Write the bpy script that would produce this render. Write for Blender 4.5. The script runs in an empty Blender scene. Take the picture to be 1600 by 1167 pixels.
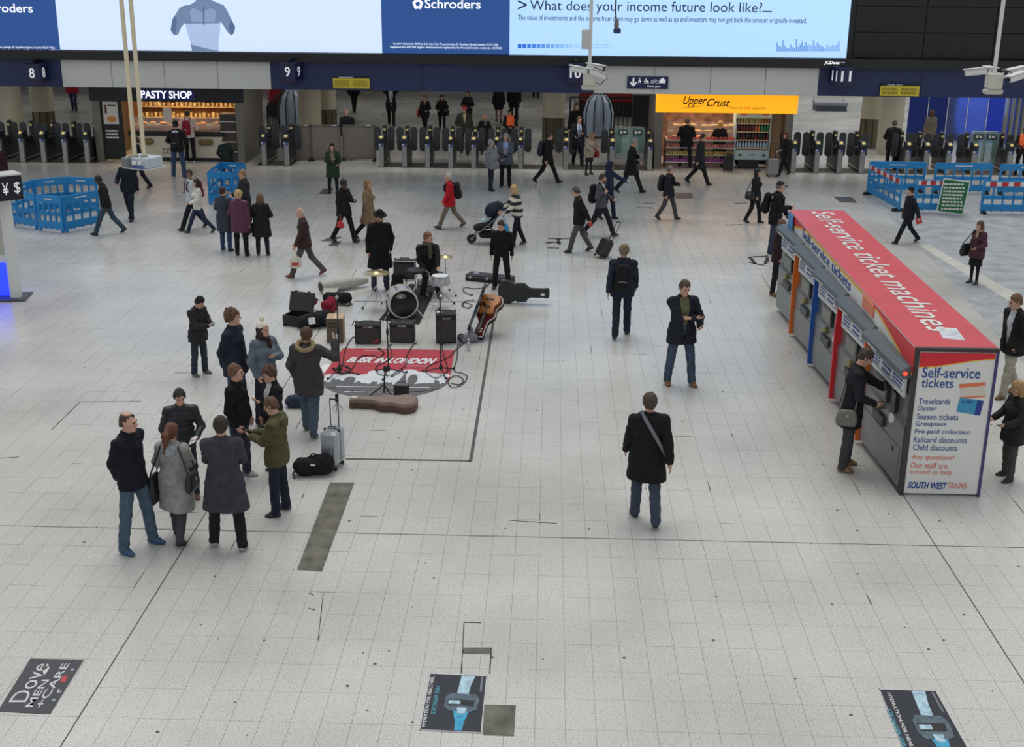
import bpy, bmesh, math, random
import numpy as np
from mathutils import Vector, Matrix
random.seed(7); RNG = np.random.default_rng(7)
S = bpy.context.scene; COL = S.collection; R = math.radians

# ------------------------------------------------------------------ camera
F_PX, CX, CY, H = 1950.0, 800.0, 583.5, 7.3
TH, PS, RO = math.atan(658/1950), R(1.65), R(0.5)
fw = np.array([-math.sin(PS)*math.cos(TH), math.cos(PS)*math.cos(TH), -math.sin(TH)])
r0 = np.array([math.cos(PS), math.sin(PS), 0.0]); u0 = np.cross(r0, fw)
rt = math.cos(RO)*r0 + math.sin(RO)*u0; up = math.cos(RO)*u0 - math.sin(RO)*r0
CAMP = np.array([0, 0, H])
cam = bpy.data.cameras.new('camera'); co = bpy.data.objects.new('camera', cam); COL.objects.link(co)
cam.sensor_width = 36; cam.lens = 36*F_PX/1600; cam.clip_start = 0.1; cam.clip_end = 400
co.matrix_world = Matrix(((rt[0], up[0], -fw[0], 0), (rt[1], up[1], -fw[1], 0), (rt[2], up[2], -fw[2], H), (0, 0, 0, 1)))
S.camera = co
def ray(px, py): return fw + rt*((px-CX)/F_PX) - up*((py-CY)/F_PX)
def gp(px, py, z=0.0):            # where a pixel meets the level z
    d = ray(px, py); return CAMP + d*((z-H)/d[2])
def yp(px, py, Y):                # where a pixel meets the upright plane y = Y
    d = ray(px, py); return CAMP + d*(Y/d[1])
def proj(p):
    q = np.array(p, float)-CAMP; w = q@fw
    return CX+F_PX*(q@rt)/w, CY-F_PX*(q@up)/w
def zat(g, py):
    lo, hi = 0., 8.
    for _ in range(40):
        m = (lo+hi)/2
        if proj((g[0], g[1], m))[1] > py: lo = m
        else: hi = m
    return lo

# ------------------------------------------------------------------ light: daylight through the glazed station roof
W = bpy.data.worlds.new('daylight'); S.world = W; W.use_nodes = True
W.node_tree.nodes['Background'].inputs[0].default_value = (0.92, 0.96, 1.0, 1)
W.node_tree.nodes['Background'].inputs[1].default_value = 0.60
sl = bpy.data.lights.new('roof_daylight', 'SUN'); sl.energy = 1.5; sl.angle = R(38); sl.color = (1.0, 0.97, 0.92)
so = bpy.data.objects.new('roof_daylight', sl); COL.objects.link(so); so.location = (0, 0, 30)
so.rotation_euler = Vector((0.06, -0.38, -1)).to_track_quat('-Z', 'Y').to_euler()
S.view_settings.view_transform = 'Standard'; S.view_settings.look = 'None'
S.view_settings.exposure = -0.1; S.view_settings.gamma = 1.0; S.view_settings.use_curve_mapping = False

# ------------------------------------------------------------------ materials
def lin(c):
    return tuple(((v/255)/12.92 if v/255 <= 0.04045 else ((v/255+0.055)/1.055)**2.4) for v in c)
MATS = {}
def mat(rgb, rough=0.6, metal=0.0, emit=0.0, var=0.0, scale=8.0, bump=0.0, bscale=60.0, alpha=1.0, trans=0.0, spec=0.5, name='surface'):
    key = (tuple(rgb), rough, metal, emit, var, scale, bump, bscale, alpha, trans, spec)
    if key in MATS: return MATS[key]
    m = bpy.data.materials.new(name); m.use_nodes = True; nt = m.node_tree; b = nt.nodes['Principled BSDF']
    c = lin(rgb)+(1,)
    b.inputs['Base Color'].default_value = c; b.inputs['Roughness'].default_value = rough; b.inputs['Metallic'].default_value = metal
    b.inputs['Specular IOR Level'].default_value = spec
    if emit: b.inputs['Emission Color'].default_value = c; b.inputs['Emission Strength'].default_value = emit
    if trans: b.inputs['Transmission Weight'].default_value = trans
    if alpha < 1: b.inputs['Alpha'].default_value = alpha
    if var or bump: tc = nt.nodes.new('ShaderNodeTexCoord')
    if var:
        n = nt.nodes.new('ShaderNodeTexNoise'); n.inputs['Scale'].default_value = scale; n.inputs['Detail'].default_value = 5
        r = nt.nodes.new('ShaderNodeValToRGB')
        r.color_ramp.elements[0].position = .3; r.color_ramp.elements[1].position = .7
        r.color_ramp.elements[0].color = tuple(v*(1-var) for v in c[:3])+(1,); r.color_ramp.elements[1].color = tuple(min(1, v*(1+var)) for v in c[:3])+(1,)
        nt.links.new(tc.outputs['Object'], n.inputs['Vector']); nt.links.new(n.outputs['Fac'], r.inputs['Fac']); nt.links.new(r.outputs['Color'], b.inputs['Base Color'])
    if bump:
        n2 = nt.nodes.new('ShaderNodeTexNoise'); n2.inputs['Scale'].default_value = bscale; n2.inputs['Detail'].default_value = 3
        bp = nt.nodes.new('ShaderNodeBump'); bp.inputs['Strength'].default_value = bump; bp.inputs['Distance'].default_value = 0.02
        nt.links.new(tc.outputs['Object'], n2.inputs['Vector']); nt.links.new(n2.outputs['Fac'], bp.inputs['Height']); nt.links.new(bp.outputs['Normal'], b.inputs['Normal'])
    MATS[key] = m; return m
def cloth(rgb): return mat(rgb, 0.85, var=0.22, scale=9, bump=0.35, bscale=22, spec=0.25, name='fabric')
def skin(rgb=(205, 160, 138)): return mat(rgb, 0.55, var=0.06, scale=20, spec=0.35, name='skin')
def hairm(rgb): return mat(rgb, 0.6, var=0.35, scale=60, bump=0.6, bscale=90, name='hair')
BLK = mat((22, 22, 24), 0.5, name='black'); SATIN = mat((30, 30, 33), 0.32, name='satin_black')
STEEL = mat((168, 168, 165), 0.35, 0.75, var=0.08, scale=3, name='brushed_steel'); CHROME = mat((200, 200, 200), 0.15, 1.0, name='chrome')
WHITE = mat((225, 226, 224), 0.5, name='white_paint')

# ------------------------------------------------------------------ mesh helpers
class MB:
    def __init__(s): s.v = []; s.f = []; s.M = None
    def add(s, vs, fs):
        o = len(s.v); s.v += [tuple(v) for v in vs]; s.f += [tuple(i+o for i in f) for f in fs]; return s
    def box(s, c, d, rz=0.0, bev=0.0, M=None):
        x, y, z = d[0]/2, d[1]/2, d[2]/2
        if bev:
            b = min(bev, x*.9, y*.9, z*.9); rings = []
            for zz, k in ((-z, b), (-z+b, 0), (z-b, 0), (z, b)):
                xx, yy = x-k, y-k
                rings.append([(-xx+b*.0, -yy+b, zz), (-xx+b, -yy, zz), (xx-b, -yy, zz), (xx, -yy+b, zz), (xx, yy-b, zz), (xx-b, yy, zz), (-xx+b, yy, zz), (-xx, yy-b, zz)])
            vs = [p for r in rings for p in r]; fs = [tuple(range(7, -1, -1)), tuple(range(24, 32))]
            for r in range(3):
                for i in range(8): j = (i+1) % 8; fs.append((r*8+i, r*8+j, r*8+8+j, r*8+8+i))
        else:
            vs = [(-x, -y, -z), (x, -y, -z), (x, y, -z), (-x, y, -z), (-x, -y, z), (x, -y, z), (x, y, z), (-x, y, z)]
            fs = [(3, 2, 1, 0), (4, 5, 6, 7), (0, 1, 5, 4), (1, 2, 6, 5), (2, 3, 7, 6), (3, 0, 4, 7)]
        cs, sn = math.cos(rz), math.sin(rz)
        if M is not None: vs = [tuple(M @ Vector(v)) for v in vs]
        vs = [(c[0]+v[0]*cs-v[1]*sn, c[1]+v[0]*sn+v[1]*cs, c[2]+v[2]) for v in vs]
        return s.add(vs, fs)
    def tube(s, pts, r, n=8, cap=True):
        pts = [Vector(p) for p in pts]; rs = r if hasattr(r, '__len__') else [r]*len(pts); vs = []; fs = []; u = None
        for i, p in enumerate(pts):
            t = (pts[min(i+1, len(pts)-1)]-pts[max(i-1, 0)]); t = t.normalized() if t.length > 1e-9 else Vector((0, 0, 1))
            if u is None: u = t.orthogonal().normalized()
            u = (u-t*u.dot(t)); u = u.normalized() if u.length > 1e-6 else t.orthogonal().normalized()
            w = t.cross(u)
            for k in range(n):
                a = 2*math.pi*k/n; vs.append(p+(u*math.cos(a)+w*math.sin(a))*rs[i])
        for i in range(len(pts)-1):
            for k in range(n): j = (k+1) % n; fs.append((i*n+k, i*n+j, i*n+n+j, i*n+n+k))
        if cap: fs.append(tuple(range(n-1, -1, -1))); fs.append(tuple(range((len(pts)-1)*n, len(pts)*n)))
        return s.add(vs, fs)
    def lathe(s, prof, c=(0, 0, 0), n=24, M=None):
        vs = []; fs = []
        for (r, z) in prof:
            for k in range(n):
                a = 2*math.pi*k/n; p = Vector((r*math.cos(a), r*math.sin(a), z))
                if M is not None: p = M @ p
                vs.append((p[0]+c[0], p[1]+c[1], p[2]+c[2]))
        m = len(prof)
        for i in range(m-1):
            for k in range(n): j = (k+1) % n; fs.append((i*n+k, i*n+j, i*n+n+j, i*n+n+k))
        fs.append(tuple(range(n-1, -1, -1))); fs.append(tuple(range((m-1)*n, m*n)))
        return s.add(vs, fs)
    def prism(s, poly, z0, z1, M=None):    # polygon in xy extruded along z
        n = len(poly); a = sum(poly[i][0]*poly[(i+1) % n][1]-poly[(i+1) % n][0]*poly[i][1] for i in range(n))
        if a < 0: poly = poly[::-1]
        vs = [(p[0], p[1], z0) for p in poly]+[(p[0], p[1], z1) for p in poly]
        if M is not None: vs = [tuple(M @ Vector(v)) for v in vs]
        fs = [tuple(range(n-1, -1, -1)), tuple(range(n, 2*n))]+[(i, (i+1) % n, n+(i+1) % n, n+i) for i in range(n)]
        return s.add(vs, fs)
    def quad(s, a, b, c, d): return s.add([a, b, c, d], [(0, 1, 2, 3)])
    def mesh(s, name='m', smooth=False):
        me = bpy.data.meshes.new(name); me.from_pydata(s.v, [], s.f); me.update()
        if smooth:
            me.polygons.foreach_set('use_smooth', [True]*len(me.polygons))
            try: me.set_sharp_from_angle(angle=R(40))
            except Exception: pass
        return me
XZ = Matrix(((1, 0, 0), (0, 0, -1), (0, 1, 0)))   # xy polygon -> upright xz plane (extrusion goes to -y)
def link(name, me, m, parent=None, **kw):
    if isinstance(me, MB): me = me.mesh(name, kw.pop('smooth', False))
    kw.pop('smooth', None)
    o = bpy.data.objects.new(name, me); COL.objects.link(o)
    if m is not None and not len(me.materials): me.materials.append(m)
    if parent is not None: o.parent = parent
    for k, v in kw.items():
        if v is not None: o[k] = v
    return o
def struct(name, mb, m, parent=None): return link(name, mb, m, parent, kind='structure' if parent is None else None)
def root(name, label, cat, loc=(0, 0, 0), rz=0.0, group=None):
    o = bpy.data.objects.new(name, None); COL.objects.link(o); o.empty_display_size = .2
    o.location = loc; o.rotation_euler = (0, 0, rz); o['label'] = label; o['category'] = cat
    if group: o['group'] = group
    return o
def part(parent, name, mb, m, label=None, smooth=False): return link(name, mb, m, parent, label=label, smooth=smooth)
def dup(o, label=None, loc=None, rz=None, group=None):
    c = o.copy(); COL.objects.link(c)
    if label: c['label'] = label
    if group: c['group'] = group
    if loc is not None: c.location = loc
    if rz is not None: c.rotation_euler = (0, 0, rz)
    for ch in o.children:
        d = ch.copy(); COL.objects.link(d); d.parent = c
        for g in ch.children:
            e = g.copy(); COL.objects.link(e); e.parent = d
    return c
def textmesh(txt, bold=0.0, shear=0.0):
    cu = bpy.data.curves.new('t', 'FONT'); cu.body = txt; cu.offset = bold; cu.shear = shear; cu.resolution_u = 3; cu.extrude = 0.0
    ob = bpy.data.objects.new('t', cu); COL.objects.link(ob); dg = bpy.context.evaluated_depsgraph_get()
    me = bpy.data.meshes.new_from_object(ob.evaluated_get(dg)); bpy.data.objects.remove(ob); bpy.data.curves.remove(cu)
    return me
def text(parent, txt, o, ux, uy, w, h, m, bold=0.0, shear=0.0, name='lettering', off=0.004):
    """lettering whose box starts at o, is w wide along ux and h high along uy"""
    me = textmesh(txt, bold, shear); n = len(me.vertices)
    if n == 0: return None
    a = np.empty(n*3); me.vertices.foreach_get('co', a); a = a.reshape(-1, 3)
    lo, hi = a.min(0), a.max(0); sx = w/max(hi[0]-lo[0], 1e-6); sy = h/max(hi[1]-lo[1], 1e-6)
    o, ux, uy = np.array(o, float), np.array(ux, float), np.array(uy, float); nn = np.cross(ux, uy)
    b = o+np.outer((a[:, 0]-lo[0])*sx, ux)+np.outer((a[:, 1]-lo[1])*sy, uy)+nn*off
    me.vertices.foreach_set('co', b.reshape(-1)); me.update()
    return link(name, me, m, parent)
def flat(parent, name, poly, o, ux, uy, m, off=0.003, label=None):
    o, ux, uy = np.array(o, float), np.array(ux, float), np.array(uy, float); nn = np.cross(ux, uy)
    vs = [tuple(o+ux*p[0]+uy*p[1]+nn*off) for p in poly]
    return link(name, MB().add(vs, [tuple(range(len(vs)))]), m, parent, label=label)
EX, EY, EZ = np.array([1., 0, 0]), np.array([0, 1., 0]), np.array([0, 0, 1.])

def bars(parent, o, ux, uy, w, h, rows, m):      # small print, too fine to read
    mb = MB(); o, ux, uy = np.array(o, float), np.array(ux, float), np.array(uy, float); nn = np.cross(ux, uy)*.003; rs = random.Random(int(w*1000)+rows)
    for r_ in range(rows):
        y0 = h*(r_+.25)/rows; y1 = h*(r_+.75)/rows; x = 0
        while x < w*.92:
            l = min(rs.uniform(.06, .2)*w, w-x); mb.add([tuple(o+nn+ux*a+uy*b) for a, b in ((x, y0), (x+l, y0), (x+l, y1), (x, y1))], [(0, 1, 2, 3)]); x += l+.035*w
    return link('small_print', mb, m, parent)
# ------------------------------------------------------------------ the setting
def floor_mat(tiled):
    m = bpy.data.materials.new('terrazzo'); m.use_nodes = True; nt = m.node_tree; b = nt.nodes['Principled BSDF']; L = nt.links.new
    tc = nt.nodes.new('ShaderNodeNewGeometry')
    big = nt.nodes.new('ShaderNodeTexNoise'); big.inputs['Scale'].default_value = 0.35; big.inputs['Detail'].default_value = 4
    sp = nt.nodes.new('ShaderNodeTexNoise'); sp.inputs['Scale'].default_value = 60; sp.inputs['Detail'].default_value = 2
    r1 = nt.nodes.new('ShaderNodeValToRGB'); r1.color_ramp.elements[0].color = lin((186, 185, 180))+(1,); r1.color_ramp.elements[1].color = lin((212, 211, 206))+(1,)
    r1.color_ramp.elements[0].position = .3; r1.color_ramp.elements[1].position = .7
    r2 = nt.nodes.new('ShaderNodeValToRGB'); r2.color_ramp.elements[0].position = .32; r2.color_ramp.elements[1].position = .46
    r2.color_ramp.elements[0].color = (.45, .44, .43, 1); r2.color_ramp.elements[1].color = (1, 1, 1, 1)
    mx = nt.nodes.new('ShaderNodeMix'); mx.data_type = 'RGBA'; mx.blend_type = 'MULTIPLY'; mx.inputs[0].default_value = .85
    L(tc.outputs['Position'], big.inputs['Vector']); L(tc.outputs['Position'], sp.inputs['Vector'])
    L(big.outputs['Fac'], r1.inputs['Fac']); L(sp.outputs['Fac'], r2.inputs['Fac']); L(r1.outputs['Color'], mx.inputs[6]); L(r2.outputs['Color'], mx.inputs[7])
    out = mx.outputs[2]
    if tiled:   # far off the joints are too fine to build
        br = nt.nodes.new('ShaderNodeTexBrick'); br.offset = 0; br.inputs['Scale'].default_value = 1
        br.inputs['Brick Width'].default_value = .3047; br.inputs['Row Height'].default_value = .535; br.inputs['Mortar Size'].default_value = .006
        br.inputs['Color1'].default_value = (1, 1, 1, 1); br.inputs['Color2'].default_value = (.93, .93, .93, 1); br.inputs['Mortar'].default_value = (.5, .5, .5, 1)
        m2 = nt.nodes.new('ShaderNodeMix'); m2.data_type = 'RGBA'; m2.blend_type = 'MULTIPLY'; m2.inputs[0].default_value = .8
        L(tc.outputs['Position'], br.inputs['Vector']); L(out, m2.inputs[6]); L(br.outputs['Color'], m2.inputs[7]); out = m2.outputs[2]
    L(out, b.inputs['Base Color'])
    rr = nt.nodes.new('ShaderNodeMapRange'); rr.inputs['To Min'].default_value = .17; rr.inputs['To Max'].default_value = .36
    L(big.outputs['Fac'], rr.inputs['Value']); L(rr.outputs[0], b.inputs['Roughness']); b.inputs['Specular IOR Level'].default_value = .45
    return m
TILE = floor_mat(False); FARFL = floor_mat(True)
JOINT = mat((152, 151, 147), .8, var=.42, scale=.55, name='joint'); DJOINT = mat((62, 60, 57), .8, name='dark_joint')
TX, TY, JX0, JX1, JY = .3047, .535, -4.62, 5.13, 14.9
YN = 14.9+27*.535                                        # tiles are built one by one up to here
fl = MB()
fl.add([(-60, -6, -.012), (60, -6, -.012), (60, YN, -.012), (-60, YN, -.012)], [(0, 1, 2, 3)])
floor = struct('floor', fl, JOINT)
ff = MB().box((0, (YN+100)/2, -.05), (120, 100-YN, .1)); link('far_paving', ff, FARFL, floor)
nb, rest = [], MB()
def tile_geo(x0, y0, x1, y1, mb):
    g = .0017
    x0 += g; y0 += g; x1 -= g; y1 -= g; zz = random.uniform(-.0012, .0012)
    mb.add([(x0, y0, -.012), (x1, y0, -.012), (x1, y1, -.012), (x0, y1, -.012), (x0, y0, zz), (x1, y0, zz), (x1, y1, zz), (x0, y1, zz)],
           [(4, 5, 6, 7), (0, 1, 5, 4), (1, 2, 6, 5), (2, 3, 7, 6), (3, 0, 4, 7)])
tm = None; cells = []
ny0 = int((9.0-JY)/TY)-1; ny1 = int(round((YN-JY)/TY))
for j in range(ny0, ny1):
    y0 = JY+j*TY; w = .47*(y0+TY)+1.2
    for i in range(-70, 100):
        x0 = JX0+i*TX
        if -w-.5 < x0 < w+.3: cells.append((y0+.02*abs(x0), x0, y0, j))
cells.sort(); DARKT = mat((72, 72, 70), .6, var=.25, scale=14, name='patched_tile')
def gj(v, lst): return .008 if any(abs(v-q) < .02 for q in lst) else 0
t300 = 0
shared = MB(); tile_geo(0, 0, TX, TY, shared); shared = shared.mesh('tile'); shared.materials.append(TILE)
for k, (_, x0, y0, j) in enumerate(cells):
    px, py = proj((x0+TX/2, y0+TY/2, 0)); vis = -20 < px < 1620 and py < 1190
    if vis and t300 < 300:
        o = bpy.data.objects.new('tile', shared); COL.objects.link(o); o.location = (x0, y0, random.uniform(-.001, .0005)); o.parent = floor; t300 += 1
    else: tile_geo(x0, y0, x0+TX, y0+TY, rest)
link('tile_field', rest, TILE, floor, kind='stuff')
YF0 = JY+ny1*TY
if YF0 < YN: pass
# wide expansion joints, worn patches and the dark line of the busking pitch
def strip(name, a, b, w, m, z=.003, parent=floor):
    a, b = np.array(a[:2]), np.array(b[:2]); t = (b-a)/np.linalg.norm(b-a); n = np.array([-t[1], t[0]])*w/2
    mb = MB().prism([tuple(a-n), tuple(b-n), tuple(b+n), tuple(a+n)], -.01, z); return link(name, mb, m, parent)
for x in (JX0, JX1): strip('expansion_joint', (x, 8), (x, YN), .012, DJOINT, .0022)
strip('expansion_joint', (-16, JY), (16, JY), .012, DJOINT, .0022)
TAPE = mat((84, 84, 82), .8, var=.3, scale=12, name='worn_dark_line')
pitch = root('pitch_line', 'worn dark line on the floor marking off the busking pitch', 'floor line')
for a, b in (((775, 478), (735, 722)), ((735, 720), (540, 717)), ((553, 471), (783, 472))): strip('line', gp(*a), gp(*b), .05, TAPE, .004, pitch)
PATCH = mat((104, 102, 92), .85, var=.35, scale=5, bump=.4, bscale=30, name='cement_patch')
def patch(name, pts, m, label, cat='floor patch'):
    mb = MB().prism([tuple(gp(*p)[:2]) for p in pts], -.01, .004); return link(name, mb, m, None, label=label, category=cat)
patch('cement_patch', [(516, 754), (554, 754), (503, 893), (464, 890)], PATCH, 'long grey-green cement patch in the floor right of the standing group')
patch('cement_patch', [(757, 1101), (806, 1102), (803, 1150), (754, 1148)], PATCH, 'square grey cement patch beside the middle floor advert')
patch('cement_patch', [(725, 1012), (768, 1012), (766, 1022), (722, 1021)], PATCH, 'thin grey crack repair above the middle floor advert')
patch('dark_tile', [(500, 377), (517, 370), (535, 370), (520, 377)], DARKT, 'dark replacement floor tile by the man holding a red bag, further left', 'floor patch')
patch('dark_tile', [(512, 384), (521, 377), (534, 377), (527, 384)], DARKT, 'dark replacement floor tile under the man with a red bag, nearer', 'floor patch')
CRK = mat((52, 50, 47), .9, name='crack')
def crack(pts, label, w=.05):
    r_ = root('floor_crack', label, 'crack', tuple(gp(*pts[0][0])))
    o = gp(*pts[0][0])
    for a, b in pts:
        A, B = gp(*a)-o, gp(*b)-o; n = 7; q = [A+(B-A)*i/n for i in range(n+1)]; t = (B-A)/np.linalg.norm(B-A); nn = np.array([-t[1], t[0], 0])
        l = [p+nn*w*random.uniform(.15, .6) for p in q]; r = [p-nn*w*random.uniform(.15, .6) for p in q]
        part(r_, 'crack_line', MB().prism([(p[0], p[1]) for p in l+r[::-1]], 0, .004), CRK)
crack([((856, 373), (893, 373)), ((853, 378), (874, 379)), ((873, 373), (873, 382)), ((854, 387), (873, 388)), ((866, 378), (853, 380))], 'cluster of black cracks in the floor right of the pram', .13)
crack([((1005, 318), (1025, 317)), ((993, 324), (1022, 325))], 'black crack in the floor behind the man with a rucksack and cap', .09)
crack([((1170, 402), (1200, 400)), ((1172, 410), (1195, 415)), ((1172, 402), (1180, 413)), ((1199, 402), (1196, 413))], 'broken dark patch in the floor left of the ticket machines', .12)
crack([((1133, 352), (1160, 351)), ((1148, 318), (1168, 317))], 'short dark crack in the floor by the woman in black walking', .09)
crack([((676, 355), (690, 350)), ((676, 360), (695, 358))], 'dark crack at the feet of the man in a red jacket', .1)
crack([((795, 813), (870, 818))], 'thin crack line left of the man in a black overcoat', .014)
crack([((725, 972), (752, 973)), ((725, 973), (721, 1052)), ((768, 1012), (765, 1052))], 'cracked joints round the tile above the middle floor advert', .014)
crack([((484, 926), (489, 930)), ((482, 950), (492, 953)), ((500, 925), (520, 925)), ((505, 927), (497, 1000))], 'chipped spots and crack in the floor below the cement strip', .011)
crack([((0, 716), (30, 714)), ((80, 672), (125, 628)), ((125, 628), (220, 627))], 'pale open joints in the floor at the left edge', .015)
# gum spots and chipped joints scattered over the tiles
sp_m, ck_m = MB(), MB(); rs = random.Random(12)
for k in range(240):
    y = rs.uniform(10, 40); x = rs.uniform(-.42, .42)*y; r_ = rs.uniform(.008, .022); sp_m.add([(x+r_*math.cos(a)*rs.uniform(.7, 1.2), y+r_*math.sin(a), .0022) for a in [i*math.pi/4 for i in range(8)]], [tuple(range(8))])
for k in range(150):
    j = rs.randint(-9, 40); i = rs.randint(-40, 70); x, y = JX0+i*TX, JY+j*TY
    if abs(x) > .42*y or -3.9 < x < -1.3 and 19 < y < 24: continue
    w = rs.uniform(.004, .012)
    if rs.random() < .5: l = rs.uniform(.12, TX); ck_m.add([(x, y-w, .0025), (x+l, y-w*.6, .0025), (x+l, y+w*.5, .0025), (x+l*.5, y+w, .0025), (x, y+w*.7, .0025)], [(0, 1, 2, 3, 4)])
    else: l = rs.uniform(.15, TY); ck_m.add([(x-w, y, .0025), (x+w*.6, y, .0025), (x+w, y+l*.5, .0025), (x+w*.4, y+l, .0025), (x-w*.6, y+l, .0025)], [(0, 1, 2, 3, 4)])
link('gum_spots', sp_m, mat((92, 91, 88), .9), floor, kind='stuff'); link('chipped_joints', ck_m, mat((104, 102, 98), .9), floor, kind='stuff')
# worn ground on the far right behind the ticket machines
WORN = mat((160, 164, 168), .7, var=.22, scale=2.2, bump=.5, bscale=9, name='worn_floor')
patch('worn_floor', [(1385, 332), (1640, 335), (1700, 640), (1590, 560), (1470, 420)], WORN, 'rough grey worn floor behind the ticket machines', 'floor area')
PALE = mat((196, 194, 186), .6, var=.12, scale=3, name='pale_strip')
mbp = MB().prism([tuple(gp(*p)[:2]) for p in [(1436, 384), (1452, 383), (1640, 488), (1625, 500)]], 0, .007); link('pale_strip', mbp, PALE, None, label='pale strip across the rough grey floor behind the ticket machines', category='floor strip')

# -------- station front: fascia, black wall, screen
YB = 44.0
NAVY = mat((36, 48, 92), .45, name='navy_panel'); LGREY = mat((218, 219, 214), .5, name='light_grey_panel'); DARKW = mat((34, 33, 31), .6, var=.12, scale=2, name='dark_panel'); BAND = mat((34, 34, 36), .5, name='dark_band')
ZB, ZT, ZS = 2.72, 3.66, 3.97
fas = struct('wall_back', MB().box((0, YB+.35, 6.4), (64, .5, 4.9)), DARKW)
beam = struct('trim_1', MB().box((0, YB+.2, (ZB+ZT)/2), (64, .5, ZT-ZB-.04)), NAVY)
def xb(px): return yp(px, 118, YB)[0]
def panel_run(p0, p1, joints):
    xs = [xb(p0)]+[xb(q) for q in joints]+[xb(p1)]
    for a, b in zip(xs[:-1], xs[1:]): link('fascia_panel', MB().box(((a+b)/2, YB-.06, (ZB+ZT)/2), (b-a-.015, .06, ZT-ZB), bev=.008), LGREY, beam)
panel_run(98, 424, (176, 258, 341)); panel_run(928, 1279, (1022, 1110, 1196))
for p0, p1 in ((-160, 98), (424, 660), (660, 928), (1279, 1440), (1440, 1640)):
    a, b = xb(p0), xb(p1); link('fascia_panel', MB().box(((a+b)/2, YB-.045, (ZB+ZT)/2), (b-a-.01, .05, ZT-ZB), bev=.006), NAVY, beam)
struct('trim_2', MB().box((0, YB-.1, (ZT+ZS)/2), (64, .4, ZS-ZT)), BAND)
for r_ in range(3):
    for c_ in range(4):
        x0 = xb(1330)+c_*2.35; z0 = 3.99+r_*.85
        link('wall_panel', MB().box((x0+1.17, YB+.08, z0+.42), (2.33, .06, .83), bev=.01), DARKW, fas)
# LED screen
def EM(rgb, s=1.0): return mat(rgb, .5, emit=s, spec=.1, name='lit_screen')
SBLUE, SPALE, SLB = EM((52, 86, 148), .62), EM((196, 212, 240), .95), EM((168, 204, 244), .95)
scr = root('led_screen', 'very long lit advertising screen above the platform gates', 'screen', (0, YB-.12, ZS))
part(scr, 'frame', MB().box((xb(590)-2.2, .07, 1.9), (xb(1322)-xb(-160)+.1, .1, 3.84)), BLK)
def spx(px, py): p = yp(px, py, YB-.12); return p[0], p[2]-ZS
def spanel(p0, p1, m, name, lab):
    a, b = xb(p0), xb(p1); return part(scr, name, MB().box(((a+b)/2, 0, 1.9), (b-a, .06, 3.76)), m, lab)
spanel(-160, 101, SBLUE, 'display_panel', 'blue display with part of a company name'); spanel(101, 599, SPALE, 'display_panel', 'pale display showing a figure seen from behind')
spanel(599, 796, SBLUE, 'display_panel', 'blue display with company name'); d4 = spanel(796, 1318, SLB, 'display_panel', 'pale blue display with a question')
def stext(t, p0, p1, y0, y1, m, bold=0.0, par=scr, off=.034):      # px box on the screen face
    a, b = spx(p0, y1), spx(p1, y0); zc = a[1]
    return text(par, t, (a[0], 0, zc), EX, EZ, spx(p1, y1)[0]-a[0], abs(spx(p0, y0)[1]-a[1]), m, bold, off=off)
WE = EM((240, 244, 250), 1.0); NV = mat((24, 44, 100), .5, emit=.25, name='screen_ink')
stext('Schroders', 664, 751, -2, 13, WE, .012); stext('Schroders', -34, 52, 5, 19, WE, .012)
stext('Issued in September 2016 by Schroder Unit Trusts Limited, 31 Gresham Street, London EC2V 7QA.', 615, 779, 66.5, 70.5, WE, .006)
stext('Registered No: 4191730 England. Authorised and regulated by the Financial Conduct Authority. UK09243', 610, 784, 71.5, 75.5, WE, .006)
stext('Issued in September 2016 by Schroder Unit Trusts Limited, 31 Gresham Street, London EC2V 7QA.', -80, 87, 71, 75, WE, .006)
stext('Registered No: 4191730 England. Authorised and regulated by the Financial Conduct Authority. UK09243', -84, 93, 75.5, 79, WE, .006)
stext('What does your income future look like?', 828, 1190, 0, 21, NV, .0); stext('>', 809, 823, 0, 15, NV, .0)
flat(scr, 'underscore', [(0, 0), (spx(1206, 0)[0]-spx(1191, 0)[0], 0), (spx(1206, 0)[0]-spx(1191, 0)[0], .04), (0, .04)], (spx(1191, 19)[0], 0, spx(1191, 19)[1]), EX, EZ, NV, .034)
stext('The value of investments and the income from them may go down as well as up and investors may not get back the amount originally invested.', 809, 1260, 23, 34, NV, .004)
# crest beside the name
cx0, cz0 = spx(653, 6)
cr = [(math.cos(a)*.17*(1+.12*math.sin(5*a)), math.sin(a)*.17*(1+.12*math.cos(6*a))) for a in [i*math.pi/14 for i in range(28)]]
flat(scr, 'crest', cr, (cx0, 0, cz0), EX, EZ, WE, .034); flat(scr, 'crest_shield', [(p[0]*.45, p[1]*.45) for p in cr], (cx0, 0, cz0), EX, EZ, SBLUE, .037)
for k in range(20):          # row of little squares, filling then empty
    x, z = spx(809+7.35*k, 75); s_ = .13; f_ = 1-k/13
    if k < 13: flat(scr, 'square', [(0, 0), (s_, 0), (s_, s_), (0, s_)], (x, 0, z), EX, EZ, EM(tuple(int(168+(c-168)*max(f_, .12)) if i == 0 else int(v+(c-v)*max(f_, .12)) for i, (c, v) in enumerate(zip((40, 96, 190), (168, 204, 244)))), .95), .034)
    else:
        for a, b, w, h in ((0, 0, s_, .012), (0, s_-.012, s_, .012), (0, 0, .012, s_), (s_-.012, 0, .012, s_)): flat(scr, 'square_outline', [(a, b), (a+w, b), (a+w, b+h), (a, b+h)], (x, 0, z), EX, EZ, EM((120, 160, 210), .8), .034)
dots = MB(); random.seed(3)
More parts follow.
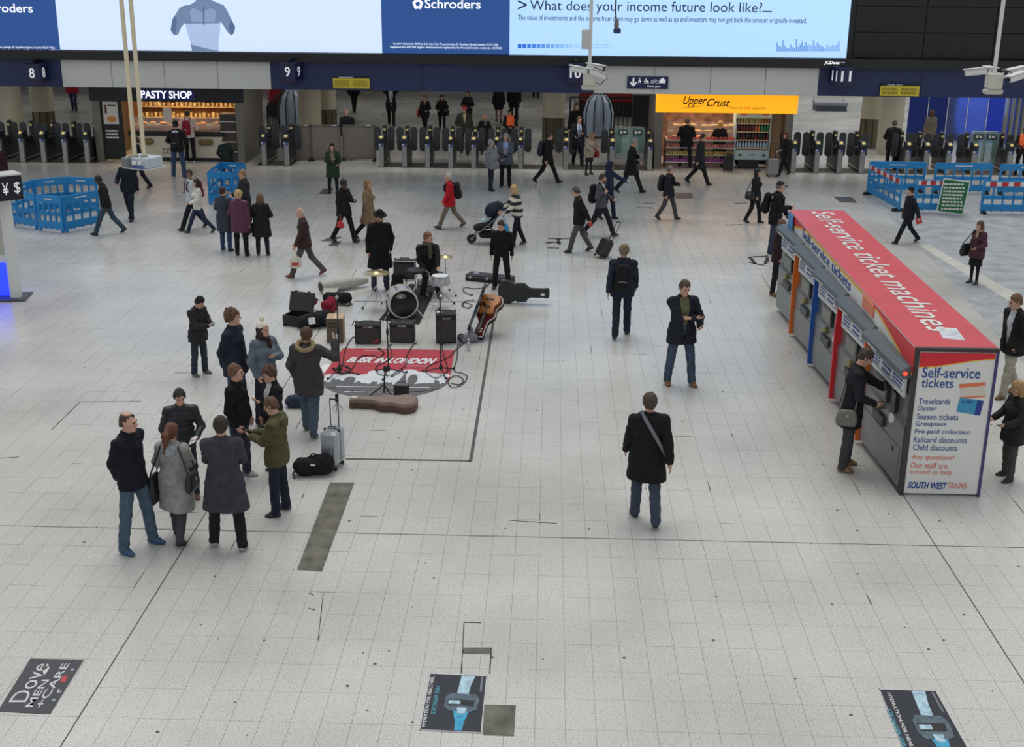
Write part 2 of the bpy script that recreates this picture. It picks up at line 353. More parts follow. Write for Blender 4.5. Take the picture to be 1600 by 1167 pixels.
for k in range(33):
    hgt = 3+int(4*random.random())+(5 if k in (3, 19, 21, 32, 0, 10, 13, 15) else 0)
    for q in range(hgt):
        x, z = spx(1213+3.0*k, 80-1.75*q); dots.add([(x, -.034, z), (x+.045, -.034, z), (x+.045, -.034, z+.03), (x, -.034, z+.03)], [(0, 1, 2, 3)])
link('dot_chart', dots, EM((86, 132, 190), .8), scr, kind='stuff')
# picture on the screen: bare shoulders and arms seen from behind over a pale bodice (a flat print)
def sflat(pts, m, off): return flat(scr, 'picture_shape', [(spx(*p)[0], spx(*p)[1]) for p in pts], (0, 0, 0), EX, EZ, m, off)
SK1, SK2, SK3, SKC = EM((112, 132, 164), .75), EM((88, 108, 142), .75), EM((132, 152, 184), .8), EM((164, 182, 216), .85)
sflat([(267, 47), (270, 30), (281, 12), (287, 9), (298, 7), (306, 2), (308, -4), (330, -4), (332, 1), (340, 4), (350, 8), (355, 16), (362, 30), (368, 42), (366, 52), (361, 55), (356, 50), (345, 33), (344, 38), (292, 38), (289, 36), (283, 44), (279, 54), (272, 55)], SK1, .034)
sflat([(290, 37), (345, 36), (344, 52), (342, 62), (342, 81), (301, 81), (298, 66), (293, 50)], SKC, .036)
sflat([(302, 12), (318, 20), (330, 12), (338, 18), (336, 34), (300, 34), (297, 18)], SK3, .038); sflat([(317, 10), (319.5, 10), (320, 40), (318, 40)], SK2, .040)
sflat([(298, 66), (301, 70), (338, 79), (342, 79), (342, 81), (301, 81)], SK1, .040); sflat([(267, 47), (270, 30), (274, 24), (277, 34), (274, 54)], SK2, .040); sflat([(361, 30), (368, 42), (366, 52), (361, 54), (357, 44)], SK2, .040)
text(scr, 'JCDecaux', (xb(1283), -.185, -.2), EX, EZ, xb(1315)-xb(1283), .14, WE, .02, shear=.15)

# hanging number boxes on the fascia
NB = mat((34, 34, 78), .4, name='sign_blue'); SW = mat((235, 235, 238), .5, emit=.35, name='sign_white')
def numbox(px, py, t, lab, left, rz):
    p = yp(px, py, YB-.5); o = root('platform_sign', lab, 'sign', (p[0], YB-.5, p[2]), R(rz))
    part(o, 'sign_box', MB().box((0, 0, 0), (.56, .56, .6), bev=.01), NB); part(o, 'bracket', MB().box((.0, .12, .36), (.08, .7, .12)), BLK)
    part(o, 'lower_edge', MB().box((0, 0, -.31), (.57, .57, .03)), mat((74, 40, 66), .5))
    w = .17*len(t)+.03
    text(o, t, (-w/2, -.28, -.17), EX, EZ, w, .34, SW, .02); sx = .28 if not left else -.28
    text(o, t, (sx, -w/2 if not left else w/2, -.17), EY if not left else -EY, EZ, w, .34, SW, .02)
numbox(56, 113, '8', 'dark blue hanging sign reading 8 at the far left', False, -6); numbox(455, 111, '9', 'dark blue hanging sign reading 9 above the railing', False, -15)
numbox(899, 113, '10', 'dark blue hanging sign reading 10 behind the security cameras', False, 0); numbox(1316, 118, '11', 'dark blue hanging sign reading 11 beside the black wall panels', True, 15)
YEL = mat((226, 204, 62), .5, name='notice_yellow')
def penalty(p0, p1, y0, lab):
    a, b = xb(p0), xb(p1); z = yp(p0, y0+16, YB-.12)[2]; o = root('fare_notice', lab, 'notice', ((a+b)/2, YB-.13, z), 0, 'yellow fare notices')
    part(o, 'board', MB().box((0, 0, .16), (b-a, .04, .34)), YEL); part(o, 'heading', MB().box((0, -.002, .36), (b-a, .045, .07)), BLK)
    text(o, 'Penalty Fares', (-(b-a)*.33, -.026, .335), EX, EZ, .5, .045, SW, .01)
    for s_ in (-.45, .04): bars(o, ((b-a)*s_, -.022, .04), EX, EZ, (b-a)*.4, .22, 5, mat((120, 104, 30), .6))
penalty(521, 578, 121, 'yellow fare notice above the grey barrier gates'); penalty(1376, 1437, 133, 'yellow fare notice above the blue hoarding at right')
a, b = xb(980), xb(1044); z0 = yp(1000, 138, YB-.12)[2]
wg = root('wide_gate_sign', 'dark blue wide gate sign with arrow, wheelchair and bicycle symbols', 'sign', ((a+b)/2, YB-.13, z0)); w_ = b-a
part(wg, 'board', MB().box((0, 0, .2), (w_, .05, .41)), mat((40, 38, 88), .5)); text(wg, 'Wide gate', (-.02, -.026, .02), EX, EZ, .46, .09, SW, .012)
ar = [(-.03, .3), (.03, .3), (.03, .1), (.11, .18), (.11, .1), (0, 0), (-.11, .1), (-.11, .18), (-.03, .1)]
flat(wg, 'arrow', [(p[0]-w_*.35, p[1]+.06) for p in ar], (0, -.026, 0), EX, EZ, SW)
def ringpoly(cx, cy, r, n=14): return [(cx+r*math.cos(2*math.pi*i/n), cy+r*math.sin(2*math.pi*i/n)) for i in range(n)]
for cx in (-.28, ):   # walking figures
    flat(wg, 'pictogram', ringpoly(cx, .34, .022), (0, -.026, 0), EX, EZ, SW); flat(wg, 'pictogram', [(cx-.03, .3), (cx+.03, .3), (cx+.05, .16), (cx+.01, .22), (cx-.05, .16)], (0, -.026, 0), EX, EZ, SW)
wc = MB()
for k in range(14):
    a0, a1 = [R(150+250*q/14) for q in (k, k+1)]
    wc.add([(.0-.06+r*math.cos(t), -.03, .23+r*math.sin(t)) for r, t in ((.07, a0), (.07, a1), (.05, a1), (.05, a0))], [(0, 1, 2, 3)])
wc.add([(-.08, -.03, .34), (-.05, -.03, .34), (-.05, -.03, .25), (.02, -.03, .25), (.04, -.03, .17), (.02, -.03, .17), (-.0, -.03, .225), (-.08, -.03, .225)], [tuple(range(8))]); part(wg, 'wheelchair_symbol', wc, SW)
bc = MB()
for cx in (.16, .32):
    for k in range(14):
        a0, a1 = [2*math.pi*q/14 for q in (k, k+1)]; bc.add([(cx+r*math.cos(t), -.03, .22+r*math.sin(t)) for r, t in ((.06, a0), (.06, a1), (.047, a1), (.047, a0))], [(0, 1, 2, 3)])
bc.add([(.16, -.03, .215), (.24, -.03, .215), (.3, -.03, .3), (.2, -.03, .3), (.2, -.03, .285), (.28, -.03, .285), (.235, -.03, .228), (.16, -.03, .228)], [tuple(range(8))]); part(wg, 'bicycle_symbol', bc, SW)
part(wg, 'luggage_symbol', MB().box((.5, -.027, .25), (.2, .01, .13)).box((.5, -.027, .335), (.08, .01, .05)), SW)

# -------- beyond the gates: added shading slab, roof and wall, columns, railings, train
ROOFM = mat((40, 40, 42), .8, name='shade_slab_grey')
struct('shade_slab', MB().box((-12, 58, 5.4), (40, 24, .3)), ROOFM)  # unseen slab added to darken the platform behind the gates
struct('shade_roof', MB().box((-27, 70, 12.5), (70, 60, .4)), mat((150, 152, 154), .8))  # unseen roof added to dim the far hall, left open at the right
def lamp(x, y, z, e, sx, sy, lab):  # unseen lights added to brighten platform and gates, with made-up fixtures
    o = root('fill_light', lab, 'fill light', (x, y, z), 0, 'added fill lights behind the fascia'); part(o, 'housing', MB().box((0, 0, .05), (sx, sy, .06)), WHITE); part(o, 'bracket', MB().box((0, -.22, .05), (.3, .2, .05)), WHITE) if z < 4 else None; part(o, 'diffuser', MB().box((0, 0, .01), (sx*.96, sy*.9, .02)), mat((255, 246, 225), .5, emit=3.0))
    l = bpy.data.lights.new('fill_lamp', 'AREA'); l.energy = e; l.color = (1, .95, .86); l.shape = 'RECTANGLE'; l.size = sx; l.size_y = sy; q = bpy.data.objects.new('fill_lamp', l); COL.objects.link(q); q.location = (x, y, z-.02)
for k, x in enumerate((-18.6, -9.3, -5.6, -2.6, .4, 2.9, 10.6, 14.4)): lamp(x, YB+.76, 3.3, 20, 1.6, .3, '%s unseen fill light from the left, added behind the blue fascia' % ('first', 'second', 'third', 'fourth', 'fifth', 'sixth', 'seventh', 'eighth')[k])
for k, x in enumerate((-24, -16, -8, 0, 6)):
    for y in (52, 62): lamp(x, y, 5.165, 42, 3.0, .5, 'unseen fill light added under the platform slab, %s of the %s row' % (('first', 'second', 'third', 'fourth', 'fifth')[k], 'near' if y == 52 else 'far'))
struct('shade_wall', MB().box((-4, 92, 4), (90, .4, 8)), mat((60, 64, 72), .8))  # unseen wall added to stop light coming in from behind
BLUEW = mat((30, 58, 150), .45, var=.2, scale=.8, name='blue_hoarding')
CREAM = mat((206, 200, 178), .6, var=.04, scale=2, name='cream_column'); SKIRT = mat((120, 112, 92), .4, .5, name='metal_skirt')
def column(px, base_y, w_px, lab, skirt, Y=None):
    g = gp(px, base_y) if Y is None else np.array([yp(px, base_y, Y)[0], Y, 0]); r_ = w_px/2*g[1]/F_PX*1.03
    o = root('round_column', lab, 'column', (g[0], g[1], 0))
    part(o, 'shaft', MB().lathe([(r_, .0 if not skirt else 1.15), (r_, 4.2)], n=28), CREAM, smooth=True)
    if skirt:
        part(o, 'metal_skirt', MB().lathe([(r_*.93, 0), (r_*.93, 1.15)], n=28), SKIRT, smooth=True)
        for k in range(8): a = k*math.pi/4; part(o, 'skirt_rib', MB().box((r_*.95*math.cos(a), r_*.95*math.sin(a), .57), (.05, .05, 1.1), a), mat((88, 80, 62), .5))
column(23, 232, 36, 'cream round column at the far left behind the gates', False); column(72, 218, 34, 'cream round column with a ribbed metal skirt behind the left gates', True)
column(486, 225, 34, 'cream round column left of the man behind the grey barrier', False); column(513, 214, 27, 'cream round column with metal skirt beside the man behind the barrier', True)
column(864, 228, 33, 'cream round column with dark panelled base in the middle of the gates', True)
column(1357, 230, 31, 'cream round column with metal skirt right of the white trolley', True); column(1387, 240, 35, 'wider pale column beside the blue hoarding on the right', False)
def slab(name, a, b, z0, z1, th, m, lab, cat):
    a, b = np.array(a), np.array(b); L_ = np.linalg.norm((b-a)[:2]); o = root(name, lab, cat, (a[0], a[1], 0), math.atan2(b[1]-a[1], b[0]-a[0]))
    return o, L_
g1, g2 = gp(1415, 214), gp(1600, 226)
o, L_ = slab('blue_hoarding', g1, g2, 0, 4, .1, BLUEW, 'tall blue hoarding lit by a blue beam at the right', 'hoarding')
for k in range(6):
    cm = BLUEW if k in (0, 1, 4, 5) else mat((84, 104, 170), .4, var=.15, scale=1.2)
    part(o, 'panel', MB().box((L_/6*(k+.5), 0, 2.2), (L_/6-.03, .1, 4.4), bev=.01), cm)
for k in (1.1, 4.35, 4.95): part(o, 'notice', MB().box((L_/6*k, -.06, 2.9), (.14, .02, .55)), mat((150, 130, 150), .5))
gl = bpy.data.lights.new('blue_spot', 'SPOT'); gl.energy = 900; gl.color = (.25, .42, 1); gl.spot_size = R(34); gl.shadow_soft_size = .1
glo = bpy.data.objects.new('blue_spot', gl); COL.objects.link(glo); gc = (g1+g2)/2; glo.location = (gc[0]-2.0, gc[1]-4.0, 3.9); glo.rotation_euler = (Vector((gc[0]+1.3, gc[1], .9))-Vector(glo.location)).to_track_quat('-Z', 'Y').to_euler()
for k in range(4):
    g = gp(1565+9*k, 232); link('grey_pipe', MB().lathe([(.09, 0), (.09, 4.2)], (g[0], g[1], 0), 14), mat((150, 150, 146), .4, .3), None, smooth=True, label='%s grey upright pipe right of the blue hoarding' % ('first', 'second', 'third', 'fourth')[k], category='pipe')
# white luggage trolley
g = gp(1296, 172); tr = root('platform_trolley', 'grey and white platform trolley standing on the bright floor', 'trolley', (g[0], g[1], 0))
part(tr, 'deck', MB().box((0, 0, .35), (1.6, 1.0, .16), bev=.03), mat((150, 156, 166), .5)); part(tr, 'skirt', MB().box((0, 0, .14), (1.5, .9, .28)), mat((84, 88, 96), .5))
for s_ in (-1, 1): part(tr, 'post', MB().tube([(s_*.72, .42, .4), (s_*.7, .42, 2.1)], .05), WHITE)
part(tr, 'crossbar', MB().box((0, .42, 2.05), (1.5, .07, .22)), mat((206, 196, 120), .5))
# railing, stair and red train in the background
def railing(a, b, zt, n, lab, m=BLK, slope=0.0):
    a, b = np.array(a), np.array(b); L_ = float(np.linalg.norm((b-a)[:2])); o = root('railing', lab, 'railing', (a[0], a[1], 0), math.atan2(b[1]-a[1], b[0]-a[0]))
    part(o, 'top_rail', MB().tube([(0, 0, zt), (L_, 0, zt+slope)], .035), m); part(o, 'bottom_rail', MB().tube([(0, 0, .12), (L_, 0, .12+slope)], .025), m); part(o, 'end_post', MB().box((0, 0, zt/2), (.06, .06, zt)), m); part(o, 'end_post', MB().box((L_, 0, (zt+slope)/2), (.06, .06, zt+slope)), m)
    for k in range(n+1): t = k/n; part(o, 'baluster', MB().tube([(L_*t, 0, .1+slope*t), (L_*t, 0, zt+slope*t)], .02, 6), m)
    return o
railing(gp(448, 200), gp(474, 196), 1.5, 12, 'black railing left of the cream column near number 9'); railing(gp(890, 212), gp(1000, 214), 1.6, 16, 'black railing before the red train by the wide gate')
railing(gp(420, 212), gp(448, 200), 1.2, 8, 'black sloping railing at the left in front of the red train', slope=.5)
def train(px0, px1, py, lab):
    a, b = gp(px0, py), gp(px1, py); L_ = b[0]-a[0]; o = root('train_carriage', lab, 'train', (a[0], a[1], 0))
    part(o, 'body', MB().box((L_/2, .8, 1.9), (L_, 1.6, 2.6), bev=.15), mat((150, 34, 38), .4)); part(o, 'window_band', MB().box((L_/2, -.01, 2.3), (L_*.96, .04, .7)), mat((22, 24, 30), .2))
    part(o, 'underframe', MB().box((L_/2, .8, .35), (L_, 1.4, .6)), BLK); part(o, 'stripe', MB().box((L_/2, -.015, 1.6), (L_, .03, .08)), mat((214, 206, 206), .5))
train(418, 480, 184, 'dark red train carriage behind the railing near number 9'); train(905, 1022, 182, 'dark red train carriage behind the railing by the wide gate')
g = gp(934, 214); e = root('glass_pod', 'pale curved glass enclosure behind the railing by the wide gate', 'enclosure', (g[0], g[1], 0))
part(e, 'glass', MB().lathe([(.62, .1), (.64, 1.0), (.5, 1.5), (.28, 1.75)], n=20), mat((176, 196, 222), .2, name='pale_glass'), smooth=True)
for k in range(10): a_ = k*math.pi/5; part(e, 'rib', MB().tube([(.65*math.cos(a_), .65*math.sin(a_), .1), (.66*math.cos(a_), .66*math.sin(a_), 1.0), (.52*math.cos(a_), .52*math.sin(a_), 1.52), (.2*math.cos(a_), .2*math.sin(a_), 1.8)], .02, 5), BLK)
g = gp(460, 205); e2 = dup(e, 'pale curved glass enclosure behind the railing near number 9', (g[0], g[1], 0), 0)
g = gp(1000, 222); cab = root('equipment_cabinet', 'dark tall equipment cabinet beside the orange baguette shop', 'cabinet', (g[0], g[1], 0)); part(cab, 'body', MB().box((0, 0, .95), (.75, .7, 1.9), bev=.03), mat((48, 50, 52), .5)); part(cab, 'top_cover', MB().box((0, -.05, 1.97), (.8, .75, .12), bev=.02), mat((170, 172, 172), .4)); part(cab, 'door_panel', MB().box((0, -.36, .9), (.6, .02, 1.5)), mat((40, 42, 44), .5))
strip('yellow_line', gp(556, 158), gp(583, 140), .12, mat((196, 172, 92), .6), .006, floor)
# ------------------------------------------------------------------ ticket gates
GD = mat((38, 40, 42), .45, name='gate_dark'); PAD = mat((52, 56, 58), .5, name='gate_paddle'); GYEL = mat((226, 206, 120), .4, emit=.25, name='reader_yellow')
def rrect(w, h, r, n=4):
    out = []
    for cx, cy, a0 in ((w/2-r, h/2-r, 0), (-w/2+r, h/2-r, 90), (-w/2+r, -h/2+r, 180), (w/2-r, -h/2+r, 270)):
        for k in range(n+1): a = R(a0+90*k/n); out.append((cx+r*math.cos(a), cy+r*math.sin(a)))
    return out
def make_gate(lab):
    o = root('ticket_gate', lab, 'ticket gate', group='platform ticket gates')
    part(o, 'front_post', MB().box((0, .08, .43), (.17, .16, .86), bev=.02), STEEL); part(o, 'cabinet', MB().box((0, .95, .42), (.19, 1.6, .84), bev=.02), GD)
    part(o, 'side_trim', MB().box((0, .95, .12), (.2, 1.5, .05)), STEEL)
    rd = part(o, 'reader_hood', MB().prism([(0, .84), (.0, 1.0), (.12, 1.1), (.42, 1.1), (.42, .84)], -.09, .09, Matrix(((0, 0, 1), (1, 0, 0), (0, 1, 0)))), mat((34, 36, 50), .4))
    M_ = Matrix.Rotation(R(50), 3, 'X'); part(rd, 'reader_disc', MB().lathe([(.055, 0), (.055, .012), (.03, .02)], (0, .05, 1.05), 14, M_), GYEL)
    part(o, 'label_plate', MB().box((0, -.004, .79), (.15, .012, .1)), mat((70, 86, 150), .4)); part(o, 'label_mark', MB().box((-.04, -.011, .8), (.05, .006, .07)), WHITE)
    hd = part(o, 'display_head', MB().box((0, 1.15, 1.1), (.15, .2, .5), bev=.03), GD); part(hd, 'display_light', MB().box((0, 1.04, 1.2), (.09, .012, .07)), mat((186, 170, 110), .4, emit=.2))
    for s in (-1, 1):
        part(o, 'paddle', MB().prism([(p[0]+s*.245, p[1]+.88) for p in rrect(.25, .86, .115)], -.98, -.94, XZ), PAD)
    return o
gate0 = make_gate('x'); YG = 44.35
gates = [(36, 'leftmost steel ticket gate under sign 8'), (69, 'second steel ticket gate from the left under sign 8'), (103, 'third steel ticket gate from the left'), (137, 'steel ticket gate next to the pasty shop, left side'), (1, 'steel ticket gate cut by the left picture edge'),
         (413, 'steel ticket gate under sign 9, left of two'), (448, 'steel ticket gate beside the grey barrier, right of two'),
         (596, 'steel ticket gate at the right end of the grey barrier'), (632, 'second ticket gate right of the grey barrier'), (668, 'third ticket gate right of the grey barrier'), (704, 'fourth ticket gate right of the grey barrier'), (740, 'fifth ticket gate, used by the man in a red cap'), (776, 'ticket gate behind the couple in grey'), (813, 'ticket gate left of the cream middle column'),
         (884, 'ticket gate right of the cream middle column'), (956, 'ticket gate left of the glass wide gate'), (1015, 'ticket gate at the left wall of the baguette shop'),
         (1240, 'ticket gate at the right wall of the baguette shop'), (1276, 'second ticket gate right of the baguette shop'), (1312, 'third ticket gate right of the baguette shop'), (1347, 'ticket gate in front of the skirted right column'), (1418, 'ticket gate right of the man with a shoulder bag'), (1447, 'ticket gate the woman in beige has passed'), (1482, 'ticket gate with a red light behind the blue barriers'), (1522, 'ticket gate left of the right-hand glass gate'), (1578, 'ticket gate beside the orange-vested staff at right')]
for k, (px, lab) in enumerate(gates):
    x = yp(px, 258, YG)[0]; o = gate0 if k == 0 else dup(gate0)
    o['label'] = lab; o.location = (x, YG, 0)
MATT = mat((74, 70, 66), .7, var=.15, scale=6, name='gate_mat')
for p0, p1, lab in ((-30, 150, 'left'), (400, 455, 'number 9'), (590, 850, 'middle'), (880, 1020, 'wide gate'), (1238, 1600, 'right')):
    a, b = yp(p0, 258, YG)[0], yp(p1, 258, YG)[0]; link('gate_mat', MB().box(((a+b)/2, YG+.55, .006), (b-a, 1.0, .012)), MATT, None, label='dark floor mat under the %s gates' % lab, category='mat')
GLASS = mat((150, 190, 182), .12, alpha=.45, name='green_glass')
def wide_gate(px, lab):
    x = yp(px, 258, YG)[0]; o = root('wide_gate_leaf', lab, 'glass gate', (x, YG+.95, 0), 0, 'glass gate leaves'); P_ = rrect(.52, 1.1, .1)
    part(o, 'glass', MB().prism([(p[0], p[1]+.85) for p in P_], -.012, .012, XZ), GLASS); part(o, 'rim', MB().tube([(p[0], 0, p[1]+.85) for p in P_+P_[:1]], .02, 6), STEEL)
    part(o, 'pictogram_plate', MB().prism([(p[0], p[1]+1.22) for p in rrect(.34, .2, .04)], .02, .03, XZ), mat((60, 70, 66), .4)); part(o, 'pictogram', MB().box((-.06, -.035, 1.22), (.07, .01, .1)).box((.06, -.035, 1.22), (.09, .01, .07)), WHITE)
wide_gate(974, 'left leaf of the glass wide gate by the baguette shop'); wide_gate(997, 'right leaf of the glass wide gate by the baguette shop'); wide_gate(1538, 'left leaf of the glass gate near the orange vest'); wide_gate(1558, 'right leaf of the glass gate near the orange vest')
# grey perforated barrier gates
PERF = mat((126, 120, 112), .55, .2, var=.1, scale=30, bump=.3, bscale=200, name='perforated_panel')
def barrier_gate(p0, p1, py, lab):
    a, b = gp(p0, py), gp(p1, py); L_ = float(b[0]-a[0]); o = root('grey_barrier_gate', lab, 'barrier gate', (a[0], a[1], 0))
    part(o, 'panel', MB().box((L_/2, 0, .68), (L_-.06, .03, 1.12)), PERF); part(o, 'frame', MB().box((.02, 0, .66), (.05, .07, 1.32)).box((L_-.02, 0, .66), (.05, .07, 1.32)).box((L_/2, 0, 1.28), (L_, .07, .06)).box((L_/2, 0, .1), (L_, .07, .06)), mat((112, 106, 100), .45, .4))
    part(o, 'handle', MB().box((L_*.8, -.05, 1.3), (.16, .06, .03)), WHITE)
    for q in (.05, .95): part(o, 'foot', MB().box((L_*q, -.06, .03), (.1, .26, .06)), BLK)
barrier_gate(462, 487, 251, 'narrow grey barrier gate left of the woman in green'); barrier_gate(487, 534, 251, 'wide grey barrier gate behind the woman in green'); barrier_gate(536, 588, 251, 'grey barrier gate right, below the man behind it')

# ------------------------------------------------------------------ shops
YS = 44.95
def shop_shell(p0, p1, lab, name, wallm, sidem):
    x0, x1 = yp(p0, 200, YS)[0], yp(p1, 200, YS)[0]; w = x1-x0; o = root(name, lab, 'shop', (x0, YS, 0))
    part(o, 'back_wall', MB().box((w/2, 3.0, 1.35), (w, .1, 2.7)), wallm); part(o, 'soffit', MB().box((w/2, 1.5, 2.66), (w, 3.0, .08)), wallm)
    for x in (.14, w-.14): part(o, 'side_pier', MB().box((x, 1.4, 1.3), (.28, 3.0, 2.6), bev=.02), sidem)
    return o, w
DK = mat((30, 28, 28), .6, name='shop_dark'); PIER = mat((120, 116, 108), .4, .4, name='shop_pier')
ps, wp = shop_shell(148, 382, 'pasty shop kiosk with black fascia and warm lit counter', 'pasty_shop', mat((150, 104, 66), .7, var=.4, scale=3), PIER)
def sh(px, py, Y=YS): p = yp(px, py, Y); return p[0]-ps.location[0], p[2]
part(ps, 'sign_board', MB().box((wp/2, -.06, 2.43), (wp+.1, .16, .56), bev=.01), mat((20, 20, 30), .4))
SL = mat((236, 238, 255), .5, emit=1.3, name='lit_letters')
a = sh(223, 155); text(ps, 'PASTY SHOP', (a[0], -.145, 2.27), EX, EZ, sh(302, 155)[0]-a[0], .27, SL, .02)
part(ps, 'letter_backing', MB().box((a[0]+.9, -.141, 2.4), (2.0, .004, .34)), mat((36, 42, 110), .5, emit=.15))
part(ps, 'counter', MB().box((wp*.53, .55, .45), (wp*.62, .7, .9), bev=.02), mat((206, 196, 178), .6)); part(ps, 'counter_band', MB().box((wp*.53, .19, .98), (wp*.64, .06, .16)), DK); part(ps, 'plinth', MB().box((wp*.53, .2, .06), (wp*.64, .06, .12)), BLK)
text(ps, 'CO', (wp*.43, .195, .25), EX, EZ, .3, .2, DK, .01)
part(ps, 'display_glass', MB().box((wp*.53, .3, 1.3), (wp*.6, .02, .5)), mat((220, 225, 225), .05, alpha=.18, name='clear_glass'))
for k in range(3): part(ps, 'basket', MB().box((wp*(.33+.2*k), .12, .7), (.5, .14, .2), bev=.05), mat((120, 104, 60), .8, var=.4, scale=25))
PST = mat((214, 142, 62), .6, var=.25, scale=20, name='pastry'); pm = MB(); random.seed(5)
for k in range(70): pm.lathe([(.03, 0), (.085, .02), (.08, .05), (.03, .075)], (wp*random.uniform(.25, .8), random.uniform(.4, .8), random.choice((1.05, 1.28))), 7)
link('pastries', pm, PST, ps, kind='stuff')
for k in range(2): part(ps, 'display_shelf', MB().box((wp*.53, .6, 1.03+.22*k), (wp*.6, .5, .02)), STEEL)
for k, (q, c) in enumerate(((.33, (60, 40, 30)), (.47, (226, 222, 214)), (.62, (46, 36, 30)), (.76, (52, 42, 34)))): part(ps, 'menu_board', MB().box((wp*q, 2.9, 2.05), (wp*.12, .05, .5)), mat(c, .6))
part(ps, 'price_list', MB().box((sh(257, 180)[0], .35, sh(257, 180, YS+.3)[1]), (.3, .02, .5)), mat((216, 210, 200), .6))
for k in range(10): part(ps, 'hanging_lamp', MB().lathe([(.04, .1), (.1, 0)], (wp*(.25+.06*k), 1.2, 2.42), 10), mat((255, 190, 100), .5, emit=2.5))
gd = MB(); random.seed(31)
for r_ in range(3):
    part(ps, 'back_shelf', MB().box((wp*.5, 2.75, 1.25+.4*r_), (wp*.7, .3, .03)), mat((206, 176, 130), .5))
    for q in range(22): gd.box((wp*.17+wp*.031*q, 2.72, 1.35+.4*r_), (random.uniform(.06, .12), .15, random.uniform(.08, .2)))
link('shelf_goods', gd, mat((214, 180, 130), .6, var=.7, scale=6), ps, kind='stuff')
fr = part(ps, 'drinks_rack', MB().box((wp*.88, .55, .85), (wp*.11, .6, 1.7), bev=.02), mat((70, 60, 56), .5))
for k in range(4): part(fr, 'shelf', MB().box((wp*.88, .23, .35+.36*k), (wp*.105, .06, .03)), WHITE)
pn = part(ps, 'poster_panel', MB().box((wp*.12, .05, 1.15), (wp*.14, .06, 2.2)), mat((26, 25, 27), .5))
part(pn, 'poster', MB().box((wp*.115, .01, 1.72), (wp*.1, .02, .8)), mat((218, 214, 206), .6)); part(pn, 'poster_pasty', MB().prism([(wp*.115+.17*math.cos(a_)+.02, 1.5+.11*math.sin(a_)) for a_ in [R(20*i) for i in range(18)]], .004, .012, XZ), PST)
part(pn, 'poster_bottle', MB().box((wp*.085, -.004, 1.85), (.07, .01, .3)), mat((92, 40, 40), .5)); bars(pn, (wp*.1, -.006, 1.94), EX, EZ, .3, .09, 1, DK); bars(pn, (wp*.07, .018, .78), EX, EZ, .46, .36, 3, WHITE)
def shoplight(x, y, z, e, c, sx, sy):
    l = bpy.data.lights.new('shop_lamp', 'AREA'); l.energy = e; l.color = c; l.shape = 'RECTANGLE'; l.size = sx; l.size_y = sy
    o = bpy.data.objects.new('shop_lamp', l); COL.objects.link(o); o.location = (x, y, z)
shoplight(ps.location[0]+wp/2, YS+1.2, 2.55, 110, (1, .72, .42), wp*.7, 1.6)
uc, wu = shop_shell(1023, 1238, 'baguette shop kiosk with bright orange fascia', 'baguette_shop', mat((120, 84, 66), .7, var=.5, scale=4), PIER)
def su(px, py, Y=YS): p = yp(px, py, Y); return p[0]-uc.location[0], p[2]
part(uc, 'sign_board', MB().box((wu/2+.05, -.08, 2.36), (wu+.1, .2, .72), bev=.01), mat((255, 172, 20), .5, emit=.95, name='orange_lightbox'))
INK = mat((40, 26, 14), .6, name='brown_ink')
a = su(1066, 155); text(uc, 'Upper', (a[0], -.185, 2.2), EX, np.array([.12, 0, 1]), .82, .38, INK, .012, .25); text(uc, 'Crust', (a[0]+.84, -.185, 2.22), EX, np.array([.12, 0, 1]), .8, .28, INK, .012, .25)
flat(uc, 'flourish', [(0, 0), (.72, .1), (.72, .115), (0, .02)], (a[0], -.185, 2.14), EX, EZ, INK); text(uc, 'Famously fresh baguettes', (su(1139, 160)[0], -.185, 2.12), EX, EZ, su(1196, 160)[0]-su(1139, 160)[0], .12, mat((150, 90, 30), .6), .0, .1)
xc = su(1100, 200)[0]; part(uc, 'counter', MB().box((xc-.05, .7, .5), (2.5, .8, 1.0), bev=.02), mat((150, 120, 104), .6))
for k in range(4):
    part(uc, 'counter_shelf', MB().box((xc-.05, .24, .2+.26*k), (2.5, .18, .03)), mat((214, 208, 200), .5)); sn = MB(); random.seed(20+k)
    for q in range(26): sn.box((xc-1.2+.092*q, .22, .275+.26*k), (.07, .1, random.uniform(.07, .13)))
    link('snack_row', sn, mat(((150, 60, 140), (170, 150, 70), (190, 110, 100), (200, 90, 80))[k], .5, var=.6, scale=12), uc, kind='stuff')
bg = MB(); random.seed(9)
for k in range(60): bg.box((xc+random.uniform(-1.15, 1.1), .5+random.uniform(0, .3), 1.06+.2*(k % 3)), (.2, .08, .07), random.uniform(-.6, .6), .02)
link('baguettes', bg, mat((216, 170, 100), .6, var=.4, scale=14), uc, kind='stuff')
part(uc, 'display_glass', MB().box((xc-.05, .34, 1.32), (2.4, .02, .6)), mat((220, 225, 225), .05, alpha=.18, name='clear_glass'))
for k, (q, c) in enumerate(((-.75, (70, 48, 44)), (-.2, (190, 60, 56)), (.35, (196, 170, 150)), (.9, (226, 206, 190)))): part(uc, 'menu_board', MB().box((xc+q, 2.9, 1.95), (.45, .05, .55)), mat(c, .6, var=.3, scale=9))
for k in range(8): part(uc, 'counter_lamp', MB().lathe([(.03, .08), (.07, 0)], (xc-1.15+.32*k, .9, 2.35), 10), mat((255, 214, 150), .5, emit=2.5))
xf = (su(1151, 200)[0]+su(1205, 200)[0])/2; wf = su(1205, 200)[0]-su(1151, 200)[0]
FRG = mat((172, 190, 190), .5, name='fridge_body')
fg = root('drinks_fridge', 'open drinks fridge with rows of bottles in the baguette shop', 'fridge', (uc.location[0]+xf, YS+.15, 0))
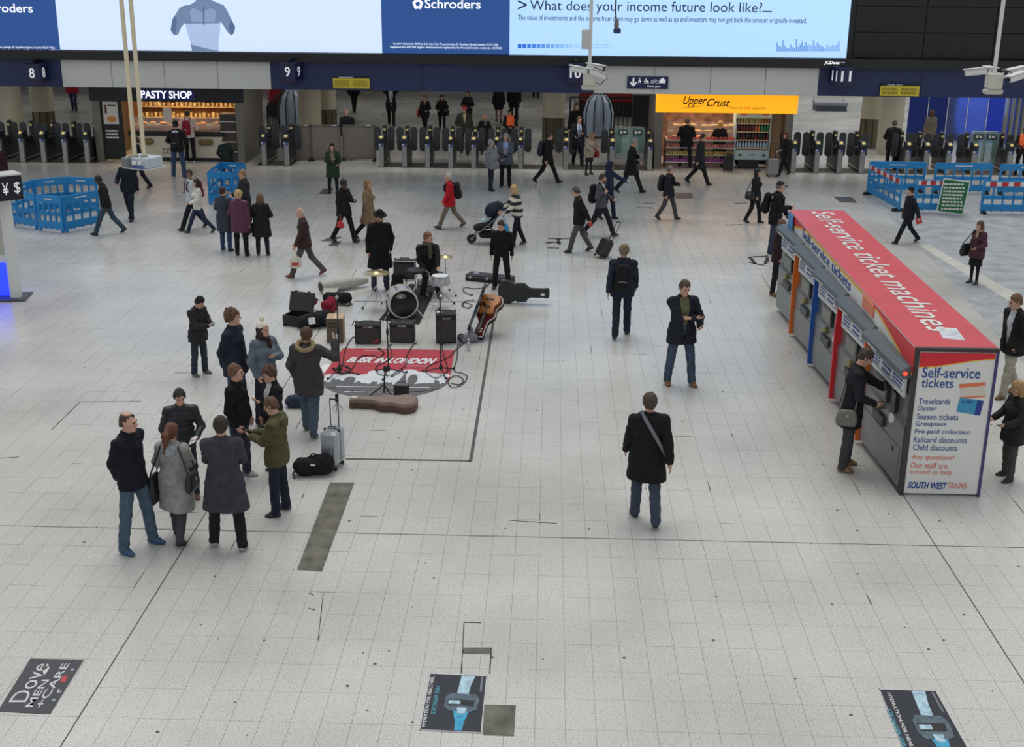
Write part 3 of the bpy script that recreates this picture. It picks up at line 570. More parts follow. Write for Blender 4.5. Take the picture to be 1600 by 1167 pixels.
part(fg, 'back_panel', MB().box((0, .6, 1.1), (wf, .06, 2.05)), mat((60, 66, 66), .6)); part(fg, 'header', MB().box((0, .1, 1.98), (wf, .5, .36), bev=.01), FRG); part(fg, 'base', MB().box((0, .2, .5), (wf, .6, .34), bev=.01), FRG); part(fg, 'grille', MB().box((-.1, .2, .2), (wf*.6, .5, .26)), BLK)
for s in (-1, 1): part(fg, 'side_panel', MB().box((s*wf/2, .3, 1.1), (.04, .65, 2.1)), FRG)
text(fg, 'SUPER', (-.16, -.155, 1.95), EX, EZ, .32, .09, mat((120, 130, 150), .5), .01); text(fg, 'SUPER', (-.1, -.105, .48), EX, EZ, .22, .06, mat((70, 110, 170), .5), .01)
for s in (-1, 1):
    flat(fg, 'sandwich_print', [(s*.38+.13*math.cos(R(24*i)), 1.98+.07*math.sin(R(24*i))) for i in range(15)], (0, -.152, 0), EX, EZ, mat((170, 100, 80), .5)); flat(fg, 'snack_print', [(s*.42+.06*math.cos(R(30*i)), .5+.04*math.sin(R(30*i))) for i in range(12)], (0, -.102, 0), EX, EZ, DK)
def bottle_mesh(c):
    mb = MB().lathe([(.035, 0), (.04, .02), (.04, .15), (.018, .2), (.016, .24)], n=8); me = mb.mesh('bottle', True); me.materials.append(mat(c, .3)); return me
bm_ = [bottle_mesh(c) for c in ((214, 190, 110), (120, 40, 40), (60, 40, 36), (210, 120, 50), (60, 140, 90), (180, 200, 214))]
for r_ in range(4):
    part(fg, 'shelf', MB().box((0, .28, .72+.29*r_), (wf-.05, .5, .03)), mat((220, 190, 150), .5))
    for q in range(11):
        me = bm_[(5, (2, 2, 1, 2)[q % 4], (1, 1, 1, 3, 4)[min(q//2, 4)], (0, 0, 3)[min(q//4, 2)])[r_]]
        o = bpy.data.objects.new('drink_bottle', me); COL.objects.link(o); o.location = (fg.location[0]-wf/2+.1+.105*q, YS+.27, .735+.29*r_)
        o['label'] = 'small drink bottle on the %s fridge shelf of the baguette shop' % ('bottom', 'second', 'third', 'top')[r_]; o['category'] = 'bottle'; o['group'] = 'bottles on the %s fridge shelf' % ('bottom', 'second', 'third', 'top')[r_]
shoplight(uc.location[0]+xc, YS+1.2, 2.5, 90, (1, .82, .6), 2.2, 1.4); shoplight(fg.location[0], YS+.0, 2.08, 14, (1, .95, .85), .9, .2)

# ------------------------------------------------------------------ blue plastic barriers
BLU = mat((28, 134, 198), .45, var=.06, scale=3, name='blue_plastic'); REDB = mat((196, 44, 48), .5); WB = mat((226, 222, 216), .5)
def barrier(a, b, lab, grp, n=5, h=1.0, band=False, feet=BLU):
    a, b = np.array(a), np.array(b); L_ = float(np.linalg.norm((b-a)[:2])); o = root('plastic_barrier', lab, 'barrier', (a[0], a[1], 0), math.atan2(b[1]-a[1], b[0]-a[0]), grp)
    part(o, 'top_rail', MB().box((L_/2, 0, h-.11), (L_-.04, .05, .22), bev=.015), BLU); part(o, 'middle_rail', MB().box((L_/2, 0, h*.5), (L_-.04, .045, .12), bev=.01), BLU); part(o, 'bottom_rail', MB().box((L_/2, 0, .19), (L_-.04, .05, .2), bev=.015), BLU)
    for k in range(n+1):
        part(o, 'upright', MB().box((.04+(L_-.08)*k/n, 0, h*.52), (.07 if k in (0, n) else .045, .045, h*.9)), BLU)
    part(o, 'slot', MB().box((L_/2, -.027, h-.1), (L_*.3, .004, .03)), WB)
    for q in (.06, .94): part(o, 'foot', MB().box((L_*q, 0, .05), (.09, .34 if feet is BLK else .08, .1), bev=.02), feet)
    if band:
        bd = part(o, 'warning_band', MB().box((L_/2, -.03, h-.1), (L_*.92, .012, .13)), WB)
        for k in range(5): part(bd, 'red_block', MB().box((L_*(.04+.115+.184*k), -.034, h-.1), (L_*.1, .012, .13)), REDB)
    return o
gL = 'blue barriers round the hole at the left'
for p, q, lab in (((19, 352), (60, 359), 'front left panel of the blue barrier ring at the left'), ((62, 360), (101, 364), 'front middle panel of the left blue barrier ring'), ((102, 364), (158, 352), 'front right panel of the left blue barrier ring')): barrier(gp(*p), gp(*q), lab, gL, 4)
for p, q, lab in (((20, 350), (57, 334), 'back left panel of the blue barrier ring at the left'), ((57, 334), (107, 329), 'back middle panel of the left blue barrier ring'), ((107, 329), (156, 331), 'back right panel of the left blue barrier ring')): barrier(gp(*p), gp(*q), lab, gL, 4)
gM = 'blue barriers boxed by the pasty shop'
q4 = [gp(324, 268, 1.0), gp(344, 253, 1.0), gp(383, 254, 1.0), gp(363, 268, 1.0)]
for i, lab in enumerate(('left side of the small blue barrier box before the pasty shop', 'rear side of the small blue barrier box', 'right side of the small blue barrier box by the woman with short hair', 'front side of the small blue barrier box')):
    A, B = q4[i], q4[(i+1) % 4]; barrier((A[0], A[1]), (B[0], B[1]), lab, gM, 3)
gR = 'blue and red-white barriers on the right'
for p, q, lab, bnd in (((1354, 300), (1443, 301), 'rear left blue barrier on the right, behind the others', False), ((1456, 302), (1546, 303), 'rear middle blue barrier on the right', False), ((1557, 304), (1650, 305), 'rear right blue barrier at the picture edge', False),
                       ((1354, 303), (1405, 332), 'angled blue barrier with red and white band at the left end', True), ((1426, 332), (1504, 333), 'front blue barrier with red and white band holding the green sign', True), ((1530, 334), (1630, 335), 'front blue barrier with red and white band at the right edge', True)):
    barrier(gp(*p), gp(*q), lab, gR, 6, band=bnd, feet=BLK)
g = gp(1484, 335); gs = root('green_sign', 'green information sign with white lettering on the blue barrier', 'sign', (g[0], g[1]-.12, 0), R(-4))
GM = Matrix.Rotation(R(6), 3, 'Y'); part(gs, 'board', MB().box((0, 0, .56), (.78, .03, 1.0), M=GM), mat((232, 232, 226), .5)); part(gs, 'green_face', MB().box((0, -.018, .56), (.72, .012, .94), M=GM), mat((22, 110, 66), .5))
bars(gs, (-.31, -.026, .14), EX, EZ, .6, .84, 8, WB)
# ------------------------------------------------------------------ hanging cameras, poles, cable
def cctv(px, Y, py, lab, cams):
    p = yp(px, py, Y); o = root('camera_cluster', lab, 'security camera', (p[0], Y, p[2]))
    part(o, 'pole', MB().tube([(0, 0, .1), (0, 0, 6)], .045, 10), WHITE); part(o, 'junction_box', MB().box((0, -.05, 0), (.34, .3, .36), bev=.03), mat((214, 210, 198), .5)); part(o, 'lower_bracket', MB().box((0, -.05, -.24), (.42, .25, .12), bev=.03), mat((200, 198, 188), .5))
    for (x, y, z, yaw, pit) in cams:
        M_ = (Matrix.Rotation(R(yaw), 3, 'Z') @ Matrix.Rotation(R(pit), 3, 'X'))
        hs = part(o, 'camera_housing', MB().box((x, y, z), (.15, .5, .14), bev=.03, M=M_), WHITE); v = M_ @ Vector((0, -.255, 0)); part(hs, 'lens_window', MB().box((x+v.x, y+v.y, z+v.z), (.11, .012, .1), M=M_), SATIN)
        u = M_ @ Vector((0, 0, .085)); part(hs, 'sun_shield', MB().box((x+u.x, y+u.y, z+u.z), (.18, .56, .02), M=M_), WHITE); part(o, 'camera_arm', MB().tube([(0, 0, .05), (x*.6, y*.6, z), (x, y, z)], .025, 6), WHITE)
    part(o, 'cable', MB().tube([(.1, -.1, .3), (.34, -.15, .2), (.42, -.15, -.0), (.3, -.15, -.15), (.1, -.1, -.1)], .013, 6), BLK)
    return o
c1 = cctv(921, 34, 122, 'cluster of white security cameras on a pole in front of sign 10', [(-.28, -.15, .22, 75, 8), (.22, -.35, .12, 125, 20), (.16, .2, .26, 60, 5)])
part(c1, 'pole_box', MB().box((-.12, 0, 1.0), (.22, .2, .5), bev=.02), mat((206, 206, 202), .5))
cctv(1552, 30, 126, 'cluster of white security cameras hanging at the top right', [(-.45, -.1, .2, 72, -8), (.42, -.25, .1, -58, 10), (.5, .1, .2, -66, 8), (0, .3, .2, 5, 0)])
p = yp(217, 262, 26); hb = root('hanging_box', 'white box with two long cream poles hanging from the roof', 'hanging unit', (p[0], 26, p[2]))
IV = mat((226, 214, 184), .5, name='ivory_pole')
for x in (-.06, .13): part(hb, 'pole', MB().tube([(x, 0, .25), (x, 0, 7)], .045, 10), IV); part(hb, 'pole_collar', MB().lathe([(.08, .22), (.08, .27)], (x, 0, 0), 12), mat((170, 168, 160), .5))
part(hb, 'housing', MB().box((.08, .1, .12), (.62, .5, .22), R(-25), .02), mat((190, 200, 208), .5)); part(hb, 'grey_end', MB().box((-.2, -.05, .13), (.16, .26, .2), R(-25), .02), mat((120, 124, 128), .5)); part(hb, 'base_plate', MB().box((.08, .1, 0), (.68, .56, .03), R(-25)), mat((206, 208, 208), .4))
for x in (-.02, .1): part(hb, 'socket', MB().lathe([(.05, 0), (.04, .06)], (x, -.22, .1), 10), WHITE)
part(hb, 'blue_label', MB().box((.05, -.235, .05), (.3, .01, .06), R(-25)), mat((70, 90, 160), .5))
p = yp(963, 46, 30); hc = root('hanging_cable', 'black cable with a plug hanging in front of the lit screen', 'cable', (p[0], 30, p[2])); part(hc, 'cable', MB().tube([(0, 0, .12), (-.03, 0, .4), (-.05, 0, 4)], .018, 6), BLK); part(hc, 'connector', MB().lathe([(.05, .02), (.06, .12), (.035, .24)], n=10), mat((120, 116, 112), .5)); part(hc, 'plug_end', MB().box((.02, 0, -.03), (.17, .12, .12), bev=.02), mat((40, 56, 110), .5))

# ------------------------------------------------------------------ ticket machine kiosk
KX, KY0, KY1, KW, KH = 5.08, 16.55, 26.25, 1.13, 2.2
ks = root('ticket_kiosk', 'long ticket machine block with red top and white end panel', 'ticket kiosk', (KX, KY0, 0)); KL = KY1-KY0
RED = mat((206, 72, 84), .45, var=.05, scale=1.5, name='kiosk_red'); KWH = mat((226, 226, 222), .35, name='kiosk_white'); KBL = mat((34, 74, 150), .5, name='kiosk_blue'); KYE = mat((238, 186, 70), .5); KDR = mat((214, 40, 52), .4, name='wave_red'); ORG = mat((226, 112, 34), .4, name='orange_fin'); SAL = mat((222, 116, 96), .5)
part(ks, 'core', MB().box((KW/2+.06, KL/2, KH/2-.02), (KW-.14, KL-.04, KH-.06)), mat((150, 152, 152), .5))
for y0, y1 in ((.0, KL*.45), (KL*.45, KL)): part(ks, 'top_panel', MB().box((KW/2, (y0+y1)/2, KH-.015), (KW, y1-y0-.012, .03)), RED)
text(ks, 'Self-service ticket machines', (.40, KL-.18, KH+.002), -EY, EX, KL-.95, .46, KWH, .008, .12)
part(ks, 'top_sticker', MB().prism([(.5, .45), (.78, .35), (.84, .95), (.56, 1.0)], KH, KH+.004), mat((206, 210, 220), .4, var=.2, scale=9))
part(ks, 'end_panel', MB().box((KW/2, -.02, KH/2), (KW-.08, .03, KH-.06)), KWH)
fr_ = MB().box((.02, -.02, KH/2), (.06, .06, KH)).box((KW/2, -.02, KH-.02), (KW, .07, .05)); part(ks, 'end_frame', fr_, mat((58, 50, 48), .4)); part(ks, 'corner_trim', MB().box((KW-.02, -.02, KH/2), (.04, .06, KH)), mat((66, 60, 110), .4))
def kf(px, py): p = yp(px, py, KY0-.035); return p[0]-KX, p[2]
def kt(t, p0, p1, yt, yb, m, bold=0.0, shear=0.0):
    (x0, z0), (x1, _), (_, z1) = kf(p0, yb), kf(p1, yb), kf(p0, yt); text(ks, t, (x0, -.037, z0), EX, EZ, x1-x0, z1-z0, m, bold, shear)
wv = [(.06, KH-.06), (KW-.05, KH-.06), (KW-.05, KH-.12)]+[(KW-.05-(KW-.11)*t, KH-.14-.13*(3*t*t-2*t**3)) for t in [i/10 for i in range(11)]]
flat(ks, 'yellow_wave', [(x, z-.018 if z < KH-.07 else z) for x, z in wv], (0, -.037, 0), EX, EZ, KYE, .0005); flat(ks, 'red_wave', wv, (0, -.037, 0), EX, EZ, KDR, .002)
kt('Self-service', 1440, 1531, 573, 590, KBL, .01); kt('tickets', 1439, 1489, 591, 605, KBL, .01)
for t, p0, p1, y in (('Travelcards', 1435, 1484, 622), ('Oyster', 1433, 1463, 634), ('Season tickets', 1432, 1497, 646), ('Groupsave', 1430, 1478, 658), ('Pre-paid collection', 1429, 1516, 670), ('Railcard discounts', 1427, 1510, 682), ('Child discounts', 1426, 1495, 694)): kt(t, p0, p1, y, y+9, KBL, .004)
for t, p0, p1, y in (('Any questions?', 1424, 1491, 710), ('Our staff are', 1422, 1480, 722), ('around to help', 1421, 1487, 733)): kt(t, p0, p1, y, y+9, SAL, .0)
kt('SOUTH WEST', 1418, 1479, 752, 763, KBL, .03, .2); kt('TRAINS', 1480, 1510, 753, 763, SAL, .0, .2)
def kpoly(pts, m, off): flat(ks, 'printed_card', [kf(*p) for p in pts], (0, -.037, 0), EX, EZ, m, off)
kpoly([(1500, 601), (1540, 598), (1540, 619), (1501, 622)], mat((214, 206, 194), .5), .001); kpoly([(1499, 600), (1540, 597), (1540, 602), (1499, 606)], mat((228, 120, 80), .5), .002); kpoly([(1500, 620), (1540, 618), (1540, 620), (1500, 623)], mat((228, 120, 80), .5), .002)
kpoly([(1500, 621), (1537, 626), (1531, 649), (1494, 643)], mat((60, 150, 190), .5), .003); kpoly([(1527, 625), (1537, 626), (1531, 649), (1522, 648)], mat((30, 60, 140), .5), .004); kt('oyster', 1502, 1521, 625, 631, mat((20, 50, 110), .5), .01)
# long side facing the hall: white header with red and yellow wave
def sidepoly(fn_lo, z1, m, x): 
    n = 24; pts = [(KL*i/n, fn_lo(i/n)) for i in range(n+1)]; vs = [(x, p[0], p[1]) for p in pts]+[(x, p[0], z1) for p in pts]
    return MB().add(vs, [(i+1, i, n+1+i, n+2+i) for i in range(n)])
part(ks, 'side_header', MB().box((.02, KL/2, 1.98), (.05, KL, .42)), KWH)
wave = lambda t: KH-.03-.3*max(0, (t-.8)/.2)**1.3-.36*max(0, (.25-t)/.25)**1.2
part(ks, 'side_yellow_wave', sidepoly(lambda t: max(wave(t)-.05, 1.78), KH-.03, KYE, -.008), KYE); part(ks, 'side_red_wave', sidepoly(lambda t: max(wave(t), 1.8), KH-.02, KDR, -.011), KDR)
text(ks, 'Self-service tickets', (-.009, KL*.84, 1.955), -EY, EZ, KL*.44, .19, KBL, .01, off=.004)
part(ks, 'price_card', MB().box((-.02, KL*.27, 2.06), (.02, .7, .2)), mat((226, 130, 100), .5)); part(ks, 'blue_notice', MB().box((-.05, KL*.955, 2.02), (.02, .5, .34)), mat((66, 140, 200), .4))
part(ks, 'plinth', MB().box((.04, KL/2, .05), (.1, KL, .1)), mat((64, 62, 60), .5))
HOOD = mat((92, 100, 106), .4, name='hood_grey'); MBODY = mat((136, 138, 138), .35, .55, var=.06, scale=4, name='machine_steel')
mw = KL/5-.06
def make_machine():
    o = root('ticket_machine', 'x', 'ticket machine', group='self-service ticket machines')
    part(o, 'body', MB().prism([(.08, .1), (-.02, .1), (-.02, 1.0), (.03, 1.1), (.03, 1.75), (.08, 1.75)], -mw/2, mw/2, Matrix(((1, 0, 0), (0, 0, 1), (0, 1, 0)))), MBODY)
    hd = part(o, 'hood', MB().prism([(.06, 1.72), (-.12, 1.72), (-.16, 1.77), (-.15, 1.84), (-.05, 1.9), (.06, 1.9)], -mw/2+.02, mw/2-.02, Matrix(((1, 0, 0), (0, 0, 1), (0, 1, 0)))), HOOD)
    part(hd, 'status_lamp', MB().lathe([(.03, 0), (.03, .02), (.015, .03)], (-.09, -mw/2+.02, 1.8), 12, Matrix.Rotation(R(90), 3, 'X')), mat((240, 70, 50), .4, emit=1.5)); bars(hd, (-.166, .6, 1.765), -EY, np.array([-.0, 0, 1]), .5, .05, 1, WHITE)
    ip = part(o, 'instruction_panel', MB().box((-.02, 0, 1.55), (.03, mw*.86, .3)), mat((214, 216, 216), .4))
    for k in range(3): bars(ip, (-.036, mw*(.38-.27*k), 1.48), -EY, EZ, mw*.22, .16, 3 if k != 1 else 2, KBL)
    part(ip, 'panel_rule', MB().box((-.037, 0, 1.47), (.004, mw*.8, .012)), mat((120, 130, 150), .5))
    sc = part(o, 'screen_recess', MB().box((.0, .22, 1.22), (.05, .62, .3)), mat((52, 56, 50), .25)); part(sc, 'screen', MB().box((-.027, .22, 1.22), (.006, .52, .22)), mat((84, 90, 72), .2, emit=.12))
    part(o, 'knob', MB().lathe([(.06, 0), (.06, .07), (.03, .1)], (-.02, .05, .98), 14, Matrix.Rotation(R(-90), 3, 'Y')), mat((150, 140, 100), .3, .6)); part(o, 'card_slot', MB().box((-.01, -.42, 1.2), (.04, .16, .3)), SATIN); part(o, 'keypad', MB().lathe([(.075, 0), (.07, .03)], (-.02, -.42, .95), 14, Matrix.Rotation(R(-90), 3, 'Y')), WHITE)
    part(o, 'ticket_tray', MB().box((-.04, .1, .78), (.06, .5, .16), bev=.02), mat((70, 72, 72), .4, .4)); part(o, 'lower_door', MB().box((-.025, 0, .4), (.012, mw*.9, .52)), MBODY); part(o, 'door_lock', MB().box((-.034, -.6, .55), (.012, .05, .07)), SATIN)
    return o
m0 = make_machine()
ml = ('nearest ticket machine, next to the white end panel', 'ticket machine the man in a black coat is using', 'middle ticket machine of the row of five', 'second ticket machine from the far end', 'farthest ticket machine, beside the long-haired woman')
for k in range(5):
    o = m0 if k == 0 else dup(m0); o['label'] = ml[k]; o.location = (KX-.06, KY0+KL/5*(k+.5), 0); o.rotation_euler = (0, 0, R(3.5))
for k, c in ((1, ORG), (2, KDR), (3, mat((36, 92, 176), .4)), (4, ORG)):
    part(ks, 'divider_fin', MB().prism([(.06, .06), (-.2, .06), (-.21, 1.2), (-.19, 1.72), (.06, 1.72)], KL/5*k-.03, KL/5*k+.03, Matrix(((1, 0, 0), (0, 0, 1), (0, 1, 0)))), c)
# ------------------------------------------------------------------ currency exchange stand at the left edge
g = gp(26, 466); cs = root('currency_stand', 'white pillared currency exchange stand with black sign at the left edge', 'exchange stand', (g[0], g[1], 0))
zb = zat(g, 308); zt = zat(g, 270)
part(cs, 'pillar', MB().lathe([(.13, .04), (.13, zb+.1)], n=24), WHITE, smooth=True); part(cs, 'base_plate', MB().box((-.35, .0, .02), (1.2, .7, .04), R(8)), mat((78, 80, 86), .5))
part(cs, 'side_panel', MB().box((-.78, .2, (zb+.95)/2), (1.3, .1, zb-.95)), mat((196, 196, 186), .5)); part(cs, 'blue_light_box', MB().box((-.78, .1, .42), (1.3, .2, .72)), mat((30, 50, 255), .5, emit=2.2, name='blue_neon')); part(cs, 'white_band', MB().box((-.78, .12, .87), (1.3, .18, .16)), WHITE)
ang = R(40); sg = part(cs, 'sign_box', MB().box((-.5, -.7, (zb+zt)/2), (2.2, .5, zt-zb), ang, .01), mat((22, 20, 34), .4)); part(sg, 'sign_lid', MB().box((-.5, -.7, zt+.01), (2.22, .52, .03), ang), mat((206, 206, 206), .5))
ux_ = np.array([math.cos(ang), math.sin(ang), 0]); nn_ = np.array([math.sin(ang), -math.cos(ang), 0]); oc = np.array([-.5, -.7, zb+.12])+nn_*.25
for t, q in (('\u20ac', .44), ('\u00a5', .68), ('$', .92)): text(sg, t, tuple(oc+ux_*q), ux_, EZ, .13, (zt-zb)*.5, SW, .0, off=.004)
# floor adverts
def advert(pts, lab, m): return patch('floor_advert', pts, m, lab, 'floor advert')
ADK = mat((66, 66, 72), .45, name='advert_grey'); ADN = mat((26, 32, 44), .4, name='advert_navy'); ICE = mat((170, 200, 216), .3, var=.3, scale=14); CYN = mat((60, 160, 200), .3, var=.3, scale=16); GRM = mat((84, 100, 112), .3, var=.4, scale=18)
def ground_text(par, t, pa, pb, hgt, m, bold=.01, upx=None):
    A, B = gp(*pa), gp(*pb); w = np.linalg.norm(B-A); ux = (B-A)/w; uy = np.cross(EZ, ux); text(par, t, A+EZ*.004, ux, uy, w, hgt, m, bold, off=.002)
ad1 = advert([(48, 1029), (131, 1031), (78, 1116), (-4, 1112)], 'grey floor advert with Dove lettering at the bottom left', ADK)
AW = mat((206, 206, 208), .5); A4 = [gp(*q) for q in ((48, 1029), (131, 1031), (78, 1116), (-4, 1112))]
def auv(u, v): return A4[3]*(1-u)*(1-v)+A4[2]*u*(1-v)+A4[1]*u*v+A4[0]*(1-u)*v
def atext(t, u, v0, v1, hu, m, bold):
    A, B = auv(u, v0), auv(u, v1); w = np.linalg.norm(B-A); ux = (B-A)/w; hh = np.linalg.norm(auv(u, v0)-auv(u-hu, v0)); text(ad1, t, A+EZ*.004, ux, np.cross(EZ, ux), w, hh, m, bold, off=.002)
atext('Dove', .42, .18, .9, .32, AW, .0); atext('MEN', .6, .1, .6, .14, AW, .012); atext('+CARE', .79, .1, .92, .15, AW, .01); atext('f', .95, .36, .44, .08, AW, .02)
for v_ in (.24, .8): c_ = auv(.91, v_); flat(ad1, 'round_mark', ringpoly(c_[0], c_[1], .022), (0, 0, .004), EX, EY, mat((150, 156, 180), .5), .002)
flat(ad1, 'red_mark', [tuple(gp(*p)[:2]) for p in ((98, 1057), (106, 1056), (102, 1067), (94, 1067))], (0, 0, .004), EX, EY, mat((190, 70, 70), .5), .002); flat(ad1, 'bird_mark', [tuple(gp(*p)[:2]) for p in ((66, 1047), (72, 1041), (78, 1043), (74, 1050), (69, 1056))], (0, 0, .004), EX, EY, AW, .002)
def razor_ad(pts, lab, flipx):
    o = advert(pts, lab, ADN); P_ = [gp(*p)[:2] for p in pts]
    def uv(u, v): return tuple((P_[0]*(1-u)+P_[1]*u)*(1-v)+(P_[3]*(1-u)+P_[2]*u)*v)
    def fp(uvs, m, off, nm='printed_shape'): flat(o, nm, [uv(*q) for q in uvs], (0, 0, .004), EX, EY, m, off)
    fp([(.0, .0), (1, 0), (1, .012), (0, .012)], AW, .001); fp([(.0, .988), (1, .988), (1, 1), (0, 1)], AW, .001); fp([(0, 0), (.012, 0), (.012, 1), (0, 1)], AW, .001); fp([(.988, 0), (1, 0), (1, 1), (.988, 1)], AW, .001)
    fp([(.56, .02), (.8, .02), (.74, .2), (.72, .36), (.52, .36), (.54, .2)], ICE, .002); fp([(.34, .42), (.42, .35), (.86, .36), (.92, .46), (.88, .62), (.8, .66), (.42, .66), (.33, .58)], GRM, .003)
    fp([(.38, .46), (.84, .46), (.82, .56), (.4, .56)], SATIN, .004); fp([(.4, .48), (.6, .48), (.6, .54), (.4, .54)], ICE, .005); fp([(.5, .66), (.76, .66), (.7, .84), (.68, .98), (.56, .98), (.55, .84)], CYN, .003); fp([(.55, .6), (.72, .6), (.7, .7), (.57, .7)], ICE, .005)
    A, B = uv(.1, .95), uv(.1, .06); A, B = (A, B) if flipx else (B, A); A, B = np.array(A+(0,)), np.array(B+(0,)); w = np.linalg.norm(B-A); ux = (B-A)/w; uy = np.cross(EZ, ux)
    text(o, 'HYDRATION FOR HEALTHIER,', A+EZ*.004, ux, uy, w, .045, AW, .03, off=.003); text(o, 'STRONGER SKIN', A+EZ*.004-uy*.07+ux*w*.25, ux, uy, w*.55, .045, mat((80, 150, 170), .5), .03, off=.003)
    fp([(.9, .03), (.94, .03), (.94, .3), (.9, .3)], mat((110, 116, 124), .5), .002)
razor_ad([(672, 1052), (761, 1056), (752, 1146), (655, 1141)], 'dark floor advert with a razor and blue water at the bottom centre', True)
razor_ad([(1373, 1076), (1462, 1079), (1530, 1200), (1424, 1200)], 'dark floor advert with a razor at the bottom right corner', False)
SMA = mat((58, 62, 72), .45, var=.3, scale=8, name='small_advert')
patch('floor_advert', [(1302, 307), (1331, 308), (1340, 317), (1312, 316)], SMA, 'small dark floor advert behind the ticket machines', 'floor advert')
patch('floor_advert', [(1056, 301), (1080, 301), (1083, 310), (1055, 310)], SMA, 'small dark floor advert beside the man with rucksack and cap', 'floor advert')
patch('floor_advert', [(506, 295), (522, 294), (517, 303), (498, 303)], SMA, 'small dark floor advert by the woman in the green coat', 'floor advert')
patch('floor_advert', [(296, 293), (304, 293), (292, 302), (285, 301)], SMA, 'small dark floor advert left of the man with a maroon rucksack', 'floor advert')
# ------------------------------------------------------------------ people: smooth bodies grown from joints, meshed on a grid
def prim(A, B, r0, r1=None, flat0=1.0, flat1=None, right=(1, 0, 0), k=.02):
    r1 = r0 if r1 is None else r1; flat1 = flat0 if flat1 is None else flat1
    return (np.array(A, float), np.array(B, float), r0, r0*flat0, r1, r1*flat1, np.array(right, float), k)
def nets(prims, h, cuts=(), disp=None):
    lo = np.min([np.minimum(p[0], p[1])-max(p[2:6])-2.5*h for p in prims], 0); hi = np.max([np.maximum(p[0], p[1])+max(p[2:6])+2.5*h for p in prims], 0)
    n = np.ceil((hi-lo)/h).astype(int)+1; G = np.full(n, 1.0, np.float32)
    ax = [lo[i]+h*np.arange(n[i]) for i in range(3)]
    for A, B, a0, b0, a1, b1, right, k in prims:
        m = max(a0, b0, a1, b1)+k+2*h
        i0 = np.maximum(((np.minimum(A, B)-m-lo)/h).astype(int), 0); i1 = np.minimum(((np.maximum(A, B)+m-lo)/h).astype(int)+2, n)
        X, Y, Z = ax[0][i0[0]:i1[0], None, None], ax[1][None, i0[1]:i1[1], None], ax[2][None, None, i0[2]:i1[2]]
        AB = B-A; L2 = AB@AB
        if L2 < 1e-10: w = np.array([0, 0, 1.]); t = 0.0
        else:
            w = AB/math.sqrt(L2); t = np.clip(((X-A[0])*AB[0]+(Y-A[1])*AB[1]+(Z-A[2])*AB[2])/L2, 0, 1)
        u = right-w*(right@w); nu = np.linalg.norm(u); u = u/nu if nu > 1e-3 else np.array([0, 1., 0]); v = np.cross(w, u)
        qx, qy, qz = X-A[0]-t*AB[0], Y-A[1]-t*AB[1], Z-A[2]-t*AB[2]
        a = a0+t*(a1-a0); b = b0+t*(b1-b0); c = np.minimum(a, b)
        d = (np.sqrt(((qx*u[0]+qy*u[1]+qz*u[2])/a)**2+((qx*v[0]+qy*v[1]+qz*v[2])/b)**2+((qx*w[0]+qy*w[1]+qz*w[2])/c)**2)-1)*c
        sub = G[i0[0]:i1[0], i0[1]:i1[1], i0[2]:i1[2]]
        hh = np.clip(.5+.5*(sub-d)/k, 0, 1); G[i0[0]:i1[0], i0[1]:i1[1], i0[2]:i1[2]] = sub*(1-hh)+d*hh-k*hh*(1-hh)
    X, Y, Z = ax[0][:, None, None], ax[1][None, :, None], ax[2][None, None, :]
    if disp is not None: G = G+disp(X, Y, Z)
    for c in cuts: G = np.maximum(G, c(X, Y, Z))
    G[0] = G[-1] = 1; G[:, 0] = G[:, -1] = 1; G[:, :, 0] = G[:, :, -1] = 1
    ins = G < 0; c8 = [ins[i:n[0]-1+i, j:n[1]-1+j, k:n[2]-1+k] for i in (0, 1) for j in (0, 1) for k in (0, 1)]
    s = sum(c.astype(np.int8) for c in c8); act = (s > 0) & (s < 8)
    if not act.any(): return np.zeros((0, 3)), np.zeros((0, 4), int)
    I = np.argwhere(act); idx = -np.ones(act.shape, int); idx[act] = np.arange(len(I))
    acc = np.zeros((len(I), 3)); cnt = np.zeros(len(I)); cor = [np.array((i, j, k)) for i in (0, 1) for j in (0, 1) for k in (0, 1)]
    V = [G[I[:, 0]+c[0], I[:, 1]+c[1], I[:, 2]+c[2]] for c in cor]
    for a in range(8):
        for b in range(a+1, 8):
            if np.abs(cor[a]-cor[b]).sum() != 1: continue
            m = (V[a] < 0) != (V[b] < 0); t = V[a]/np.where(m, V[a]-V[b], 1)
            acc += np.where(m[:, None], cor[a]+t[:, None]*(cor[b]-cor[a]), 0); cnt += m
    P = lo+h*(I+acc/cnt[:, None]); Q = []
    for d in range(3):
        e1, e2 = [(1, 2), (2, 0), (0, 1)][d]
        sl0 = [slice(1, -1)]*3; sl0[d] = slice(0, -1); sl1 = [slice(1, -1)]*3; sl1[d] = slice(1, None)
        A_, B_ = ins[tuple(sl0)], ins[tuple(sl1)]; E = np.argwhere(A_ != B_)
        if not len(E): continue
        fl_ = A_[tuple(E.T)]; base = E+1; base[:, d] -= 1
        o1 = np.zeros(3, int); o1[e1] = 1; o2 = np.zeros(3, int); o2[e2] = 1
        q = np.stack([idx[tuple((base-o1-o2).T)], idx[tuple((base-o2).T)], idx[tuple(base.T)], idx[tuple((base-o1).T)]], 1)
        q[~fl_] = q[~fl_][:, ::-1]; Q.append(q)
    Q = np.concatenate(Q); Q = Q[(Q >= 0).all(1)]
    return P, Q
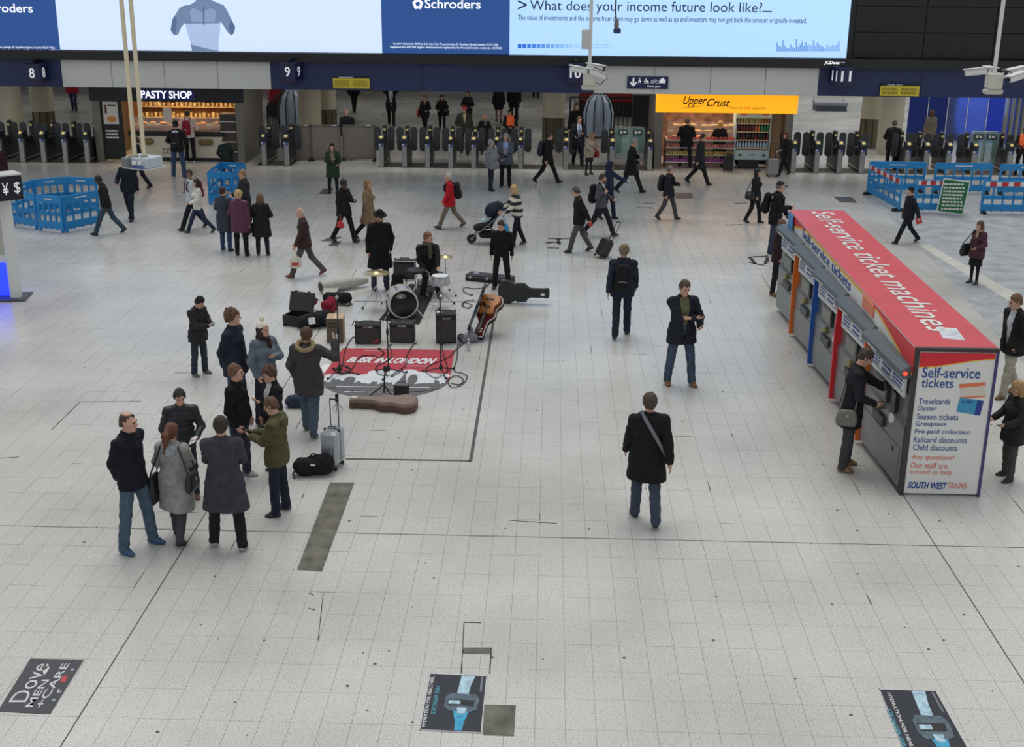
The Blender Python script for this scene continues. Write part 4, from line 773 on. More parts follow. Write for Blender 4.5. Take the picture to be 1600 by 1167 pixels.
def npmesh(parts, name):
    """parts: list of (P, Q, material)"""
    me = bpy.data.meshes.new(name); parts = [p for p in parts if len(p[0])]
    V = np.concatenate([p[0] for p in parts]); off = 0; qs = []; mi = []
    for i, p in enumerate(parts): qs.append(p[1]+off); mi += [i]*len(p[1]); off += len(p[0])
    Qa = np.concatenate(qs); nf = len(Qa)
    me.vertices.add(len(V)); me.vertices.foreach_set('co', V.astype(np.float32).ravel()); me.loops.add(nf*4); me.loops.foreach_set('vertex_index', Qa.astype(np.int32).ravel())
    me.polygons.add(nf); me.polygons.foreach_set('loop_start', np.arange(0, nf*4, 4, dtype=np.int32)); me.polygons.foreach_set('loop_total', np.full(nf, 4, dtype=np.int32))
    ml = []; rm = []
    for p in parts:
        if p[2] not in ml: ml.append(p[2])
        rm.append(ml.index(p[2]))
    for m in ml: me.materials.append(m)
    me.polygons.foreach_set('material_index', np.array([rm[i] for i in mi], np.int32)); me.polygons.foreach_set('use_smooth', np.ones(nf, bool)); me.update(calc_edges=True); return me
def rot(ax, deg):
    c, s = math.cos(R(deg)), math.sin(R(deg))
    return np.array({'x': [[1, 0, 0], [0, c, -s], [0, s, c]], 'y': [[c, 0, s], [0, 1, 0], [-s, 0, c]], 'z': [[c, -s, 0], [s, c, 0], [0, 0, 1]]}[ax])
ARMS = dict(down=((.27, .03, .82), (.4, .4, -.3)), fwd=((.25, -.24, .9), (.3, .6, -.5)), back=((.27, .24, .86), (.3, .8, 0)), phone=((.07, -.33, 1.2), (.5, .1, -1)), hold=((.2, -.26, 1.08), (.6, .3, -.8)),
            pocket=((.21, -.07, .93), (.8, .5, 0)), behind=((.05, .17, .95), (1, .5, .1)), wave=((.4, -.16, 1.52), (.8, .2, -1)), chest=((.02, -.23, 1.24), (.7, .0, -.8)), ear=((.12, -.07, 1.62), (.8, -.2, -.6)), bag=((.24, -.03, .78), (.4, .5, 0)),
            reach=((.18, -.48, 1.18), (.4, .2, -1)), cross=((-.12, -.21, 1.2), (.7, -.2, -.7)), drum=((.16, -.42, 1.1), (.7, .2, -.6)), push=((.2, -.45, 1.02), (.5, .3, -.6)), lap=((.1, -.25, 1.0), (.7, .2, -.6)), strap=((.14, -.13, 1.3), (.6, .1, -1)))
LEGS = dict(stand=((3, 4, 3), (-2, 3, 4)), apart=((6, 3, 8), (-4, 3, 7)), walk=((20, 6, 1), (-14, 17, 1)), walk2=((-14, 17, 1), (20, 6, 1)), stride=((25, 4, 1), (-20, 20, 1)), stride2=((-20, 20, 1), (25, 4, 1)), step=((14, 8, 1), (-10, 14, 1)), step2=((-10, 14, 1), (14, 8, 1)), sit=((80, 78, 14), (80, 84, 16)), close=((1, 2, 1), (0, 2, 1)))
def ik(sh, tgt, pole, l1, l2):
    d = tgt-sh; L = np.linalg.norm(d); L2_ = min(max(L, .12), (l1+l2)*.995); dn = d/L; tgt = sh+dn*L2_
    a = (l1*l1-l2*l2+L2_*L2_)/(2*L2_); hh = math.sqrt(max(l1*l1-a*a, 0)); pl = pole-dn*(pole@dn); pl /= np.linalg.norm(pl)+1e-9
    return sh+dn*a+pl*hh, tgt
PEOPLE = []
def P(label, px, py, top, face, legs='stand', arms=('down', 'down'), coat=(28, 28, 32), hem=.86, thick=.022, trousers=(34, 34, 40), shoes=(26, 24, 24), hair=('short', (60, 44, 34)), head=(0, 0), lean=0, fem=False,
      hat=None, open_=None, scarf=None, hood=None, puff=False, stripes=None, vest=None, skirt=None, skinc=(205, 160, 138), ground=None, height=None, detail=None, stand_z=0.0, sleeve=1.0, cape=None, flare=0.0, belly=0.0, shawl=None, name='person', seat=None, beard=None):
    g = gp(px, py) if ground is None else np.array(ground, float)
    ht = zat(g, top) if height is None else height
    ht = min(max(ht, 1.5), 1.95); s = ht/1.80
    pxh = abs(proj((g[0], g[1], 0))[1]-proj((g[0], g[1], ht))[1]); lod = detail if detail is not None else (0 if pxh > 135 else 1 if pxh > 92 else 2)
    hc, hh_, hf = ((.0125, .0078, .0058), (.0165, .011, .008), (.022, .014, .0105))[lod]
    o_label = label
    # --- joints (metres for a 1.80 m figure; front is -y, the figure's left is +x)
    shw, hipw = (.165, .10) if fem else (.188, .095)
    lg = LEGS[legs] if isinstance(legs, str) else legs; J = {}; foot = []
    for i, sx in ((0, 1), (1, -1)):
        th, kn, sp = lg[i]; hip = np.array([sx*hipw, 0, 0.]); Rt = rot('y', -sx*sp) @ rot('x', -th)     # thigh forward = towards -y
        dth = Rt @ np.array([0, 0, -.445]); sh_ = rot('y', -sx*sp*.6) @ rot('x', -(th-kn)); dsh = sh_ @ np.array([0, 0, -.42])
        knee = hip+dth; ank = knee+dsh; shin = th-kn; pit = 0.0 if legs == 'sit' else (-(shin+14) if shin < -14 else (-(shin)*.6 if shin > 8 else 0)); pit = max(min(pit, 34), -14)
        fd = rot('z', sx*9) @ (rot('x', pit) @ np.array([0, -1., 0])); fu = rot('z', sx*9) @ (rot('x', pit) @ np.array([0, 0, 1.]))
        heel = ank-fu*.065-fd*.045; toe = ank-fu*.07+fd*.155; J[i] = (hip, knee, ank, heel, toe, fd, fu); foot.append(min(heel[2], toe[2])-.022)
    base = -min(foot) if seat is None else seat
    mid = (J[0][2]+J[1][2])/2 if legs != 'sit' else np.array([0, -.3, 0]); sh0 = np.array([-mid[0], -mid[1]-.03, base])
    for i in (0, 1): J[i] = tuple(v+sh0 if q < 5 else v for q, v in enumerate(J[i]))
    pel = sh0.copy(); Rl = rot('x', lean)
    def ub(x, y, z): return pel+Rl @ np.array([x, y, z])           # upper body, z above the hips
    waist, chest, shl, nb_, hd = ub(0, .005, .16), ub(0, .01, .36), ub(0, .02, .49), ub(0, .015, .55), ub(0, -.012, .705)
    Rh = Rl @ rot('z', head[0]) @ rot('x', head[1]); hpiv = ub(0, .0, .60)
    def hl(x, y, z): return hpiv+Rh @ np.array([x, y-.012, z+.105])
    bt = np.array([0, 0, 0.])
    torso = lambda e, kk=.035: [prim(pel+Rl @ np.array([0, 0, -.01]), waist, .162+e, .14+e+belly*.5, .74, .76, k=kk), prim(waist, chest, .14+e+belly*.5, .165+e, .76+belly, .70, k=kk), prim(chest, shl, .165+e, .135+e, .70, .62, k=kk)]+([prim(ub(-.06, -.1, .33), ub(.06, -.1, .33), .065+e*.6, k=.05)] if fem else [])
    arms_ = []
    for i, sx in ((0, 1), (1, -1)):
        a_ = arms[i]; tg, pole = ARMS[a_] if isinstance(a_, str) else a_
        tgt = np.array([sx*tg[0], tg[1], tg[2]-.955]); shp = np.array([sx*shw, .015, .475]); el, wr = ik(shp, tgt, np.array([sx*pole[0], pole[1], pole[2]]), .285, .255)
        arms_.append((pel+Rl @ shp, pel+Rl @ el, pel+Rl @ wr, a_))
    # --- body (one skin): torso, limbs, neck
    body = torso(-.012)+[prim(arms_[0][0], arms_[1][0], .05, k=.03), prim(nb_-Rl @ np.array([0, 0, .03]), hl(0, .02, -.06), .054, .052, k=.02)]
    for i in (0, 1):
        hip, kn, an, he, to, fd, fu = J[i]; body += [prim(hip, kn, .078, .052, k=.03), prim(kn, an, .052, .036, k=.02), prim(an-fu*.02, to-fd*.06, .028, .022, k=.02)]
        a, b, c, _ = arms_[i]; body += [prim(a, b, .046, .038, k=.02), prim(b, c, .038, .026, k=.02)]
    SK = skin(skinc); pieces = []
    P0, Q0 = nets(body, .02 if lod == 0 else .026); pieces.append((P0, Q0, SK))
    rx = Rh @ np.array([1., 0, 0])
    face_ = [prim(hl(0, .018, .03), hl(0, .012, .032), .078, .078, 1.22, right=rx, k=.02), prim(hl(0, -.02, -.02), hl(0, -.035, -.075), .062, .042, 1.0, right=rx, k=.03), prim(hl(0, -.06, -.092), hl(0, -.062, -.094), .024, k=.02),
             prim(hl(0, -.088, .012), hl(0, -.107, -.022), .008, .014, k=.012), prim(hl(-.03, -.076, .028), hl(.03, -.076, .028), .012, k=.016), prim(hl(-.02, -.085, -.052), hl(.02, -.085, -.052), .010, k=.01), prim(hl(0, .02, -.06), nb_, .054, .056, right=rx, k=.03),
             prim(hl(.078, .02, .012), hl(.074, .014, -.022), .016, .012, k=.008), prim(hl(-.078, .02, .012), hl(-.074, .014, -.022), .016, .012, k=.008)]
    P1, Q1 = nets(face_, hh_); pieces.append((P1, Q1, SK))
    if lod < 2:
        EYEM = mat((40, 32, 30), .25, name='eye'); LIP = skin(tuple(int(v*.78) for v in skinc)); HB = skin(tuple(int(a_*.55+b_*.3) for a_, b_ in zip(hair[1], skinc)))
        for sx in (-1, 1):
            pieces.append(nets([prim(hl(sx*.028, -.0825, .004), hl(sx*.035, -.080, .004), .0075, k=.002)], .004)+(EYEM,)); pieces.append(nets([prim(hl(sx*.018, -.092, .026), hl(sx*.044, -.084, .028), .0045, k=.002)], .004)+(HB,))
        pieces.append(nets([prim(hl(-.016, -.0905, -.053), hl(.016, -.0905, -.053), .0062, k=.002)], .005)+(LIP,))
    hands = []
    for i, sx in ((0, 1), (1, -1)):
        a, b, c, nm = arms_[i]; d = (c-b)/np.linalg.norm(c-b); pw = .35 if nm in ('phone', 'hold', 'lap', 'reach', 'drum', 'push', 'chest', 'cross') else .0
        side = Rl @ np.array([-sx, 0, 0]); side = side-d*(side@d); side /= np.linalg.norm(side)+1e-9     # palm faces the body
        if pw: up_ = np.array([0, 0, 1.]); up_ = up_-d*(up_@d); side = side*.5+up_*.85; side -= d*(side@d); side /= np.linalg.norm(side)
        wd = np.cross(d, side)*(1 if sx > 0 else -1)                  # towards the thumb
        if (wd@(Rl @ np.array([0, -1., .3]))) < 0: wd = -wd
        cur = 1.0 if nm in ('bag', 'push', 'strap', 'hold', 'phone', 'lap', 'drum') else .45; fr_ = .0088 if lod < 2 else .0105
        H_ = [prim(c-d*.02, c+d*.02, .028, .030, .75, right=wd, k=.012), prim(c+d*.02, c+d*.075, .036, .038, .45, right=wd, k=.012)]
        for q, (off, ln) in enumerate(((.029, .078), (.010, .086), (-.010, .080), (-.028, .062))):
            r_ = c+d*.082+wd*off; m_ = r_+d*ln*.5+side*ln*.22*cur; e_ = m_+(d*(.5-.5*cur)+side*.5*cur+d*.12)*ln*.8; H_ += [prim(r_-d*.01, m_, fr_, fr_*.95, k=.004), prim(m_, e_, fr_*.95, fr_*.8, k=.004)]
        t0 = c+d*.025+wd*.03; t1 = t0+(d*.55+wd*.6+side*.25)*.05; t2 = t1+(d*.8+side*.45*cur+wd*.1)*.034; H_ += [prim(t0, t1, .0125, .0108, k=.008), prim(t1, t2, .0105, .0088, k=.004)]
        pieces.append(nets(H_, hf)+(SK,)); hands.append((c+d*.085+side*.022, d, side, wd))
    sc = lambda parts: [(p[0]*s, p[1], p[2]) for p in parts]
    ob = link(name, npmesh(sc(pieces), 'body'), None, None, label=o_label, category='person'); ob.location = (g[0], g[1], stand_z); ob.rotation_euler = (0, 0, R(face))
    def child(nm, prims, h, m, cuts=(), disp=None, lab=None):
        Pp, Qq = nets(prims, h, cuts, disp)
        if not len(Pp): return None
        return link(nm, npmesh(sc([(Pp, Qq, m)]), nm), None, ob, label=lab)
    ph = random.uniform(0, 9)
    fold = lambda amp: (lambda X, Y, Z: amp*(np.sin(31*Z+13*X+ph)*np.sin(23*X-17*Y+9*Z+ph)+.6*np.sin(58*Z+21*Y+ph*2)*np.sin(19*X+ph)))
    # --- trousers / skirt
    if trousers is not None and skirt is None or skirt:
        e = .014; tp = []
        if not skirt:
            tp = [prim(pel+Rl @ np.array([0, 0, .02]), pel+Rl @ np.array([0, 0, .09]), .158, .15, .78, k=.04)]
            for i in (0, 1): hip, kn, an, *_ = J[i]; tp += [prim(hip, kn, .088+e*.3, .06+e, k=.035), prim(kn, an-(kn-an)*.015, .058+e, .050+e*(.6 if fem else 1.2), k=.02)]
            zc = [J[i][2] for i in (0, 1)]; child('trousers', tp, hc, cloth(trousers), disp=fold(.0045))
        else:
            tp = [prim(pel, pel+np.array([0, -.02, -skirt[1]]), .165, .2, .78, k=.03)]+[prim(J[i][0], J[i][1], .09, .075, k=.05) for i in (0, 1)]; zz = pel[2]-skirt[1]
            child('skirt', tp, hc, cloth(skirt[0]), cuts=[lambda X, Y, Z: zz-Z+0*X+0*Y], disp=fold(.004))
            child('tights', [q for i in (0, 1) for q in (prim(J[i][0], J[i][1], .082, .056, k=.02), prim(J[i][1], J[i][2], .055, .039, k=.02))], hc, cloth(trousers or (30, 28, 30)))
    # --- shoes
    for i in (0, 1):
        hip, kn, an, he, to, fd, fu = J[i]; rr = np.cross(fd, fu); low = he+fu*.012; SM = mat(shoes, .45, name='shoe_leather')
        child('shoe', [prim(low, he+fd*.11+fu*.004, .038, .047, .85, right=rr, k=.02), prim(he+fd*.11, to-fd*.015, .047, .036, .66, right=rr, k=.02), prim(an-fu*.025, an+fu*.015, .046, .046, k=.02), prim(an-fu*.03, he+fd*.12+fu*.025, .04, .034, right=rr, k=.02)], min(hc, .015), SM)
    # --- upper garment
    if coat is not None:
        e = thick; CM = puffm(coat) if puff else cloth(coat); hz = pel[2]-(0.955-hem) if hem < .955 else pel[2]
        tp = torso(e)+[prim(arms_[0][0], arms_[1][0], .056+e*.7, k=.035), prim(shl, nb_+Rl @ np.array([0, 0, .012]), .082+e*.4, .062, .9, k=.03)]
        fl_ = flare; dl = max(.955-hem, .02)
        low_ = pel+np.array([0, .0, -dl-.05])
        tp.append(prim(waist, low_, .15+e+belly*.5, .172+e+fl_+.05*max(dl-.15, 0), .76, .78, k=.04))
        if dl > .12:
            for i in (0, 1): hip, kn, *_ = J[i]; tp.append(prim(hip, hip+(kn-hip)*min(1, dl/.42), .095+e, .085+e+fl_, k=.09))
        disps = fold(.005 if not puff else .003)
        if puff:
            f0 = disps; disps = lambda X, Y, Z: f0(X, Y, Z)+.009*(np.abs(np.sin(Z*math.pi/.085))**.5*-1+.6)
        arm_p = []
        for i in (0, 1):
            a, b, c, _ = arms_[i]; cend = b+(c-b)*sleeve; arm_p += [prim(a, b, .054+e*.75, .046+e*.7, k=.03), prim(b, cend, .045+e*.7, .036+e*.6, k=.02)]
        cuts = [lambda X, Y, Z: hz-Z+0*X+0*Y]
        if open_ is not None:
            fw_ = Rl @ np.array([0, -1., 0]); up3 = Rl @ np.array([0, 0, 1.]); wz = open_[1]
            def vcut(X, Y, Z):
                zz = (X-pel[0])*up3[0]+(Y-pel[1])*up3[1]+(Z-pel[2])*up3[2]; yy = (X-pel[0])*fw_[0]+(Y-pel[1])*fw_[1]+(Z-pel[2])*fw_[2]
                half = np.clip(.012+(zz-wz)*.17, -.05, .085); return np.minimum(half-np.abs(X-pel[0]), yy-.03)
            child('shirt', torso(.004)+[prim(shl, nb_+Rl @ np.array([0, 0, .02]), .075, .058, .9, k=.03)], hc, cloth(open_[0]), cuts=[lambda X, Y, Z: hz+.02-Z+0*X+0*Y])
            cuts.append(vcut)
            if len(open_) > 2: child('tie', [prim(nb_+fw_*.07, chest+fw_*.145, .016, .03, .4, right=(1, 0, 0), k=.01), prim(chest+fw_*.145, waist+fw_*.13, .03, .03, .4, k=.01)], .01, cloth(open_[2]))
        if stripes is None: child('coat', tp+arm_p, hc, CM, cuts=cuts, disp=disps)
        else: child('sweater', tp+arm_p, hc, stripem(coat, stripes), cuts=cuts, disp=disps)
        if hem < .9 or thick > .018:
            ring_ = [(nb_+Rl @ np.array([.066*math.cos(a), .055*math.sin(a)+.008, .012+.022*math.sin(a)])) for a in [i*math.pi/5 for i in range(10)]]
            child('collar', [prim(ring_[i], ring_[(i+1) % 10], .016, k=.01) for i in range(10) if open_ is None or i not in (6, 7, 8)], min(hc, .012), CM)
    if vest is not None:
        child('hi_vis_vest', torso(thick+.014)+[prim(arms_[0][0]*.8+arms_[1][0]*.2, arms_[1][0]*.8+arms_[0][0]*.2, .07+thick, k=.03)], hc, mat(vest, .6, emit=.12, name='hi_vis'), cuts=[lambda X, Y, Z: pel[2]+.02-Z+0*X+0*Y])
    if scarf is not None:
        ring_ = [(nb_+Rl @ np.array([.085*math.cos(a), .075*math.sin(a), .03+.012*math.sin(a)])) for a in [i*math.pi/5 for i in range(10)]]
        child('scarf', [prim(ring_[i], ring_[(i+1) % 10], .034, k=.02) for i in range(10)]+[prim(nb_+Rl @ np.array([.03, -.12, .0]), chest+Rl @ np.array([.04, -.155, -.08]), .04, .045, .5, k=.03)], min(hc, .014), cloth(scarf), disp=fold(.004))
    if hood is not None:
        ring_ = [(nb_+Rl @ np.array([.13*math.cos(a), .09+.085*math.sin(a), .02-.06*math.sin(a)])) for a in [i*math.pi/6 for i in range(12)]]
        child('hood', [prim(ub(0, .12, .5), ub(0, .13, .43), .11, .09, .6, k=.03)], hc, cloth(coat if len(hood) < 4 else hood[:3]))
        if len(hood) == 3: child('hood_trim', [prim(ring_[i], ring_[(i+1) % 12], .032, k=.01) for i in range(12)], min(hc, .013), mat(hood, .95, var=.45, scale=50, bump=1, bscale=80, name='fur'), disp=lambda X, Y, Z: .008*np.sin(140*X+90*Z)*np.sin(120*Y+70*Z))
    if cape is not None:
        zc_ = pel[2]-.1; child('cape', torso(.05)+[prim(arms_[i][0], arms_[i][1], .08, .1, k=.08) for i in (0, 1)]+[prim(arms_[i][1], arms_[i][1]+np.array([0, .02, -.28]), .11, .13, k=.08) for i in (0, 1)]+[prim(chest, low_ if coat is not None else pel, .2, .26, .8, k=.06)], hc, cloth(cape), cuts=[lambda X, Y, Z: zc_+.35*X-Z+0*Y], disp=fold(.01))
    # --- hair and hats
    st, hcol = hair; HM = hairm(hcol); hr = min(hh_, .012)
    Rt_ = Rh.T
    def loc(X, Y, Z):
        ax_, ay_, az_ = X-hpiv[0], Y-hpiv[1], Z-hpiv[2]
        return (Rt_[0, 0]*ax_+Rt_[0, 1]*ay_+Rt_[0, 2]*az_, Rt_[1, 0]*ax_+Rt_[1, 1]*ay_+Rt_[1, 2]*az_+.012, Rt_[2, 0]*ax_+Rt_[2, 1]*ay_+Rt_[2, 2]*az_-.105)
    def fcut(fr=-.045, line=.062):
        def f(X, Y, Z): x, y, z = loc(X, Y, Z); return -np.maximum(y-fr-.25*np.clip(z, -.1, .06)-.5*np.abs(x)*(z < .02), z-line+.012*np.sin(70*x+ph))
        return f
    def low(zm, yb=.03):
        def f(X, Y, Z): x, y, z = loc(X, Y, Z); return zm-z-.45*np.clip(y-yb, -.2, .2)
        return f
    th = {'short': .013, 'curly': .026, 'long': .02, 'bob': .022, 'tail': .014, 'thin': .006, 'bald': .004, 'none': 0}[st]
    cap_ = [prim(hl(0, .018, .03), hl(0, .012, .034), .08+th, .08+th, 1.22, right=rx, k=.02), prim(hl(0, .04, -.01), hl(0, .045, -.03), .075+th*.6, .066+th*.5, 1.0, right=rx, k=.02)]
    hd_ = (lambda X, Y, Z: .013*np.sin(78*X+25*Z+ph)*np.sin(70*Y+62*Z)+.006*np.sin(150*Z+60*X)*np.sin(130*Y)) if st == 'curly' else (lambda X, Y, Z: .0045*np.sin(110*X+30*Z+ph)*np.sin(95*Y+45*Z)+.005*np.sin(42*X+ph)*np.sin(38*Y+20*Z))
    hcut = [] if hat is None else [lambda X, Y, Z: loc(X, Y, Z)[2]-.045]
    if hat is None or hat[0] != 'hoodup':
        if st == 'short' or st == 'curly': child('hair', cap_, hr, HM, [fcut(-.05, .06), low(-.035)]+hcut, hd_)
        elif st == 'thin': child('hair', cap_, hr, HM, [fcut(-.02, .075), low(-.04), (lambda X, Y, Z: (lambda q: np.minimum(.5, q[2]-.1)+0*q[0])(loc(X, Y, Z)))], hd_)
        elif st == 'bald': child('hair', cap_, hr, HM, [fcut(.0, .2), low(-.045), (lambda X, Y, Z: loc(X, Y, Z)[2]-.045)], hd_)
        elif st in ('long', 'bob'):
            ln = .34 if st == 'long' else .17; ex = [prim(hl(0, .06, .0), hl(0, .075, .02-ln), .075, .06, .62, right=rx, k=.03)]+[prim(hl(sx*.07, .02, .0), hl(sx*.085, .02, .02-ln*.9), .036, .03, k=.02) for sx in (-1, 1)]
            child('hair', cap_+ex, hr, HM, [fcut(-.05, .055)]+hcut, hd_)
        elif st == 'tail': child('hair', cap_+[prim(hl(0, .11, .04), hl(0, .16, -.02), .04, .05, k=.02), prim(hl(0, .16, -.02), hl(.01, .165, -.27), .052, .03, .8, k=.02)], hr, HM, [fcut(-.05, .06)], hd_)
    if beard is not None: child('beard', [prim(hl(0, -.03, -.045), hl(0, -.055, -.09), .062, .038, 1.0, right=rx, k=.02), prim(hl(0, -.085, -.045), hl(0, -.082, -.09), .03, .03, k=.02)], min(hh_, .009), hairm(beard), [lambda X, Y, Z: loc(X, Y, Z)[2]+.062-.5*np.abs(loc(X, Y, Z)[0])], hd_)
    if hat is not None:
        kind, hcl = hat[0], hat[1]; HT = cloth(hcl); cr_ = [prim(hl(0, .016, .04), hl(0, .014, .045), .094, .094, 1.2, right=rx, k=.02)]
        if kind in ('beanie', 'bobble'):
            child('beanie', [prim(hl(0, .016, .04), hl(0, .02, .07), .094, .085, 1.15, right=rx, k=.02)], hr, HT, [low(.022, .03)])
            if kind == 'bobble': child('bobble', [prim(hl(0, .02, .185), hl(0, .02, .19), .04, k=.01)], hr, HT, disp=lambda X, Y, Z: .006*np.sin(160*X)*np.sin(150*Y+120*Z))
        elif kind == 'cap':
            child('cap', cr_, hr, HT, [low(.035, .03)]); child('cap_peak', [prim(hl(0, -.1, .045), hl(0, -.16, .035), .07, .055, .16, right=rx, k=.01)], .009, HT)
        elif kind == 'bowler':
            child('hat_crown', [prim(hl(0, .015, .07), hl(0, .015, .1), .092, .085, 1.15, right=rx, k=.02)], hr, HT, [low(.05, .03)])
            mbr = MB(); mbr.lathe([(.08, .0), (.15, .0), (.155, .012), (.15, .02), (.08, .018)], n=28); me_ = mbr.mesh('hat_brim', True)
            a = np.array([v.co[:] for v in me_.vertices]); a = (hl(0, .015, .055)+(a*np.array([1, 1.1, 1])) @ Rh.T)*s; me_.vertices.foreach_set('co', a.ravel()); link('hat_brim', me_, HT, ob)
        elif kind == 'hoodup':
            child('hood_up', [prim(hl(0, .02, .03), hl(0, .03, -.05), .108, .1, 1.2, right=rx, k=.03), prim(hl(0, .05, -.06), nb_, .09, .1, k=.03)], hr, HT, [(lambda X, Y, Z: (lambda q: -np.maximum(q[1]+.045, np.abs(q[0])-.07)-0*q[2])(loc(X, Y, Z)))])
    if shawl is not None: child('head_scarf', [prim(hl(0, .018, .03), hl(0, .02, -.03), .1, .1, 1.15, right=rx, k=.03), prim(hl(0, .02, -.05), nb_+np.array([0, 0, -.03]), .1, .14, .85, k=.04)], hr, cloth(shawl), [(lambda X, Y, Z: (lambda q: -np.maximum(np.maximum(q[1]+.04, np.abs(q[0])-.055), -.1-q[2]))(loc(X, Y, Z)))])
    info = dict(ob=ob, s=s, g=np.array([g[0], g[1], stand_z]), face=face, hands=[(h_[0]*s, h_[1], h_[2], h_[3]) for h_ in hands], ub=lambda x, y, z: ub(x, y, z)*s, pel=pel*s, label=label, Rl=Rl, e=thick)
    PEOPLE.append(info); return info
def puffm(rgb): return mat(rgb, .5, var=.15, scale=8, bump=.3, bscale=25, spec=.4, name='quilted')
def stripem(c1, c2):
    m = bpy.data.materials.new('striped_knit'); m.use_nodes = True; nt = m.node_tree; b = nt.nodes['Principled BSDF']; b.inputs['Roughness'].default_value = .9
    tc = nt.nodes.new('ShaderNodeTexCoord'); sp = nt.nodes.new('ShaderNodeSeparateXYZ'); w = nt.nodes.new('ShaderNodeMath'); w.operation = 'FRACT'; ml = nt.nodes.new('ShaderNodeMath'); ml.operation = 'MULTIPLY'; ml.inputs[1].default_value = 5.4
    gt = nt.nodes.new('ShaderNodeMath'); gt.operation = 'GREATER_THAN'; gt.inputs[1].default_value = .48; mx = nt.nodes.new('ShaderNodeMix'); mx.data_type = 'RGBA'; mx.inputs[6].default_value = lin(c1)+(1,); mx.inputs[7].default_value = lin(c2)+(1,)
    L = nt.links.new; L(tc.outputs['Object'], sp.inputs[0]); L(sp.outputs[2], ml.inputs[0]); L(ml.outputs[0], w.inputs[0]); L(w.outputs[0], gt.inputs[0]); L(gt.outputs[0], mx.inputs[0]); L(mx.outputs[2], b.inputs['Base Color']); return m
# --- things carried
def at_person(p, name, label, cat, parts):
    """parts: (name, MB or (P, Q), material) in the person's own frame"""
    o = root(name, label, cat, tuple(p['g']), R(p['face']))
    for nm, geo, m in parts:
        if isinstance(geo, tuple): link(nm, npmesh([(geo[0], geo[1], m)], nm), None, o)
        else: part(o, nm, geo, m, smooth=True)
    return o
def backpack(p, label, col, strap=True, w=.155, hgt=.42):
    ub = p['ub']; e = p['e']; y = .13+e; A, B = ub(0, y+.1, .10), ub(0, y+.085, .10+hgt*.8); M_ = cloth(col)
    body = nets([prim(A, B, w, w*.92, .62, k=.03), prim(ub(0, y+.17, .1), ub(0, y+.165, .24), w*.72, w*.7, .45, k=.02)], .014)
    ps_ = [('pack', body, M_)]
    for sx in (-1, 1): ps_.append(('strap', MB().tube([ub(sx*.09, y+.02, .46), ub(sx*.1, .03, .56+e), ub(sx*.105, -.105-e, .44), ub(sx*.12, -.12-e, .28), ub(sx*.15, .05, .12)], .018, 6), cloth(tuple(int(v*.8) for v in col))))
    ps_.append(('pocket_zip', MB().tube([ub(-.08, y+.235, .2), ub(0, y+.245, .22), ub(.08, y+.235, .2)], .006, 5), STEEL)); ps_.append(('top_handle', MB().tube([ub(-.03, y+.06, .47), ub(0, y+.07, .51), ub(.03, y+.06, .47)], .008, 5), M_))
    return at_person(p, 'rucksack', label, 'rucksack', ps_)
def handbag(p, side, label, col, drop=.30, w=.17, hgt=.13, cross=False, y=.02, name='handbag', from_hand=False, th=.055):
    ub = p['ub']; sx = 1 if side == 'L' else -1; e = p['e']; M_ = mat(col, .45, var=.1, scale=10, name='bag_leather')
    if from_hand:
        h_ = p['hands'][0 if sx > 0 else 1][0]; c = h_+np.array([0, 0, -drop-hgt]); st = [[c+np.array([0, -w*.5, hgt*.8]), h_+np.array([0, -.02, -.01]), h_+np.array([0, .02, -.01]), c+np.array([0, w*.5, hgt*.8])]]
        c = c+np.array([0, 0, 0])
    else:
        c = ub(sx*(.27+e), y, .0)+np.array([0, 0, -drop+.25]); t = ub(sx*.13*(1 if not cross else -1), .0, .545+e); st = [[c+np.array([0, -w*.55, hgt]), t+np.array([0, -.09, -.05]), t, t+np.array([0, .09, -.05]), c+np.array([0, w*.55, hgt])]]
    body = nets([prim(c+np.array([0, -w*.55, -hgt*.35]), c+np.array([0, w*.55, -hgt*.35]), hgt*.72, hgt*.72, .55 if not cross else .5, right=(0, 0, 1), k=.03), prim(c+np.array([0, -w*.45, hgt*.45]), c+np.array([0, w*.45, hgt*.45]), hgt*.5, hgt*.5, .55, right=(0, 0, 1), k=.05)], .012)
    return at_person(p, name, label, 'bag', [('bag_body', body, M_)]+[('strap', MB().tube(s_, .011, 6), M_) for s_ in st]+[('clasp', MB().box(tuple(c+np.array([sx*th, 0, hgt*.3])), (.012, .04, .03)), STEEL)])
def held(p, side, name, label, cat, size, col, tilt=0, m=None, extra=None):
    h_, d, sd, wd = p['hands'][0 if side == 'L' else 1]; M_ = Matrix((wd, d, sd)).transposed().to_3x3()
    c = h_+sd*.012+d*.02; MM = Matrix([[wd[i], d[i], sd[i]] for i in range(3)])
    ps_ = [('case', MB().box(tuple(c), size, M=MM, bev=.004), m or mat(col, .35))]
    if extra: ps_.append(('face', MB().box(tuple(c+sd*(size[2]/2+.002)), (size[0]*.86, size[1]*.86, .003), M=MM), mat(extra, .2)))
    return at_person(p, name, label, cat, ps_)
def phone(p, side, label): return held(p, side, 'phone', label, 'phone', (.07, .14, .01), (24, 24, 28), extra=(150, 160, 176))
